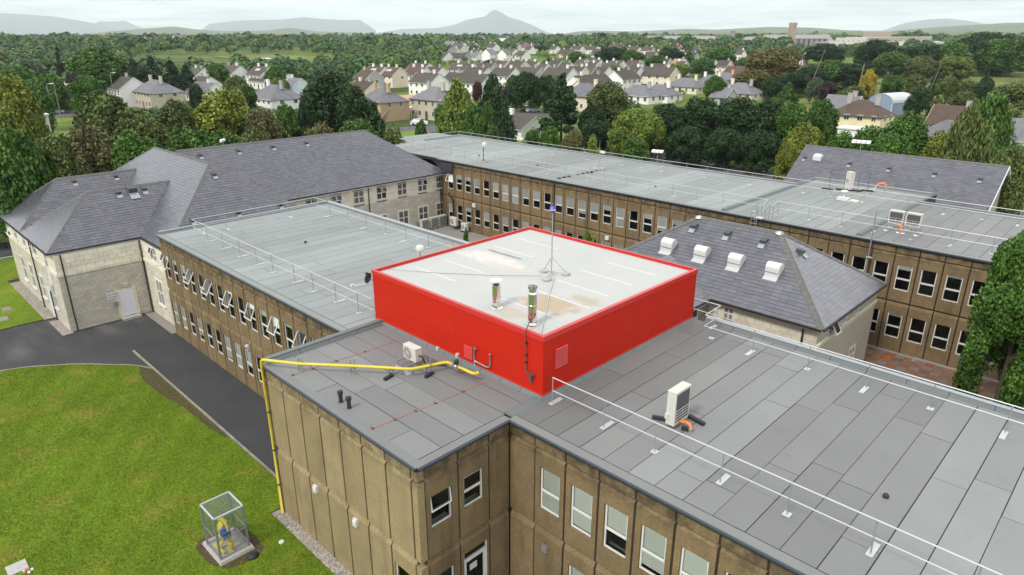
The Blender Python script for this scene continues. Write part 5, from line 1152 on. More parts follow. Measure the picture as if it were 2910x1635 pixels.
for x in (-7.8,-5.34,-2.99,-.57):
    T = Matrix.Translation((x,27.15,7.28)); dm = link('roof_dome', None, t, T) if False else None
    b = MB(); n = 9
    for i in range(n):
        a0, a1 = math.pi*i/n, math.pi*(i+1)/n
        p0, p1 = (math.cos(a0)*.36, .3+math.sin(a0)*.3), (math.cos(a1)*.36, .3+math.sin(a1)*.3)
        b.face([(-.42,-p0[0],p0[1]),(.42,-p0[0],p0[1]),(.42,-p1[0],p1[1]),(-.42,-p1[0],p1[1])])
    b.face([(-.42,-math.cos(math.pi*i/n)*.36,.3+math.sin(math.pi*i/n)*.3) for i in range(n+1)]); b.face([(.42,-math.cos(math.pi*i/n)*.36,.3+math.sin(math.pi*i/n)*.3) for i in range(n,-1,-1)])
    b.box(-.42,-.36,-.2,.42,.36,.3); dm = link('roof_dome', b.mesh('roof_dome', M['white']), t, T)
    link('apron', MB().hexa([(-.42,-.62,-.385),(.42,-.62,-.385),(.42,-.3,-.18),(-.42,-.3,-.18),(-.42,-.62,-.36),(.42,-.62,-.36),(.42,-.3,-.15),(-.42,-.3,-.15)]).mesh('apron', M['alu']), dm, T)
    link('vent_slot', MB().box(-.4,-.372,.02,.4,-.358,.07).mesh('vent_slot', M['galv']), dm, T)
for p in ((-7.04,28.77,8.42),(-4.6,28.75,8.4),(-2.17,28.73,8.39)): vent_box(t, p, 'S', s=1.15)
vent_box(t, (-.04,29.64,8.0), 'E', s=1.1)
# link roof towards the right wing
k = slates(t, [(-3.1,17.4,5.62),(-3.1,24.6,5.62),(-6.2,24.6,7.7),(-6.2,17.4,7.7)], wd=.5, g=.27); b = MB()
for q in k:
    j = len(b.v); b.v += [tuple(p) for p in q]; b.f += [(j,j+1,j+2,j+3),(j+4,j+5,j+1,j)]; b.m += [0,0]
o = b.build('slate_course', M['slate'], t); o['kind'] = 'stuff'
eaves(t, (-3.07,17.45), (-3.07,24.5), (1,0), 5.62); MB().box(-6,17.4,0,-3.42,24.9,5.4).build('wall', M['mortar'], t)
cross_window(t, face_x(-3.4,17.5), 4.6, 3.9, 1.6, 1.35, surround=False)
# ---- gabled block at the back right
t = thing('slate_roofed_block', 'gabled block with a plain grey slate roof behind the far concrete wing', 'building', (-5, 65, 0))
zr, ze = 9.2, 5.2
S_ = [(-14.75,59.7,ze),(3.95,59.7,ze),(3.95,65.4,zr),(-14.75,65.4,zr)]; N_ = [(3.95,71.1,ze),(-14.75,71.1,ze),(-14.75,65.4,zr),(3.95,65.4,zr)]
lay(t, [slates(t, S_), slates(t, N_)]); ridge(t, (-14.75,65.4,zr), (3.95,65.4,zr))
MB().box(-14.5,60,0,3.6,70.8,5.0).face([(3.6,60,5),(3.6,70.8,5),(3.6,65.4,8.95)]).face([(-14.5,70.8,5),(-14.5,60,5),(-14.5,65.4,8.95)]).build('wall', M['render'], t)
vb = MB(); vb.bar((3.97,59.6,5.05),(3.97,65.4,9.1),.06,.25); vb.bar((3.97,71.2,5.05),(3.97,65.4,9.1),.06,.25); vb.build('barge_board', M['white'], t)
vb = MB(); vb.bar((3.78,71.1,4.95),(3.78,65.4,8.97),.4,.04); vb.bar((3.78,59.7,4.95),(3.78,65.4,8.97),.4,.04); vb.build('soffit', M['white'], t)
vent_box(t, (-14.01,63.65,8.0), 'S')
for x in (-9.33,-5.54,-1.49,2.25): vent_box(t, (x,63.57,7.95), 'S')
dm = MB().box(-.42,-.36,-.25,.42,.36,.2).hexa([(-.42,-.36,.2),(.42,-.36,.2),(.42,.36,.2),(-.42,.36,.2),(-.3,-.22,.42),(.3,-.22,.42),(.3,.22,.42),(-.3,.22,.42)])
link('roof_dome', dm.mesh('roof_dome', M['white']), t, Matrix.Translation((-12.7,63.9,8.2)))
for y, z in ((62.5,1.0),(66.5,1.0)): cross_window(t, face_x(3.6, 0), y, z, 1.0, 1.6, surround=False)
# ---- paved courtyard of two colours of slab
pc = thing('paving', 'chequered courtyard of terracotta and grey paving slabs below the far facade', 'paving', (5, 35, 0))
MB().box(1.0,24,-.06,11.5,37.78,-.005).build('bedding', M['gravel'], pc)
me = [MB().box(.008,.008,-.05,.592,.592,.03).mesh('slab', m) for m in (M['slab_red'], M['slab_grey'])]
rg = random.Random(4)
for i in range(14):
    for j in range(20):
        x, y = 2.0+i*.6, 25.4+j*.6
        if y > 36.9 and x > 5.2: continue
        if y+.5 < 34.8 and x < 3.2: continue
        m = (i+j) % 2
        if rg.random() < .07: m = 1-m
        link('slab', me[m], pc, Matrix.Translation((x, y, rg.uniform(-.006,.006))))
grav('gravel_strip', 5.4, 36.95, 12, 37.78, .03)
# ================================================================== roof guard rails
POSTM = MB().tube([(0,0,0),(0,0,1.1)], .022, 6).mesh('post', M['galv'])
PL = MB().box(-.09,-.12,.006,.09,.55,.03).mesh('base_plate', M['alu']); PSM = MB().box(-.11,-.11,.006,.11,.13,.03).mesh('base_plate', M['alu'])
def railing(label, path, posts, loc, mids=True):
    "path = list of (x,y) corners; posts = (x, y, inward angle in degrees, long plate?)"
    t = thing('guard_rail', label, 'railing', (*loc, H), 'pale metal guard rails round the flat roofs')
    P = [(x, y, H+1.1) for x, y in path]
    for a, b in zip(P, P[1:]): MB().tube([a, b], .022, 6).build('top_rail', M['alu'], t)
    for a, b in zip(P, P[1:]): MB().tube([(a[0],a[1],H+.56),(b[0],b[1],H+.56)], .019, 6).build('mid_rail', M['alu'], t)
    for x, y, ang, lg in posts:
        T = Matrix.Translation((x, y, H)) @ Matrix.Rotation(R(ang), 4, 'Z')
        po = link('post', POSTM, t, T @ Matrix.Rotation(R(random.uniform(-1.5, 1.5)), 4, 'Y')); link('base_plate', PL if lg else PSM, po, T)
    return t
alt = lambda L: [(*p, i % 2 == 0) for i, p in enumerate(L)]
railing('pale guard rail along the front and left edge of the left wing roof', [(-10.9,5.97),(-32.4,5.97),(-32.4,15.4),(-10.9,15.4)],
    [(x,5.97,0,l) for x, l in ((-30.07,1),(-27.75,1),(-25.3,1),(-23.05,1),(-21.05,0),(-18.55,1),(-16.54,0),(-14.29,1),(-12.23,0))] +
    [(-32.4,y,-90,l) for y, l in ((6.5,1),(8.24,1),(10.75,0),(13.1,1),(15.35,0))] + [(x,15.4,180,l) for x, l in ((-30.3,1),(-27.85,0),(-25.5,1),(-23.1,0),(-20.8,1),(-18.45,0),(-16,1),(-13.6,0))], (-21, 6))
railing('pale guard rail running along the front edge of the near right wing roof', [(.46,6.05),(19.5,6.05)], [(.46,6.05,0,1)]+[(x,6.05,0,l) for x, l in ((2.86,1),(4.97,0),(7.33,1),(9.44,0),(11.7,1),(14,0),(16.4,1))], (8, 6))
railing('pale zigzag guard rail along the courtyard edge of the near right wing roof', [(-.3,16.9),(1.36,16.9),(1.42,15.4),(19.5,15.6)], [(1.18,17.0,180,1)]+[(x,15.55,180,l) for x, l in ((1.76,0),(3.73,1),(6.13,0),(8.42,1),(10.67,0),(12.98,1),(15.3,0))], (8, 15.5))
railing('pale guard rail along the courtyard edge of the far wing left of the cat ladder', [(-53.9,39.5),(-6.9,39.45),(-6.45,37.6)], [(x,39.5,0,i % 2) for i, x in enumerate((-51.3,-48.94,-46.75,-44.3,-41.95,-39.7,-37.2,-34.5,-32.2,-29.75,-27.3,-24.9,-22.55,-20.1,-17.65,-15.3,-13,-10.6,-7.9))], (-30, 39.5))
railing('pale guard rail along the courtyard edge of the far wing right of the cat ladder', [(-5.75,37.6),(-6.1,39.5),(14.2,39.4)], [(x,39.5,0,i % 2) for i, x in enumerate((-6.05,-3.7,-1.3,.83,3.27,5.56,7.91,10.2,12.5))], (4, 39.5))
railing('pale guard rail along the car park edge of the far wing roof', [(-53.9,39.5),(-53.9,49.1),(14.2,48.8)], [(x,49.05,180,i % 2) for i, x in enumerate((-53.7,-51.4,-48.8,-46.4,-44.2,-41.6,-39.4,-37,-34.55,-32,-29.6,-27.4,-25,-22.35,-19.7,-17.5,-15.3,-12.85,-10.6,-7.9,-5.65,-3,.34,2.95,5.45,7.7,10,12.4))]+[(-53.9,y,-90,i % 2) for i, y in enumerate((41.5,44,46.8))], (-20, 49))
# ================================================================== gas pipe
t = thing('gas_pipe', 'yellow gas pipe climbing the block corner and crossing the roof to the red plant room', 'pipe', (-10.2,-.1,0))
zp = 7.86
MB().tube([(-10.22,-.12,.05),(-10.22,-.12,7.55),(-10.2,-.12,7.72),(-10.08,-.1,7.83),(-9.95,-.08,zp),(-9.82,.0,zp),(-8.61,.75,zp),(-6.92,2.15,zp),(-5.66,3.14,zp),(-5.1,3.55,zp),(-4.95,3.72,zp),(-4.75,4.25,zp),(-4.5,4.95,zp),(-4.42,5.06,zp),(-4.3,5.1,zp),(-4.0,5.11,zp)], .065, 10).build('riser_pipe', M['yellow'], t, smooth=True)
MB().tube([(-3.75,5.12,zp),(-2.95,5.15,zp),(-2.87,5.2,zp),(-2.86,5.35,zp-.02)], .065, 10).build('end_pipe', M['yellow'], t, smooth=True)
vl = MB().lathe((-3.88,5.11,zp-.09), [(.1,0),(.13,.04),(.13,.14),(.09,.18)], 10).box(-4.02,5.0,zp-.12,-3.98,5.22,zp+.12).box(-3.78,5.0,zp-.12,-3.74,5.22,zp+.12).build('valve', M['galv'], t)
MB().lathe((-3.88,5.11,zp+.09), [(.06,0),(.11,.06),(.11,.16),(.05,.2)], 10).build('actuator', M['dark'], vl)
for x, y in ((-8.61,.75),(-6.92,2.15),(-5.66,3.14),(-4.72,4.3)):
    b = MB().box(x-.1,y-.02,H,x-.07,y+.02,zp+.22).box(x+.07,y+.06,H,x+.1,y+.1,zp+.3).box(x-.1,y-.0,zp-.1,x+.1,y+.06,zp-.065)
    b.lathe((x-.085,y,zp+.22), [(.035,0),(.035,.03)], 6).lathe((x+.085,y+.08,zp+.3), [(.035,0),(.035,.03)], 6); s_ = b.build('support', M['galv'], t)
for z in (1.6,3.4,5.3): MB().box(-10.3,-.19,z,-10.14,0.02,z+.05).build('clip', M['dark_grey'], t)
for (x, y), (u, v) in (((-5.5,2.72),(-.1,.45)), ((-4.5,4.0),(-.1,.45))): MB().bar((x,y,7.56),(x+u,y+v,7.56),.13,.11).build('rubber_foot', M['dark'], t)
t = thing('vent_pipe', 'grey forked vent pipe fixed to the red wall beside the louvre', 'pipe', (-3.72, 5.9, 7.6))
MB().tube([(-3.72,5.95,7.3),(-3.72,5.95,8.4),(-3.66,5.92,8.5),(-3.5,5.82,8.54)], .04, 8).build('upright', M['galv'], t, smooth=True)
MB().tube([(-3.72,5.95,7.85),(-3.5,5.95,7.85),(-3.02,5.95,7.83),(-2.82,5.95,7.88),(-2.77,5.95,8.0),(-2.77,5.95,8.42),(-2.75,5.9,8.5)], .035, 8).build('branch', M['galv'], t, smooth=True)
for x, z, l in ((-4.79,7.62,'right of two small white sockets on the red wall by the gas valve'), (-6.09,7.5,'left of two small white sockets on the red wall above the condenser')):
    tag(MB().box(x-.07,5.9,z,x+.07,6.02,z+.2).box(x-.05,5.88,z+.04,x+.05,5.9,z+.14).build('socket_box', M['cream']), l, 'socket', 'sockets on the red wall')
for (x, y), i in zip(((-5.29,.58),(-4.68,.55)), ('left','right')):
    tag(MB().lathe((x,y,H), [(.1,0),(.075,.04),(.075,.3),(.105,.34),(.105,.46),(.04,.49)], 12).build('vent_stub', M['dark']), i+' of two short black vent stubs near the roof edge', 'vent', 'black vent stubs')
for l, pts in (('left copper lightning tape crossing the roof under the yellow pipe', [(-8.57,.25),(-8.5,1.1),(-8.42,2.1),(-8.32,3.4),(-8.22,5.2)]), ('right copper lightning tape crossing the roof to the corner of the red box', [(-2.92,.2),(-2.82,1.1),(-2.76,2),(-2.68,2.8),(-2.62,4.1),(-2.55,5.5)])):
    t = thing('lightning_tape', l, 'cable', (pts[0][0], pts[0][1], H), 'copper lightning tapes on the near roof')
    MB().tube([(x,y,H+.018) for x, y in pts], .014, 4).build('tape', M['copper'], t)
    for k in range(len(pts)-1):
        for f_ in (.15,):
            x = pts[k][0]+(pts[k+1][0]-pts[k][0])*f_; y = pts[k][1]+(pts[k+1][1]-pts[k][1])*f_; MB().box(x-.07,y-.03,H+.003,x+.07,y+.05,H+.022).build('saddle', M['seam'], t)
# ================================================================== condensers
def condenser(label, p, rot, w_, d, h, z0=.12, m='cream', fan='round', feet='bars', group=None, grille_side=False):
    t = thing('condenser', label, 'condenser', p, group); T = Matrix.Translation(p) @ Matrix.Rotation(R(rot), 4, 'Z')
    r = .03; b = MB().box(-w_/2,-d/2,z0,w_/2,d/2,z0+h-.03).box(-w_/2-.012,-d/2-.012,z0+h-.03,w_/2+.012,d/2+.012,z0+h)
    link('casing', b.mesh('casing', M[m]), t, T)
    if fan == 'round':
        R0 = min(h*.42, w_*.3); cx = -w_*.14; k = MB(); n = 20
        ring0 = [(cx+R0*math.cos(2*math.pi*i/n), -d/2-.012, z0+h/2+R0*math.sin(2*math.pi*i/n)) for i in range(n)]; k.face(ring0[::-1])
        link('fan_grille', k.mesh('fan_grille', M['grille']), t, T)
        g = MB()
        for q in (.45,.75,1.0):
            g.tube([(cx+R0*q*math.cos(2*math.pi*i/n), -d/2-.02, z0+h/2+R0*q*math.sin(2*math.pi*i/n)) for i in range(n+1)], .008, 4)
        for i in range(8): a = math.pi*i/8; g.tube([(cx-R0*math.cos(a),-d/2-.02,z0+h/2-R0*math.sin(a)),(cx+R0*math.cos(a),-d/2-.02,z0+h/2+R0*math.sin(a))], .006, 4)
        link('guard', g.mesh('guard', M[m]), t, T)
    else:
        b = MB().box(-w_/2+.06,-d/2-.008,z0+.08,w_/2-.06,-d/2+.01,z0+h-.1); link('coil', b.mesh('coil', M['grille']), t, T)
        g = MB()
        for i in range(fan): z = z0+.1+i*(h-.22)*(.42 if fan < 8 else 1)/max(1, fan-1); g.box(-w_/2+.05,-d/2-.02,z,w_/2-.05,-d/2-.008,z+.018)
        for i in range(3): x = -w_/2+.08+i*(w_-.16)/2; g.box(x-.008,-d/2-.022,z0+.1,x+.008,-d/2-.02,z0+.1+(h-.22)*(.42 if fan < 8 else 1))
        link('guard', g.mesh('guard', M[m]), t, T)
    if feet == 'bars':
        for s in (-1, 1): link('foot', MB().box(s*w_*.32-.06,-d/2-.15,.0,s*w_*.32+.06,d/2+.15,z0).mesh('foot', M['dark']), t, T)
    elif feet == 'stand':
        for s in (-1, 1):
            link('foot', MB().lathe((s*w_*.42,-.5,0), [(.2,0),(.16,.06),(.04,.08)], 10).tube([(s*w_*.42,-.5,.05),(s*w_*.42,-.5,z0-.02)], .02, 6).lathe((s*w_*.42,.45,0), [(.2,0),(.16,.06),(.04,.08)], 10).tube([(s*w_*.42,.45,.05),(s*w_*.42,.45,z0-.02)], .02, 6).box(s*w_*.42-.025,-.55,z0-.05,s*w_*.42+.025,.5,z0).mesh('foot', M['galv']), t, T)
    return t, T
t, T = condenser('small white condenser beside the yellow pipe and the red box', (-5.72,4.32,H), 0, .82, .32, .6, .34, feet='stand')
link('hose', MB().tube([(.4,0,.6),(.55,.05,.62),(.62,.1,.4),(.55,.3,.1),(.7,.7,.05),(1.1,.9,.1)], .035, 6).mesh('hose', M['dark']), t, T)
t, T = condenser('tall slim white condenser standing on the right wing roof', (4.52,8.12,H), 90, .95, .34, 1.3, .14, fan=5, feet='')
for y0, y1, x in ((-.62,-.3,-.42),(-.5,.5,.38)): pass
for a, b in (((-.95,.28),(-.45,.28)), ((-.1,.1),(0,0))): pass
for p, q in (((3.72,7.8),(4.22,8.02)), ((4.62,8.78),(5.3,8.66)), ((4.86,7.9),(5.2,8.02))):
    MB().bar((p[0],p[1],H+.06),(q[0],q[1],H+.06),.14,.12).build('rubber_foot', M['dark'], t)
MB().tube([(4.75,8.05,H+.2),(4.95,7.98,H+.3),(5.1,7.95,H+.3),(5.17,7.95,H+.22),(5.18,7.95,H+.08)], .055, 10).build('drain_elbow', M['orange'], t, smooth=True)
MB().tube([(5.18,7.95,H),(5.18,7.95,H+.14)], .065, 10).build('outlet', M['galv'], t)
MB().box(4.33,7.6,H+.35,4.45,7.645,H+.55).build('isolator', M['cream'], t)
for i, (x, l) in enumerate(((1.72,'left'),(2.82,'right'))):
    t, T = condenser(l+' of two white condensers on stands behind the far wing rail', (x,41.3,H), 0, .95, .35, .92, .5, fan=3, feet='stand', group='pair of condensers on the far wing')
tag(MB().tube([(1.95,40.9,H+.45),(2.1,40.8,H+.5),(2.25,40.8,H+.42),(2.28,40.8,H+.02)], .07, 8).build('drain_elbow', M['orange']), 'small orange drain elbow below the paired condensers', 'pipe')
t, T = condenser('tall white condenser inside a grey pipe frame on the middle far roof', (-5.5,52.7,H), -25, .6, .4, 1.55, .12, feet='', fan='round')
fr = MB()
for x, y in ((-6.9,52.0),(-6.2,53.6),(-4.6,52.3),(-4.2,53.6)): fr.tube([(x,y,H),(x,y,H+1.75)], .02, 6)
fr.tube([(-6.9,52,H+1.75),(-6.2,53.6,H+1.75)], .02, 6).tube([(-4.6,52.3,H+1.75),(-4.2,53.6,H+1.75)], .02, 6); fr.build('pipe_frame', M['dark_grey'], t)
for p, q in (((-7.4,51.6),(-6.5,51.8)), ((-4.6,53.3),(-3.7,53.6)), ((-6.4,52.2),(-4.4,52.9))): MB().bar((*p,H+.07),(*q,H+.07),.18,.14).build('rubber_foot', M['dark'], t)
t = thing('drain_elbow', 'orange drain hook on the middle far roof beside the framed condenser', 'pipe', (-3.2,54.2,H))
MB().tube([(-3.6,54.0,H+.5),(-3.4,54.1,H+.72),(-3.15,54.2,H+.75),(-2.95,54.3,H+.6),(-2.92,54.3,H+.4)], .09, 8).build('bend', M['orange'], t); MB().tube([(-2.92,54.3,H),(-2.92,54.3,H+.42)], .07, 8).tube([(-4.4,53.4,H+.05),(-3.8,53.8,H+.15),(-3.6,54,H+.5)], .05, 6).build('leg', M['galv'], t)
t = thing('roof_cowl', 'white mushroom vent on a square base on the middle far roof', 'vent', (-4.4,48.5,H))
MB().box(-4.85,48.2,H,-3.95,48.85,H+.22).build('curb', M['white'], t); MB().lathe((-4.4,48.5,H+.2), [(.06,0),(.06,.5),(.3,.52),(.28,.58),(.05,.66)], 12).build('cowl', M['white'], t)
tag(MB().box(-3.9,48.2,H,-3.15,48.7,H+.1).hexa([(-3.9,48.2,H+.1),(-3.15,48.2,H+.1),(-3.15,48.7,H+.1),(-3.9,48.7,H+.1),(-3.75,48.3,H+.17),(-3.3,48.3,H+.17),(-3.3,48.6,H+.17),(-3.75,48.6,H+.17)]).build('roof_hatch', M['cream']), 'low cream roof hatch right of the white mushroom vent', 'hatch')
for i, (x, y) in enumerate(((-43.3,34.5),(-43.3,35.8),(-43.3,37.0))):
    condenser(('nearest','middle','farthest')[i]+' of three grey condensers along the pale stone wall in the courtyard', (x,y,0), 90, 1.0, .45, 1.25, .1, 'stonecase' if False else 'cream', fan=12, group='courtyard condensers by the stone wall')
condenser('left of two white condensers under the far facade', (-41.4,37.2,.35), 0, 1.0, .36, .95, .12, 'white', group='white condensers under the far facade'); condenser('right of two white condensers under the far facade', (-39.6,37.2,.1), 0, .85, .34, .85, .12, 'white', group='white condensers under the far facade')
# ================================================================== flues, mast and dishes on the red box
t = thing('flue', 'short polished flue with a flat white rain cap on the red box roof', 'flue', (-3.5,7.03,10))
MB().lathe((-3.5,7.03,10), [(.26,0),(.2,.04),(.18,.14),(.175,.14),(.175,.3),(.185,.31),(.185,.34),(.175,.35),(.175,.9),(.185,.91),(.185,.96),(.16,.98)], 24).build('stack', M['chrome'], t, smooth=False)
MB().lathe((-3.5,7.03,10.0), [(.19,.0),(.19,.13)], 20).build('collar', M['galv'], t)
MB().lathe((-3.5,7.03,10.975), [(.145,.0),(.145,.012)], 20).build('bore', M['dark'], t)
MB().lathe((-3.5,7.03,11.16), [(.27,0),(.27,.02),(.06,.07)], 24).build('rain_cap', M['white'], t)
for i in range(3): a = i*2.1; MB().tube([(-3.5+.15*math.cos(a),7.03+.15*math.sin(a),10.95),(-3.5+.15*math.cos(a),7.03+.15*math.sin(a),11.17)], .01, 4).build('strut', M['galv'], t)
t = thing('flue', 'tall polished flue with an open crown near the front edge of the red box', 'flue', (-1.22,6.73,10))
MB().lathe((-1.22,6.73,10), [(.24,0),(.23,.05),(.2,.06),(.18,.12),(.18,.8),(.188,.81),(.188,.84),(.18,.85),(.18,1.28),(.19,1.29),(.17,1.34),(.15,1.36),(.15,1.5)], 24).build('stack', M['chrome'], t)
b = MB()
for i in range(6): a = i*math.pi/3; b.box(-1.22+.13*math.cos(a)-.05,6.73+.13*math.sin(a)-.03,11.48,-1.22+.13*math.cos(a)+.05,6.73+.13*math.sin(a)+.03,11.6)
b.build('crown', M['galv'], t); MB().lathe((-1.22,6.73,11.49), [(.13,0),(.13,.015)], 16).build('bore', M['dark'], t)
t = thing('drain_chain', 'thin dark rod and drain pipe hanging down the red wall by the tall flue', 'pipe', (-.75,5.95,8.5))
MB().tube([(-1.02,6.5,10.5),(-.95,6.2,10.2),(-.85,5.95,10.1),(-.8,5.93,9.0),(-.78,5.93,8.45)], .022, 6).build('rod', M['dark_grey'], t)
MB().box(-.78,5.9,8.4,-.35,5.96,8.46).box(-.55,5.86,8.1,-.46,5.95,8.42).build('bracket', M['dark_grey'], t)
for z in (9.6,9.1,8.8): MB().box(-.84,5.9,z,-.76,6.0,z+.05).build('clip', M['dark'], t)
t = thing('weather_mast', 'slim tripod mast with purple and white globe standing on the red box roof', 'mast', (-4.55,11.65,10))
MB().tube([(-4.6,11.68,10.05),(-4.6,11.68,13.05)], .028, 8).build('mast_pole', M['galv'], t)
MB().lathe((-4.6,11.68,13.0), [(.03,0),(.13,.06),(.15,.12),(.1,.2),(.05,.24)], 14).build('globe', M['white'], t); MB().lathe((-4.6,11.68,13.12), [(.155,0),(.155,.03),(.11,.09),(.05,.13),(.04,.22),(.02,.26)], 14).build('globe_cap', M['purple'], t)
MB().lathe((-4.6,11.68,12.93), [(.05,0),(.12,.06),(.13,.08)], 14).build('globe_base', M['purple'], t)
for x, y in ((-5.07,11.71),(-4.07,12.08),(-4.2,10.9)):
    MB().lathe((x,y,10.0), [(.19,0),(.21,.03),(.21,.09),(.18,.12),(.05,.13)], 16).build('pad', M['concrete'], t)
    MB().tube([(x,y,10.12),(-4.6,11.68,10.85)], .016, 6).build('brace', M['galv'], t)
MB().tube([(-5.07,11.71,10.12),(-4.07,12.08,10.12)], .015, 6).tube([(-4.6,11.9,10.12),(-4.2,10.9,10.12)], .02, 6).build('spreader', M['galv'], t)
t = thing('cable', 'thin grey cable sagging across the pale roof to the mast', 'cable', (-8,8.5,10))
MB().tube([(-10.6,6.4,10.12),(-8.6,7.9,10.03),(-6.5,9.5,10.02),(-4.6,11.0,10.08)], .008, 4).build('cable_run', M['dark_grey'], t)
t = thing('conduit', 'pale conduit running from the mast to the front corner of the red box', 'cable', (-2.5,9,10))
MB().tube([(-4.1,11.3,10.04),(-2.9,9.6,10.03),(-1.5,7.8,10.03),(-.5,6.45,10.05),(-.3,6.2,10.12)], .022, 6).build('conduit_run', M['alu'], t)
t = thing('radome', 'white drum antenna on a short post behind the left edge of the red box', 'antenna', (-10.95,9.0,8.5))
MB().tube([(-10.92,9.0,9.6),(-11.0,9.0,9.85),(-11.0,9.0,10.35)], .035, 6).build('post', M['galv'], t)
MB().lathe((-11.0,9.0,10.3), [(.1,0),(.19,.05),(.22,.15),(.2,.27),(.12,.33)], 14).build('drum', M['cream'], t)
t = thing('satellite_dish', 'small grey dish on a bracket at the left corner of the red box', 'antenna', (-11,6.1,9.4))
MB().tube([(-10.84,6.1,9.55),(-11.2,6.0,9.55)], .025, 6).build('bracket', M['dark_grey'], t)
b = MB(); b.lathe((0,0,0), [(.01,.06),(.16,.03),(.26,-.03),(.27,-.03),(.17,.05)], 16)
link('dish', b.mesh('dish', M['dark_grey']), t, Matrix.Translation((-11.25,6.0,9.6)) @ Matrix.Rotation(R(-80), 4, 'Y') @ Matrix.Rotation(R(20), 4, 'X'))
MB().tube([(-11.25,5.95,9.35),(-11.55,5.6,9.25),(-11.8,5.5,9.2)], .02, 5).box(-11.9,5.42,9.15,-11.75,5.55,9.27).build('feed_arm', M['cream'], t)
# far roof aerials
t = thing('dish_mast', 'white drum dish on a post with a ring of concrete blocks on the far roof', 'antenna', (-39.3,39.9,H))
MB().tube([(-39.3,39.9,H),(-39.3,39.9,H+1.75)], .05, 8).build('post', M['dark_grey'], t); link('dish', MB().lathe((0,0,0), [(.05,-.2),(.3,-.1),(.34,.02),(.3,.1),(.1,.16)], 16).mesh('dish', M['white']), t, Matrix.Translation((-39.1,39.9,H+1.85)) @ Matrix.Rotation(R(80), 4, 'Y'))
for i in range(8): a = i*math.pi/4; link('block', MB().box(-.2,-.11,0,.2,.11,.16).mesh('block', M['concrete']), t, Matrix.Translation((-39.3+.42*math.cos(a),39.9+.42*math.sin(a),H)) @ Matrix.Rotation(a+1.57,4,'Z'))
t = thing('aerial_mast', 'thin aerial with a small camera and stone ballast on the far roof', 'antenna', (-27.6,45.2,H))
MB().tube([(-27.6,45.2,H),(-27.6,45.2,H+2.0)], .035, 6).tube([(-27.6,45.2,H+2),(-27.6,45.2,H+2.9)], .014, 5).build('post', M['galv'], t); MB().box(-27.4,45.0,H+1.75,-26.9,45.2,H+1.95).lathe((-27.0,45.1,H+1.7), [(.14,0),(.16,.1),(.1,.2)], 10).build('camera', M['white'], t)
for i in range(6): a = i*math.pi/3; MB().box(-27.6+.45*math.cos(a)-.22,45.2+.45*math.sin(a)-.15,H,-27.6+.45*math.cos(a)+.22,45.2+.45*math.sin(a)+.15,H+.15).build('block', M['concrete'], t)
for k in range(9):
    y = 38.7+k*.7
    if k in (3,): continue
    tag(MB().lathe((-27.35+.02*k,y,H), [(.2,0),(.2,.06),(.14,.09)], 8).build('cable_pad', M['dark']), ('nearest','second','third','','fifth','sixth','seventh','eighth','farthest')[k]+' black pad from the facade in the row under the aerial cable', 'pad', 'black cable pads on the far roof')
for x, y, l in ((-25.2,10.4,'small dark vent cap on the left wing roof'), (-16.9,9.6,'small dark vent cap on the left wing roof'), (11.2,8.9,'small dark drain cap on the right wing roof')):
    tag(MB().lathe((x,y,H), [(.09,0),(.09,.08),(.05,.13)], 10).build('roof_drain', M['dark']), l+(' nearer the guard rail corner' if x < -20 else ' nearer the red box' if x < 0 else ''), 'cap')
for (x, y), o_ in zip(((-42.5,42.2),(-33.6,42.4),(-26.8,43),(-18.5,41.8)), ('leftmost','second from left','third from left','rightmost')): tag(MB().lathe((x,y,H), [(.1,0),(.1,.08),(.05,.12)], 8).build('roof_drain', M['dark']), o_+' of the tiny dark drain caps on the far wing roof', 'cap', 'drain caps on the far roof')
t = thing('cat_ladder', 'grey cat ladder with handrails over the edge of the far roof', 'ladder', (-6.8,37.6,5))
b = MB()
for x in (-7.15,-6.7): b.tube([(x,37.5,4.2),(x,37.5,8.5),(x,38.1,8.55),(x,38.3,7.55)], .022, 6)
for k in range(14): b.tube([(-7.15,37.5,4.4+k*.3),(-6.7,37.5,4.4+k*.3)], .014, 5)
b.build('ladder_frame', M['galv'], t); MB().box(-6.9,37.45,7.52,-6.3,38.0,7.58).build('step_plate', M['alu'], t)
b = MB()
for x in (-6.2,-5.9): b.tube([(x,37.7,7.5),(x,37.7,8.5),(x,38.4,8.5),(x,38.4,7.5)], .018, 5)
b.build('hand_rail', M['galv'], t)
t = thing('aerial_pole', 'tall grey pole bracketed to the far facade in front of the two condensers', 'pole', (1.45,37.5,5))
MB().tube([(1.45,37.45,4.9),(1.45,37.45,9.55)], .04, 8).build('post', M['galv'], t)
for z in (5.1,6.3): MB().box(1.35,37.3,z,1.7,37.5,z+.06).build('bracket', M['alu'], t)
for x, z, y, l in ((-6.9,3.07,0,'left of two white bulkhead lights on the blank concrete end wall'), (-3.99,3.07,0,'right of two white bulkhead lights on the blank concrete end wall')):
    tag(MB().box(x-.12,y-.1,z-.16,x+.12,y+.0,z+.16).box(x-.1,y-.13,z-.14,x+.1,y-.1,z+.08).build('bulkhead_light', M['white']), l, 'light', 'bulkhead lights on the end wall')
tag(MB().box(-22.05,4.1,2.85,-21.8,4.25,3.15).box(-22.0,4.08,2.9,-21.85,4.1,3.05,1).build('alarm_box', [M['white'], M['blue']]), 'white alarm box with a blue face above a left wing ground floor window', 'box')
tag(MB().box(-38.75,37.62,2.95,-38.35,37.79,3.35).build('alarm_box', M['white']), 'white square box on the far facade above the white condensers', 'box')
tag(MB().box(-20.8,37.62,2.95,-20.4,37.79,3.3).build('alarm_box', M['white']), 'white square box on the far facade above the yellow green sapling', 'box')
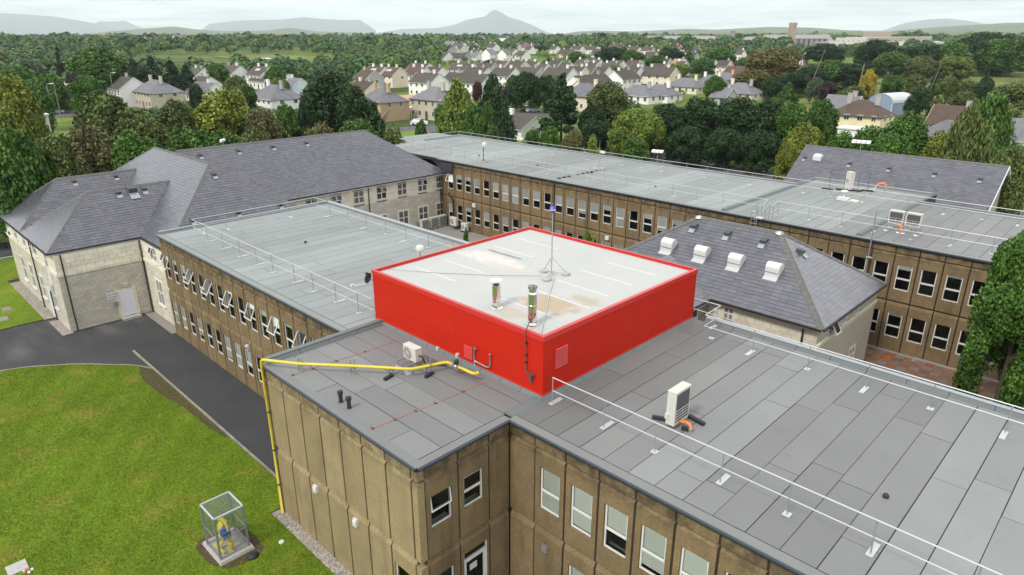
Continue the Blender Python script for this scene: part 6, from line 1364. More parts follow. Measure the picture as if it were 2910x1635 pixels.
# ================================================================== gas cage on the lawn
t = thing('gas_cage', 'galvanised mesh cage on a concrete slab on the lawn', 'cage', (-9.85,-2.8,0))
MB().hexa([(-10.8,-3.55,.0),(-8.9,-3.55,.0),(-8.9,-2.05,.0),(-10.8,-2.05,.0),(-10.72,-3.5,.2),(-8.95,-3.5,.2),(-8.95,-2.1,.2),(-10.72,-2.1,.2)]).build('slab', M['concrete'], t)
cx0, cx1, cy0, cy1, cz = -10.42, -9.12, -3.42, -2.22, 2.22
for x in (cx0, cx1):
    for y in (cy0, cy1): MB().box(x-.035,y-.035,.2,x+.035,y+.035,cz).build('post', M['galv_dark'], t)
for z in (.26, 1.15, cz):
    for a, b in (((cx0,cy0),(cx1,cy0)), ((cx1,cy0),(cx1,cy1)), ((cx1,cy1),(cx0,cy1)), ((cx0,cy1),(cx0,cy0))):
        w_ = .06 if z == cz else .03; MB().bar((*a,z),(*b,z),w_,w_).build('frame_bar', M['alu'] if z == cz else M['galv_dark'], t)
def mesh_panel(o, u, v, lu, lv, s=.052):
    b = MB(); o, u, v = Vector(o), Vector(u), Vector(v); n = u.cross(v)*.004; r = .0028
    for k in range(1, int(lu/s)): p = o+u*(k*s); b.face([p-u*r, p+u*r, p+u*r+v*lv, p-u*r+v*lv])
    for k in range(1, int(lv/s)): p = o+v*(k*s); b.face([p-v*r+n, p+u*lu-v*r+n, p+u*lu+v*r+n, p+v*r+n])
    b.build('mesh_panel', M['galv_dark'], t)['kind'] = 'stuff'
mesh_panel((cx0,cy0,.26),(1,0,0),(0,0,1),1.3,1.95); mesh_panel((cx1,cy0,.26),(0,1,0),(0,0,1),1.2,1.95); mesh_panel((cx0,cy1,.26),(1,0,0),(0,0,1),1.3,1.95); mesh_panel((cx0,cy0,.26),(0,1,0),(0,0,1),1.2,1.95); mesh_panel((cx0,cy0,cz),(1,0,0),(0,1,0),1.3,1.2)
t = thing('gas_regulator', 'yellow gas regulator pipework with a blue meter inside the mesh cage', 'gas meter', (-9.8,-2.8,.2))
y_ = -2.85
b = MB().tube([(-10.2,y_,.2),(-10.2,y_,1.3),(-10.12,y_,1.42),(-10,y_,1.45),(-9.6,y_,1.52),(-9.45,y_,1.48),(-9.37,y_,1.35),(-9.37,y_,.2)], .085, 8).tube([(-10.2,y_,.8),(-9.37,y_,.85)], .06, 6).tube([(-9.8,y_,.75),(-9.75,-3.2,.3)], .055, 6).tube([(-10.1,-3.25,.28),(-9.3,-3.15,.28)], .065, 6)
b.build('pipework', M['yellow'], t); b = MB(); b.lathe((0,0,-.05), [(.05,0),(.27,.02),(.27,.08),(.1,.16)], 14); link('regulator', b.mesh('regulator', M['yellow']), t, Matrix.Translation((-9.88,y_-.12,1.12)) @ Matrix.Rotation(R(70),4,'X'))
MB().lathe((-10.2,y_,.3), [(.06,0),(.11,.03),(.11,.2),(.06,.24)], 10).lathe((-9.37,y_,.35), [(.06,0),(.12,.03),(.12,.22),(.06,.26)], 10).build('valve', M['yellow'], t)
MB().box(-9.66,y_-.25,.95,-9.28,y_+.05,1.2).lathe((-9.53,y_-.08,1.22), [(.12,0),(.12,.1),(.05,.14)], 10).build('meter', M['blue'], t); MB().tube([(-9.35,y_,1.1),(-9.28,y_,1.4),(-9.3,y_,1.75)], .03, 6).build('gauge_pipe', M['galv'], t)
tag(MB().lathe((-8.55,-2.35,.0), [(.22,0),(.24,.12),(.14,.2),(.02,.22)], 10).tube([(-8.5,-2.6,.1),(-8.3,-2.35,.22),(-8.5,-2.1,.1)], .02, 5).build('pump_pit', M['dark']), 'small black cable coil in bare soil beside the mesh cage', 'coil')
tag(MB().lathe((-8.48,-1.09,.055), [(.13,0),(.12,.05),(.03,.07)], 9).build('pale_stone', M['cream']), 'single pale stone lying on the lawn near the gravel strip', 'stone')
t = thing('manhole', 'concrete manhole cover with broken brick at the bottom left of the lawn', 'manhole', (-14.3,-9.2,0))
MB().box(-15.1,-9.75,.02,-14.4,-9.05,.11).build('cover', M['concrete'], t)
for i in range(5): MB().box(-14.35+.1*(i%3),-9.3+.13*(i//2),.05,-14.22+.1*(i%3),-9.2+.13*(i//2),.13).build('brick', M['brick_red'] if i % 2 else M['cream'], t)
for x, y, l in ((-46.4,-4.0,'small dark drain cover in the side lawn nearest the asphalt'), (-48.6,-3.4,'flat grey slab in the side lawn by the gravel strip'), (-57.5,-3.4,'reddish bare mound in the side lawn by the road')):
    tag(MB().hexa([(x-.5,y-.3,.04),(x+.5,y-.3,.04),(x+.5,y+.3,.04),(x-.5,y+.3,.04),(x-.42,y-.24,.12),(x+.42,y-.24,.12),(x+.42,y+.24,.12),(x-.42,y+.24,.12)]).build('ground_cover', M['kerb'] if x > -50 else M['soil']), l, 'cover')
# ================================================================== lamps, poles, signs
def lamp(label, x, y, h, kind='arm', rot=0, group='street lamps'):
    t = thing('street_lamp', label, 'lamp', (x, y, 0), group); T = Matrix.Translation((x,y,0)) @ Matrix.Rotation(R(rot),4,'Z')
    if kind == 'arm':
        link('pole', MB().tube([(0,0,0),(0,0,h-.4),(.3,0,h-.05),(1.0,0,h)], .09, 8, r2=.05).mesh('pole', M['galv']), t, T); link('lamp_head', MB().hexa([(.9,-.16,h-.06),(1.8,-.12,h-.02),(1.8,.12,h-.02),(.9,.16,h-.06),(.9,-.14,h+.08),(1.7,-.1,h+.12),(1.7,.1,h+.12),(.9,.14,h+.08)]).mesh('lamp_head', M['lamp']), t, T)
    else:
        link('pole', MB().tube([(0,0,0),(0,0,h)], .06, 8).mesh('pole', M['galv']), t, T)
        n = {'one':1,'two':2,'three':3,'four':4}[kind]; wd = .55
        if n > 1: link('crossbar', MB().box(-n*wd/2,-.05,h-.05,n*wd/2,.05,h+.05).mesh('crossbar', M['galv']), t, T)
        for i in range(n):
            x_ = (i-(n-1)/2)*wd; link('lamp_head', MB().hexa([(x_-.24,-.32,h-.1),(x_+.24,-.32,h-.1),(x_+.24,.2,h+.05),(x_-.24,.2,h+.05),(x_-.24,-.28,h+.16),(x_+.24,-.28,h+.16),(x_+.24,.2,h+.25),(x_-.24,.2,h+.25)]).mesh('lamp_head', M['lamp']), t, T)
lamp('white box floodlight on a pole behind the leftmost slate hip', -61.5, 7.2, 6.6, 'one', 20, 'floodlights round the school'); lamp('box floodlight on a pole in front of the trees behind the pale slate roof', -62.5, 21.5, 9.3, 'one', 0, 'floodlights round the school')
lamp('three headed floodlight beside the car park', -36.5, 70, 5.5, 'three', 15, 'floodlights round the school'); lamp('four headed floodlight above the gabled slate ridge', -13.9, 80.5, 8.0, 'four', 10, 'floodlights round the school'); lamp('twin headed floodlight on the back lawn', -55.7, 85, 4.6, 'two', 30, 'floodlights round the school'); lamp('small low floodlight behind the far roof edge', -62.2, 70, 4.6, 'one', 0, 'floodlights round the school')
lamp('curved arm street lamp by the silver hatchback', -186.8, 32.4, 9.5, 'arm', 40); lamp('curved arm street lamp in front of the dark tiled house', -222, 57, 10, 'arm', 40); lamp('street lamp beside the lime cypress', -108, 91, 6.6, 'one', 200); lamp('white globe topped lamp by the parked white car', -113, 86.5, 5.2, 'one', 0); lamp('tall slim lamp on the back lawn before the bare limbed tree', -76.6, 112.4, 7.2, 'one', 0)
def tpole(label, x, y, h, lean=0, r=.13):
    t = thing('telegraph_pole', label, 'pole', (x,y,0), 'timber poles'); MB().tube([(x,y,0),(x+lean,y,h)], r, 8, r2=r*.6).build('shaft', M['pole'], t); MB().box(x+lean-.4,y-.05,h-.6,x+lean+.4,y+.05,h-.5).build('crossarm', M['pole'], t)
tpole('timber pole in front of the ivy covered house on the left', -192.3, 35.2, 9.5); tpole('leaning timber pole in the rough field', -46.1, 233.2, 15.5, 3.0, .13); tpole('broad dark double pole at the edge of the rough field', -75.5, 261, 11, .8, .3); tpole('thin dark pole in front of the layered pine', -88.5, 91.5, 10, -.4)
tpole('bare stripped trunk standing at the edge of the rough field', -86.2, 241.9, 16, 4.2, .17)
t = thing('notice_board', 'white blank notice board on two posts at the car park edge', 'sign', (-58.1,96.6,0))
MB().box(-58.75,96.58,1.0,-57.55,96.64,1.62).build('board', M['white'], t)
for x in (-58.7,-57.6): MB().box(x-.05,96.56,0,x+.05,96.66,1.6).build('post', M['white'], t)
sheet('car_park', [(-61.2,60),(14,60),(14,97.3),(-61.2,97.3)], .03, M['carpark']); sheet('back_lawn', [(-92,72),(-61.2,72),(-61.2,97.4),(14,97.4),(14,99.6),(-58.6,99.9),(-62,113),(-95,113)], .035, M['grass_far']); sheet('back_path', [(-67.9,72),(-66.3,72),(-67.0,90),(-68.6,103.3),(-70.3,103),(-69.4,95)], .042, M['carpark'])
b = MB()
for k in range(27): x = -59.8+k*2.28; b.face([(x,93.3,.04),(x+.12,93.3,.04),(x+.28,97.1,.04),(x+.16,97.1,.04)])
for k in range(10): x = -13.5+k*2.3; b.face([(x,74,.04),(x+.12,74,.04),(x+.12,78,.04),(x,78,.04)])
for k in range(8): x = -33+k*2.3; b.face([(x,77,.04),(x+.12,77,.04),(x+.12,81,.04),(x,81,.04)])
struct('bay_lines', b, M['white'])
sheet('front_road', [(-121,60),(-112,55),(-106,92),(-113,100),(-119,97)], .02, M['carpark']); sheet('front_lawn', [(-113,86.5),(-104,86.5),(-98.5,80),(-102,75),(-110,76)], .03, M['grass_far']); sheet('left_road', [(-215,20),(-203,20),(-198,48),(-212,60),(-222,60)], .02, M['carpark']); sheet('left_verge', [(-202,30),(-192,25),(-188,34),(-196,42)], .03, M['grass_far'])
sheet('yard', [(-126,128),(-112,128),(-112,142),(-126,142)], .03, M['carpark'])
def car(label, x, y, rot, m, group='parked cars', suv=False):
    t = thing('parked_car', label, 'car', (x,y,0), group); T = Matrix.Translation((x,y,.0)) @ Matrix.Rotation(R(rot),4,'Z'); hh = .12 if suv else 0
    pr_ = [(-2.1,.35),(-2.05,.8+hh),(-1.9,.95+hh),(-1.75,1.0+hh),(-1.35,1.42+hh),(.35,1.46+hh),(1.05,1.0+hh),(1.95,.85+hh),(2.1,.6+hh),(2.1,.35)]
    b = MB(); wy = lambda z: .86 if z < 1.05+hh else .68
    for (a, c), (d, e) in zip(pr_, pr_[1:]): b.face([(a,-wy(c),c),(a,wy(c),c),(d,wy(e),e),(d,-wy(e),e)])
    for s in (-1, 1): b.face([(a, s*wy(c), c) for a, c in (pr_ if s < 0 else pr_[::-1])])
    b.face([(-2.1,-.86,.35),(2.1,-.86,.35),(2.1,.86,.35),(-2.1,.86,.35)]); link('body', b.mesh('body', m), t, T)
    g = MB()
    for s in (-1, 1): g.face([(-1.5,s*.83,1.04+hh),(.85,s*.83,1.04+hh),(.3,s*.715,1.39+hh),(-1.25,s*.715,1.36+hh)])
    g.face([(1.0,-.75,1.06+hh),(1.0,.75,1.06+hh),(.43,.64,1.44+hh),(.43,-.64,1.44+hh)]); g.face([(-1.74,-.7,1.05+hh),(-1.74,.7,1.05+hh),(-1.4,.62,1.4+hh),(-1.4,-.62,1.4+hh)]); link('window', g.mesh('window', M['dark_glass']), t, T)
    for a in (-1.3,1.3):
        for s in (-1, 1):
            k = MB(); k.lathe((0,0,-.1), [(.32,0),(.34,.04),(.34,.18),(.32,.22)], 14); wh = link('wheel', k.mesh('wheel', M['dark']), t, T @ Matrix.Translation((a,s*.78,.33)) @ Matrix.Rotation(R(90),4,'X')); k = MB(); k.lathe((0,0,-.112), [(.2,0),(.2,.224)], 12); link('rim', k.mesh('rim', M['galv']), wh, wh.matrix_basis.copy())
    for s in (-1, 1): link('headlight', MB().box(2.02,s*.62-.16,.68+hh,2.12,s*.62+.16,.82+hh).mesh('headlight', M['white']), t, T)
car('silver hatchback on the road at the far left', -212.3, 38.6, 75, M['car_silver']); car('white people carrier parked behind the lawn by the red garage', -119, 93.2, 50, M['car_white'], suv=True); car('dark red car partly hidden right of the white people carrier', -113.5, 98.5, 40, M['car_red'])
car('nearer of two white saloons in the yard left of the layered pine', -120, 135, 60, M['car_white']); car('farther of two white saloons in the yard left of the layered pine', -124.2, 136.6, 60, M['car_white'])
# ================================================================== trees
def unit_crown(kind, n, seed, leaf_=.085):
    g = np.random.default_rng(seed); L = []
    if kind in ('broad', 'bush', 'lolly', 'sparse'):
        z0 = {'broad': .16, 'bush': .12, 'lolly': .5, 'sparse': .3}[kind]; m = {'broad': 56, 'bush': 40, 'lolly': 12, 'sparse': 15}[kind]
        for i in range(m):
            a = g.uniform(0, 2*np.pi); h = g.uniform(0, 1) ** .8; zz = z0+(.93-z0)*h
            env = np.sqrt(max(.1, 1-((h-.40)/.64)**2)) if kind != 'bush' else np.sqrt(max(.05, 1-(h*.95)**2))
            rad = env*np.sqrt(g.uniform(.25, 1))*.74; s = g.uniform(.17, .31)*(1 if kind != 'sparse' else .72)
            L.append((rad*np.cos(a), rad*np.sin(a), zz-(.05 if h > .8 else 0), s, s*.62))
        L.append((0, 0, .8, .34, .22))
    elif kind in ('conifer', 'cypress'):
        for i in range(46):
            h = g.uniform(0, 1); a = g.uniform(0, 2*np.pi); w_ = (1-h)**(.75 if kind == 'cypress' else .95); L.append((w_*.68*np.cos(a), w_*.68*np.sin(a), .1+.83*h, .12+.24*w_, (.1+.1*w_)*(1.5 if kind == 'cypress' else .7)))
        L.append((0, 0, .93, .1, .12))
    elif kind == 'pine':
        for i in range(44):
            k = g.integers(0, 8); h = (k+.5)/8; a = g.uniform(0, 2*np.pi); w_ = (1.02-h)**.7*g.uniform(.35, 1); L.append((w_*.8*np.cos(a), w_*.8*np.sin(a), .17+.76*h, .16+.14*w_, .055))
        L.append((0, 0, .95, .12, .08))
    elif kind == 'willow':
        for i in range(34):
            a = g.uniform(0, 2*np.pi); h = g.uniform(0, 1); e = np.sqrt(max(.06, 1-(h)**2)); rad = e*np.sqrt(g.uniform(.3, 1))*.76; L.append((rad*np.cos(a), rad*np.sin(a), .12+.76*h, .27, .27))
    L = np.array(L); wgt = (L[:, 3]**2); wgt /= wgt.sum(); idx = g.choice(len(L), n, p=wgt); P = L[idx]
    d = g.normal(size=(n, 3)); d[:, 2] = d[:, 2]*.9+.25; d /= np.linalg.norm(d, axis=1)[:, None]; rr_ = g.uniform(.55, 1.04, (n, 1))**.6
    c = P[:, :3]+d*np.stack([P[:, 3], P[:, 3], P[:, 4]], 1)*rr_
    nr = d*.8+g.normal(size=(n, 3))*.55; nr /= np.linalg.norm(nr, axis=1)[:, None]
    up = np.array([0, 0, 1.]) if kind != 'pine' else np.array([1., 0, 0]); u = np.cross(nr, up); u /= (np.linalg.norm(u, axis=1)[:, None]+1e-6); v = np.cross(nr, u)
    core = (np.arange(n) % 9 == 0)[:, None]; c = np.where(core, P[:, :3]+(c-P[:, :3])*.55, c)  # oversized inner leaves added to block light and darken crown gaps
    th = g.uniform(0, 2*np.pi, (n, 1)) if kind not in ('willow', 'cypress') else g.normal(0, .35, (n, 1)); u, v = u*np.cos(th)+v*np.sin(th), v*np.cos(th)-u*np.sin(th)
    s = leaf_*g.uniform(.55, 1.25, (n, 1))*np.where(core, 2.6, 1); asp = {'willow': (.4, 1.1), 'cypress': (.5, 1.1), 'pine': (.7, .9)}.get(kind, (.62, .85))
    u = u*s*asp[0]; v = v*s*asp[1]; vz = np.array([1, 1, .36 if kind not in ('willow', 'cypress') else .5]); u = u*vz; v = v*vz
    V = np.stack([c-v, c+u*.9-v*.1, c+v, c-u*.9+v*.1], 1).reshape(-1, 3)
    tint = np.ones((4*n, 4), np.float32); k = np.repeat(g.uniform(.86, 1.14, n), 4); tint[:, 0] *= k; tint[:, 2] *= 2-k
    return npmesh('crown', V, np.arange(4*n).reshape(-1, 4), M['leaf'], tint)
def unit_trunk(kind, seed):
    g = random.Random(seed); b = MB(); top = {'broad': .7, 'bush': .4, 'lolly': .8, 'sparse': .85, 'conifer': .9, 'cypress': .9, 'pine': .93, 'willow': .6}[kind]
    b.tube([(0,0,-.02),(g.uniform(-.02,.02),0,top*.4),(g.uniform(-.05,.05),g.uniform(-.05,.05),top)], .06, 7, r2=.018)
    for i in range(6 if kind not in ('bush',) else 4):
        a = g.uniform(0, 6.28); z = top*g.uniform(.35, .8); r = g.uniform(.4, .65); b.tube([(0,0,z),(r*.5*math.cos(a),r*.5*math.sin(a),z+.09),(r*math.cos(a),r*math.sin(a),z+.2)], .024, 5, r2=.006)
    return b.mesh('trunk', M['trunk'])
NL = dict(broad=15000, bush=7000, lolly=2600, sparse=4200, conifer=7000, cypress=11000, pine=8000, willow=11000)
PROTO = {k: [(unit_crown(k, NL[k], 20+3*i+hash(k) % 7 if False else 20+31*i+len(k), {'lolly': .11, 'pine': .075, 'conifer': .07, 'willow': .065, 'cypress': .06}.get(k, .062)), unit_trunk(k, i)) for i in range(3 if k in ('broad', 'bush') else 2)] for k in NL}
COLS = dict(dark=(.021,.05,.014), mid=(.055,.122,.017), olive=(.085,.115,.028), yellow=(.135,.165,.02), lime=(.125,.175,.026), rust=(.11,.105,.04), red=(.062,.015,.017), purple=(.04,.02,.026), pinegreen=(.017,.042,.017), autumn=(.105,.095,.026), gold=(.36,.28,.03), teal=(.075,.115,.065))
SEEN = {}
def plant(x, y, zb, h, r, kind, col, label, group, crown=None):
    i = SEEN.get(kind, 0); SEEN[kind] = i+1; cr_, tk = PROTO[kind][i % len(PROTO[kind])]
    cat = 'bush' if kind == 'bush' else 'tree'; nm = {'bush': 'bush', 'conifer': 'conifer', 'cypress': 'cypress', 'pine': 'pine_tree', 'willow': 'willow', 'lolly': 'young_tree'}.get(kind, 'broadleaf_tree')
    t = thing(nm, label, cat, (x, y, zb), group or ('trees and bushes round the school' if math.hypot(x-15, y+11) < 165 else 'trees in the landscape'))
    T = Matrix.Translation((x, y, zb)) @ Matrix.Rotation(random.uniform(0, 6.28), 4, 'Z') @ Matrix.Diagonal((r*1.06, r*1.06, h, 1))
    o = link('crown', crown or cr_, t, T); v = random.uniform(.88, 1.14); o.color = (*[q*v for q in COLS[col]], 1); link('trunk', tk, t, T)
NEARCROWN = unit_crown('bush', 52000, 77, .036)
for i, (x, y, zb, h, r, kind, col, label, group) in enumerate(TREES): plant(x, y, zb, h, r, kind, col, label, group, NEARCROWN if i == 0 else None)
# ================================================================== woods too dense to count
def wood(n, dmin, dmax, leaves, lsize, azr, name, rad=(3., 5.5), keep=None):
    g = np.random.default_rng(int(dmin)); a = g.uniform(*np.radians(azr), n*3); d = np.sqrt(g.uniform(dmin**2, dmax**2, n*3)) if dmax < 1500 else np.exp(g.uniform(np.log(dmin), np.log(dmax), n*3))
    x = CAMP[0]+d*np.sin(a); y = CAMP[1]+d*np.cos(a); f = np.sin(x*.021+1.3)*np.sin(y*.017)+.6*np.sin(x*.05-y*.043)+g.normal(0, .45, len(x)); ok = f > -.1 if dmin < 1000 else f > -.35
    if keep is not None: ok &= keep(x, y, np.degrees(a), d)
    x, y, d = x[ok][:n], y[ok][:n], d[ok][:n]; k = len(x); R_ = rad[0]+(rad[1]-rad[0])*g.uniform(0, 1, k)**1.6*g.choice([.6,1,1.35], k); Hh = R_*g.uniform(1.2, 1.9, k); zb = elev(x, y)
    dirs = g.normal(size=(k, leaves, 3)); dirs[..., 2] = np.abs(dirs[..., 2])*1.1-.2; dirs /= np.linalg.norm(dirs, axis=2)[..., None]; lump = g.uniform(.8, 1.08, (k, leaves, 1))
    c = np.stack([x, y, zb+Hh*.45], 1)[:, None]+dirs*lump*np.stack([R_, R_, Hh*.62], 1)[:, None]
    nr = dirs*1.1+g.normal(size=dirs.shape)*.28; nr /= np.linalg.norm(nr, axis=2)[..., None]; u = np.cross(nr, [.3, .2, 1.]); u /= np.linalg.norm(u, axis=2)[..., None]; v = np.cross(nr, u)
    s = (lsize*g.uniform(.7, 1.3, (k, leaves, 1)))*(R_/4)[:, None, None]; u *= s; v *= s
    V = np.stack([c-v, c+u, c+v, c-u], 2).reshape(-1, 3); base = np.array([[.046,.10,.024],[.062,.122,.026],[.09,.125,.032],[.036,.08,.028],[.09,.145,.026],[.115,.10,.036]])[g.choice(6, k, p=[.3,.28,.14,.16,.1,.02])]
    tint = np.ones((k, leaves*4, 4), np.float32); tint[..., :3] = base[:, None]; o = link(name, npmesh(name, V, np.arange(len(V)).reshape(-1, 4), M['leaf_far'], tint.reshape(-1, 4))); o['kind'] = 'stuff'
HX = np.array([(h[0], h[1]) for h in HOUSES])
def keep_near(x, y, a, d):
    ok = np.ones(len(x), bool)
    estate = (a > -56) & (d < 620) & ~((d > 330) & (a < -50.5)); field = (a > -22.5) & (d < 465); marsh = (a < -58) & (a > -73) & (d > 415) & (d < 640)
    ok &= ~(estate | field | marsh); ok &= ~((a > -74) & (a <= -56) & (d < 325)); ok &= ~((a > -23.5) & (a < -13) & (d > 700) & (d < 1100))
    for hx, hy in HX:
        u = np.hypot(x-hx, y-hy); ok &= u > 11; ang = np.abs(np.arctan2(x-CAMP[0], y-CAMP[1])-math.atan2(hx-CAMP[0], hy-CAMP[1])); hd = math.hypot(hx-CAMP[0], hy-CAMP[1]); ok &= ~((ang*hd < 9) & (d < hd) & (d > hd-26))
    return ok
wood(2300, 300, 640, 150, .72, (-88, 2), 'woodland', keep=keep_near); wood(3600, 640, 1300, 60, 1.25, (-88, 2), 'woodland', (3.5, 6.5), keep_near); wood(7000, 1300, 5000, 14, 2.8, (-90, 4), 'woodland', (4, 8), lambda x, y, a, d: d > 1300)
# scrub between the houses of the estate, and low brambles on the rough field
def keep_gard(x, y, a, d):
    ok = np.ones(len(x), bool)
    for hx, hy in HX: ok &= np.hypot(x-hx, y-hy) > 9.5
    return ok
wood(420, 175, 600, 90, .62, (-52, -25), 'garden_hedges', (1.0, 2.3), keep_gard); wood(90, 230, 470, 70, .6, (-20, 2), 'brambles', (.8, 1.8))
wood(260, 85, 200, 160, .5, (-88, -58), 'undergrowth', (1.6, 2.8), lambda x, y, a, d: (x < -62) & keep_gard(x, y, a, d) & ~((a > -81) & (a < -72) & (d > 105))); wood(150, 110, 150, 150, .5, (-52, -2), 'undergrowth', (1.4, 2.4), lambda x, y, a, d: (y > 101) | (x > 16))
# rough field, marsh, lake
def tsheet(name, pts, dz, m): 
    return struct(name, MB().face([(x, y, float(elev(x, y))+dz) for x, y in pts]), m)
n = 22; b = MB(); A = np.radians(np.linspace(-22, 6, n)); D_ = np.linspace(178, 480, 26); G_ = [[(CAMP[0]+d*math.sin(a), CAMP[1]+d*math.cos(a)) for d in D_] for a in A]
for i in range(n-1):
    for j in range(25): b.face([(*p, float(elev(*p))+.05+(.5*math.sin(p[0]*.11)*math.sin(p[1]*.09))) for p in (G_[i][j], G_[i+1][j], G_[i+1][j+1], G_[i][j+1])])
struct('rough_field', b, M['rough'])
tsheet('marsh', [(-556,228),(-563,285),(-505,300),(-424,262),(-450,225)], .3, M['rough']); tsheet('reed_bed', [(-545,262),(-520,284),(-470,268),(-500,256)], .45, M['grass_far']); tsheet('lake', [(-512,240),(-485,246),(-480,251),(-508,255),(-518,250)], .6, M['water'])
# ================================================================== houses
WIN = {}
def house(x, y, zb, ang, L, D, zr, kind, wall, roof, label):
    t = thing('house', label, 'house', (x, y, zb), 'houses of the town beyond the school'); T = Matrix.Translation((x, y, zb)) @ Matrix.Rotation(R(ang), 4, 'Z')
    d = math.hypot(x-CAMP[0], y-CAMP[1]); ze = zr-D*(.36 if kind == 'gable' else .33); ze = max(ze, 2.3); hl, hd = L/2, D/2; ov = .3
    wm = WALLM[wall]; b = MB().box(-hl,-hd,-1.5,hl,hd,ze)
    if kind == 'gable': b.face([(hl,-hd,ze),(hl,hd,ze),(hl,0,zr-.08)]); b.face([(-hl,hd,ze),(-hl,-hd,ze),(-hl,0,zr-.08)])
    link('wall', b.mesh('wall', wm), t, T)
    r = MB(); sl = (zr-ze)/hd; e = ze-ov*sl; k = .14
    if kind == 'gable':
        for s in (-1, 1):
            r.hexa([(-hl-.15,s*(hd+ov),e),(hl+.15,s*(hd+ov),e),(hl+.15,0,zr),(-hl-.15,0,zr),(-hl-.15,s*(hd+ov),e+k),(hl+.15,s*(hd+ov),e+k),(hl+.15,0,zr+k),(-hl-.15,0,zr+k)] if s < 0 else [(hl+.15,hd+ov,e),(-hl-.15,hd+ov,e),(-hl-.15,0,zr),(hl+.15,0,zr),(hl+.15,hd+ov,e+k),(-hl-.15,hd+ov,e+k),(-hl-.15,0,zr+k),(hl+.15,0,zr+k)])
    else:
        a = hl+ov; c = hd+ov; q = max(a-c, .4); P = [(-a,-c,e),(a,-c,e),(a,c,e),(-a,c,e)]; A_, B_ = (-q,0,zr), (q,0,zr)
        r.face([P[0],P[1],B_,A_]).face([P[1],P[2],B_]).face([P[2],P[3],A_,B_]).face([P[3],P[0],A_]).face([(-a,-c,e-.1),(-a,c,e-.1),(a,c,e-.1),(a,-c,e-.1)])
        for i in range(4): p, q2 = P[i], P[(i+1) % 4]; r.face([(p[0],p[1],e-.1),(q2[0],q2[1],e-.1),q2,p])
    ro = link('roof', r.mesh('roof', ROOFM[roof]), t, T)
    gm = MB().bar((-hl-.1,-hd-ov-.05,e+.02),(hl+.1,-hd-ov-.05,e+.02),.1,.12); link('gutter', gm.mesh('gutter', M['dark_grey'] if wall != 'white' else M['white']), t, T)
    if kind == 'gable' and d < 430:
        vg = MB()
        for sx in (-1, 1):
            for sy in (-1, 1): vg.bar((sx*(hl+.17),sy*(hd+ov),e+.05),(sx*(hl+.17),0,zr+.05),.05,.22)
        link('barge_board', vg.mesh('barge_board', M['white'] if wall in ('white', 'grey') else wm), t, T)
    g = random.Random(label)
    for cx in ([-hl*.5, hl*.55] if L > 10.5 else [g.choice((-1, 1))*hl*.6]):
        c_ = link('chimney', MB().box(cx-.5,-.32,zr-1.0,cx+.5,.32,zr+1.1).box(cx-.56,-.38,zr+1.1,cx+.56,.38,zr+1.22).mesh('chimney', wm if g.random() < .65 else M['concrete']), ro, T)
        if d < 430: link('chimney_pot', MB().lathe((cx-.22,0,zr+1.2), [(.12,0),(.1,.4)], 7).lathe((cx+.22,0,zr+1.2), [(.12,0),(.1,.4)], 7).mesh('chimney_pot', M['brick_red']), c_, T) if False else None
    two = ze > 4.2; rows = [(.9, 1.25)]+([(3.5, 1.2)] if two else []); n_ = max(2, int(L/(2.6 if d < 300 else 3.2)))
    fm = M['white'] if wall not in ('white',) else M['upvc']
    for rz, rh in rows:
        for i in range(n_):
            cx = -hl+(i+.5)*L/n_; w_ = 1.15 if (i % 3) else .95
            if rz < 1 and i == n_//2:
                link('door', MB().box(cx-.5,-hd-.06,0,cx+.5,-hd,2.1).mesh('door', M['red_door'] if g.random() < .3 else M['dark_grey']), t, T); continue
            key = (round(w_,2), rh)
            if key not in WIN:
                WIN[key] = (MB().box(-w_/2,-.06,0,w_/2,.0,rh).mesh('window', M['white']), MB().face([(-w_/2+.09,-.066,.09),(-.04,-.066,.09),(-.04,-.066,rh-.09),(-w_/2+.09,-.066,rh-.09)]).face([(.04,-.066,.09),(w_/2-.09,-.066,.09),(w_/2-.09,-.066,rh-.09),(.04,-.066,rh-.09)]).mesh('pane', M['dark_glass']))
            W = T @ Matrix.Translation((cx,-hd,rz)); wn = link('window', WIN[key][0], t, W); link('pane', WIN[key][1], wn, W)
    if d < 330 and kind == 'gable':
        W = T @ Matrix.Translation((hl,hd*.15,3.4 if two else 1)) @ Matrix.Rotation(R(90),4,'Z'); wn = link('window', WIN[key][0], t, W); link('pane', WIN[key][1], wn, W)
    if kind == 'hip':
        for yy in (-hd*.4, hd*.4):
            W = T @ Matrix.Translation((hl,yy,3.4 if two else 1)) @ Matrix.Rotation(R(90),4,'Z'); wn = link('window', WIN[key][0], t, W); link('pane', WIN[key][1], wn, W)
    if 'rooflights' in label or 'skylights' in label:
        for i in range(3): cx = -hl*.3+i*1.3; z_ = zr-(zr-ze)*.42; yv = -hd*.42; link('rooflight', MB().hexa([(cx-.4,yv-.5,z_-.5*sl+k),(cx+.4,yv-.5,z_-.5*sl+k),(cx+.4,yv+.5,z_+.5*sl+k),(cx-.4,yv+.5,z_+.5*sl+k),(cx-.4,yv-.5,z_-.5*sl+k+.08),(cx+.4,yv-.5,z_-.5*sl+k+.08),(cx+.4,yv+.5,z_+.5*sl+k+.08),(cx-.4,yv+.5,z_+.5*sl+k+.08)]).mesh('rooflight', M['white']), ro, T)
    return t
for h in HOUSES: house(*h)
t = thing('garage', 'red doored garage with a sloping parapet between the tan and cream houses', 'garage', (-138.2,104.8,0))
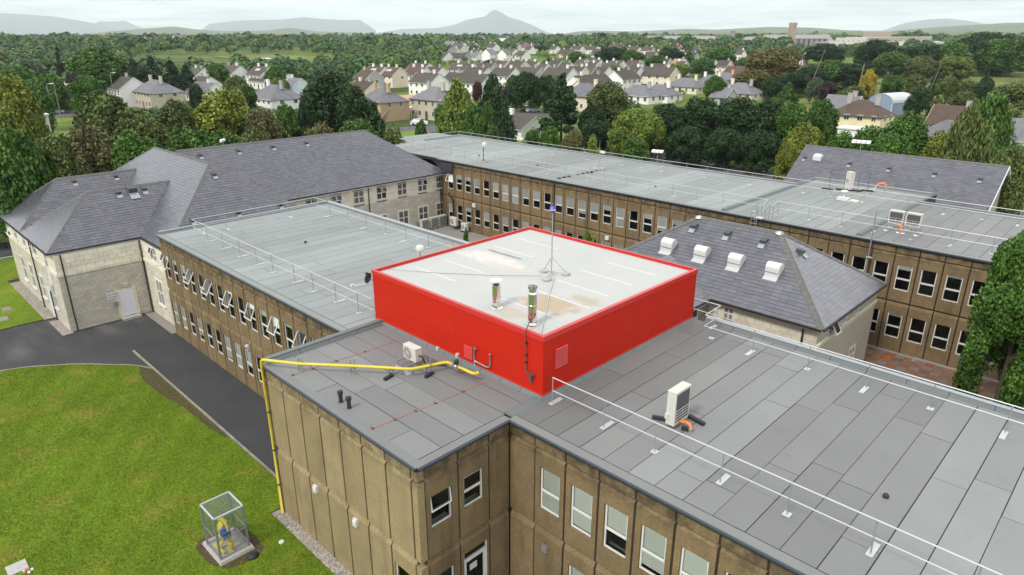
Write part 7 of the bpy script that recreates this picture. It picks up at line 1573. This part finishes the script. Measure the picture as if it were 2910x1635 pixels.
MB().hexa([(-141.5,104,0),(-136.6,104,0),(-136.6,110,0),(-141.5,110,0),(-141.5,104,5.2),(-136.6,104,3.0),(-136.6,110,3.0),(-141.5,110,5.2)]).build('wall', WALLM['tan'], t); MB().box(-139.6,103.9,0,-137,104,2.3).build('door', M['red_door'], t); MB().box(-141.3,103.92,0,-140.3,104,2.1).build('side_door', M['dark'], t)
t = thing('barn', 'pale blue barrel roofed barn beside the yellow cream house', 'barn', (-46.5,203,0))
b = MB(); n = 10; P = [(3.6*math.cos(math.pi*i/n), 3.2+2.4*math.sin(math.pi*i/n)) for i in range(n+1)]
T = Matrix.Translation((-46.8,203,0)) @ Matrix.Rotation(R(-15),4,'Z'); rf = MB()
for p, q in zip(P, P[1:]): rf.face([(p[0],-5.1,p[1]),(q[0],-5.1,q[1]),(q[0],5,q[1]),(p[0],5,p[1])])
link('roof', rf.mesh('roof', M['alu']), t, T); bl = mat('blue_grey_sheet', (.25,.31,.42), .6, var=.1); b.box(-3.5,-5,0,3.5,4.9,3.2).face([(p[0],-5,p[1]) for p in P]); link('wall', b.mesh('wall', bl), t, T); link('frame', MB().box(-3.6,-5.08,0,-3.4,-4.98,3.2).mesh('corner_post', M['white']), t, T); link('corner_post', MB().box(3.4,-5.08,0,3.6,-4.98,3.2).mesh('corner_post', M['white']), t, T)
t = thing('shed', 'white flat roofed shed in front of the yellow cream house', 'shed', (-33,136,0)); MB().box(-37,136,0,-30.5,141.5,2.7).build('wall', WALLM['white'], t); MB().box(-37.2,135.8,2.7,-30.3,141.7,2.95).build('roof', M['white'], t)
t = thing('villa', 'ivy covered flat roofed house with a broad white eave', 'house', (-229,49,0)); T = Matrix.Translation((-229.5,48,0)) @ Matrix.Rotation(R(76),4,'Z')
ivy = mat('ivy', (.03,.06,.02), .8, var=.5, scale=2, bump=1, bscale=3); link('wall', MB().box(-6,-4,0,5.5,4,6.6).mesh('wall', ivy), t, T); link('roof', MB().box(-7,-5,6.6,6.2,5,7.1).mesh('roof', M['white']), t, T); link('chimney', MB().box(-4.5,-.8,7.1,-2.4,.8,8.4).box(-4.7,-1,8.4,-2.2,1,8.6).mesh('chimney', M['concrete']), t, T); wn = link('window', MB().box(-1.5,-4.08,3.6,.8,-4,5.0).mesh('window', M['white']), t, T); link('pane', MB().box(-1.4,-4.1,3.7,.7,-4.085,4.9).mesh('pane', M['dark_glass']), wn, T)
t = thing('cottage', 'white chimney and low roof of a cottage among the trees at the far left', 'house', (-112,13,0)); MB().box(-116,10,0,-106,17,3.4).build('wall', WALLM['white'], t); rf = MB(); rf.hexa([(-116.2,9.6,3.3),(-105.8,9.6,3.3),(-105.8,13.5,5.6),(-116.2,13.5,5.6),(-116.2,9.6,3.5),(-105.8,9.6,3.5),(-105.8,13.5,5.8),(-116.2,13.5,5.8)]); rf.hexa([(-105.8,17.4,3.3),(-116.2,17.4,3.3),(-116.2,13.5,5.6),(-105.8,13.5,5.6),(-105.8,17.4,3.5),(-116.2,17.4,3.5),(-116.2,13.5,5.8),(-105.8,13.5,5.8)]); ro = rf.build('roof', ROOFM['slate'], t); MB().box(-107.6,12.6,5,-106.0,14.4,9.4).box(-107.75,12.45,9.4,-105.85,14.55,9.6).build('chimney', WALLM['white'], ro)
# ---- hospital, tower and far terraces on the skyline
def block(name, label, az0, d, L, D, h, m, rows, rot=None, roof=None, cat='building', zb=9, pitch=0):
    a = math.radians(az0); x, y = CAMP[0]+d*math.sin(a), CAMP[1]+d*math.cos(a); t = thing(name, label, cat, (x,y,zb)); T = Matrix.Translation((x,y,zb)) @ Matrix.Rotation(-a if rot is None else R(rot),4,'Z')
    link('wall', MB().box(-L/2,-D/2,-3,L/2,D/2,h).mesh('wall', m), t, T)
    if pitch: link('roof', MB().hexa([(-L/2-.5,-D/2-.5,h),(L/2+.5,-D/2-.5,h),(L/2+.5,D/2+.5,h),(-L/2-.5,D/2+.5,h),(-L/2+D/2,-.3,h+pitch),(L/2-D/2,-.3,h+pitch),(L/2-D/2,.3,h+pitch),(-L/2+D/2,.3,h+pitch)]).mesh('roof', roof), t, T)
    elif roof: link('roof', MB().box(-L/2-.3,-D/2-.3,h,L/2+.3,D/2+.3,h+.6).mesh('roof', roof), t, T)
    n_ = max(2, int(L/5))
    for r in range(rows):
        for i in range(n_): cx = -L/2+(i+.5)*L/n_; z = 1+r*(h-1)/rows; link('window', WINF, t, T @ Matrix.Translation((cx,-D/2-.05,z)))
    return t
WINF = MB().box(-1.0,-.06,0,1.0,.05,1.8).mesh('window', M['dark_glass'])
gs = mat('grey_institution_stone', (.25,.235,.225), .9, var=.15, scale=.3); gs2 = mat('pale_institution_render', (.6,.56,.52), .9, var=.08, scale=.3); brn = mat('brown_grey_brick', (.36,.3,.26), .9, var=.1, scale=.3); tw = mat('tower_concrete', (.33,.27,.21), .9, var=.2, scale=.35, stretch=(1,1,.2)); grf = mat('grey_slate_far', (.27,.25,.25), .8)
def azp(px): return {1850:-34.0,1960:-31.0}.get(px, -44.5245+math.degrees(math.atan((px-1455)/(1929.87*.9377+ (0)))))
def azx(px): return -44.5245+math.degrees(math.atan2(px-1455, 1929.87*math.cos(R(20.334))+ (817.5-108)*math.sin(R(20.334))))
block('hospital_block', 'leftmost grey stone hospital range with hipped roof on the skyline', azx(1885), 905, 52, 14, 7.5, gs, 2, roof=grf, pitch=4); block('hospital_block', 'second grey stone hospital range from the left', azx(1970), 900, 62, 14, 7.5, gs, 2, roof=grf, pitch=4); block('hospital_block', 'low pale roofed hospital range with a small clock turret', azx(2075), 890, 52, 14, 4.5, gs, 1, roof=grf, pitch=3); block('hospital_block', 'grey hospital wing just left of the tall tower', azx(2150), 890, 36, 14, 6.5, gs, 2, roof=grf, pitch=4); block('hospital_block', 'largest grey hospital range behind the tall tower', azx(2250), 880, 74, 16, 8.5, gs, 3, roof=grf, pitch=4.2); block('chapel', 'steep grey roofed chapel right of the largest hospital range', azx(2345), 880, 22, 16, 4, gs, 1, roof=grf, pitch=9)
t = block('clock_turret', 'small stone clock turret on the hospital skyline', azx(2081), 885, 5, 5, 17, gs, 0, roof=grf, pitch=2.4, cat='tower')
t = block('water_tower', 'tall square concrete tower rising above the skyline', azx(2249), 850, 7.8, 7.8, 24.6, tw, 0, cat='tower'); T = t.children[0].matrix_basis
link('parapet', MB().box(-4.3,-4.3,22.3,4.3,4.3,24.9).mesh('parapet', tw), t, T); link('aerials', MB().tube([(-2,0,25),(-2,0,27.4)], .1, 4).tube([(1.6,0,25),(1.6,0,26.8)], .1, 4).tube([(0,0,25),(0,0,26.2)], .1, 4).mesh('aerials', M['galv']), t, T)
for x in (-2.2,0,2.2): link('pilaster', MB().box(x-.35,-4.2,-3,x+.35,-3.9,22.3).mesh('pilaster', tw), t, T)
for l, px, d, L, D, h, m, r in (('white low hospital block nearest the field', 2460, 780, 78, 14, 2.5, gs2, 1), ('second white hospital block with long window rows', 2510, 830, 100, 16, 6.0, gs2, 1), ('grey brown hospital block with red panels', 2520, 880, 78, 18, 9.5, brn, 2), ('brown hospital tower block at the centre', 2490, 915, 28, 20, 16, brn, 1), ('pale hospital block at the left end of the group', 2420, 870, 30, 16, 9, gs2, 2), ('white hospital block at the right of the group', 2585, 860, 40, 16, 10.0, brn, 2), ('small white block beyond the hospital trees', 2640, 800, 26, 12, 5.5, gs2, 1)): block('hospital_block', l, azx(px), d, L, D, h, m, r, roof=gs2)
g = random.Random(3); k = 0
ORD = ['first','second','third','fourth','fifth','sixth','seventh','eighth','ninth','tenth','eleventh','twelfth','thirteenth','fourteenth','fifteenth','sixteenth','seventeenth','eighteenth','nineteenth','twentieth','twenty first','twenty second','twenty third','twenty fourth','twenty fifth','twenty sixth','twenty seventh','twenty eighth','twenty ninth','thirtieth']
FARH = sorted([(px, g.uniform(950, 1900)) for px in [30,75,95,230,330,430,510,560,640,690,720,860,905,1010,1105,1250,1262,1290,1310,1330,1345,1362,1380,1395,1410,1430,1460,1480,1640,1780]])
for i, (px, d) in enumerate(FARH):
    a = math.radians(azx(px)); x, y = CAMP[0]+d*math.sin(a), CAMP[1]+d*math.cos(a); t = thing('far_house', ORD[i]+' tiny white house from the left scattered across the wooded plain', 'house', (x,y,9), 'tiny white houses far across the plain'); T = Matrix.Translation((x,y,9+4.5)) @ Matrix.Rotation(-a+g.uniform(-.6,.6),4,'Z')
    link('wall', MB().box(-7,-4,-6,7,4,4.5).face([(7,-4,4.5),(7,4,4.5),(7,0,7.6)]).face([(-7,4,4.5),(-7,-4,4.5),(-7,0,7.6)]).mesh('wall', WALLM['white']), t, T); link('roof', MB().face([(-7.3,-4.4,4.3),(7.3,-4.4,4.3),(7.3,0,7.7),(-7.3,0,7.7)]).face([(7.3,4.4,4.3),(-7.3,4.4,4.3),(-7.3,0,7.7),(7.3,0,7.7)]).mesh('roof', ROOFM['dark'] if i % 3 else ROOFM['slate']), t, T)
# ================================================================== mountains
def mountain(name, prof, dist, depth, m, seed=0, base=0):
    "ridge with real depth: prof = list of (azimuth in degrees, skyline elevation in metres)"
    g = np.random.default_rng(seed); a = np.linspace(prof[0][0], prof[-1][0], 150); hz = np.interp(a, [p[0] for p in prof], [p[1] for p in prof]); rows = 15; V = []
    for j in range(rows):
        s = (j/(rows-1))*2-1; d = dist+s*depth; env = max(0, 1-abs(s)**1.25); rug = 1+.10*np.sin(a*2.9+seed+s*2.2)*abs(s)+.05*np.sin(a*7.1+s*5)*abs(s)
        V.append(np.stack([CAMP[0]+d*np.sin(np.radians(a)), CAMP[1]+d*np.cos(np.radians(a)), base+hz*env*rug-4*(abs(s) > .98)], 1))
    n_ = len(a); q = [(i*n_+j, i*n_+j+1, (i+1)*n_+j+1, (i+1)*n_+j) for i in range(rows-1) for j in range(n_-1)]; o = link(name, npmesh(name, np.concatenate(V), q, m, smooth=True)); o['kind'] = 'structure'; return o
mh = mat('heather_mountain', (.115,.12,.125), .95, var=.15, scale=.004); ml = mat('low_hill_pasture', (.10,.115,.055), .95, var=.3, scale=.006)
def prof(pts, dist):  # skyline read as pixel columns and rows, turned into azimuths and metres
    out = []
    for px, py in pts:
        z = (102-py)/1929.87/ (1/math.cos(R(20.334)))**0*1.0; out.append((azx(px), max(2, 20.4+(102-py)/1929.87*dist*1.06))) if True else None
    return out
DM = 16000
mountain('mountain', prof([(-260,70),(-120,60),(0,58),(80,60),(170,64),(260,74),(300,80),(345,88),(400,95)], DM), DM, 2200, mh, 1)
mountain('mountain', prof([(240,92),(290,72),(330,73),(365,71),(395,82),(430,92)], DM+1500), DM+1500, 1800, mh, 2)
mountain('mountain', prof([(560,97),(600,76),(680,69),(740,67),(800,66),(870,60),(930,64),(985,66),(1025,65),(1050,78),(1070,90)], DM), DM, 2200, mh, 3)
mountain('mountain', prof([(1060,96),(1150,86),(1240,84),(1290,77),(1330,64),(1358,60),(1380,56),(1395,46),(1409,40.5),(1422,46),(1445,58),(1480,66),(1510,76),(1550,92),(1580,100)], DM-800), DM-800, 1500, mh, 4)
mountain('mountain', prof([(2500,92),(2560,76),(2630,68),(2680,67),(2730,71),(2790,78),(2900,92)], DM), DM, 2200, mh, 5)
mountain('hill', prof([(250,98),(330,92),(430,86),(500,82),(560,88),(640,92),(760,90),(830,84),(900,92),(1000,94)], 6200), 6200, 800, ml, 6)
mountain('hill', prof([(1580,100),(1640,92),(1690,90),(1800,92),(1950,86),(2030,88),(2180,82),(2300,84),(2400,90),(2520,92),(2660,84),(2760,80),(2850,77),(2960,76),(3100,80)], 5600), 5600, 800, ml, 7)
# ================================================================== air
hz = MB().box(-20500, -2500, -7, 9500, 20500, 900)
vm = bpy.data.materials.new('air'); vm.use_nodes = True; t_ = vm.node_tree; t_.nodes.clear(); o_ = N(t_, 'ShaderNodeOutputMaterial'); pv = N(t_, 'ShaderNodeVolumePrincipled')
pv.inputs['Color'].default_value = (.84,.92,1,1); pv.inputs['Density'].default_value = 7.5e-5; pv.inputs['Anisotropy'].default_value = .2
t_.links.new(pv.outputs[0], o_.inputs['Volume'])
o = hz.build('haze', vm); o['kind'] = 'stuff'
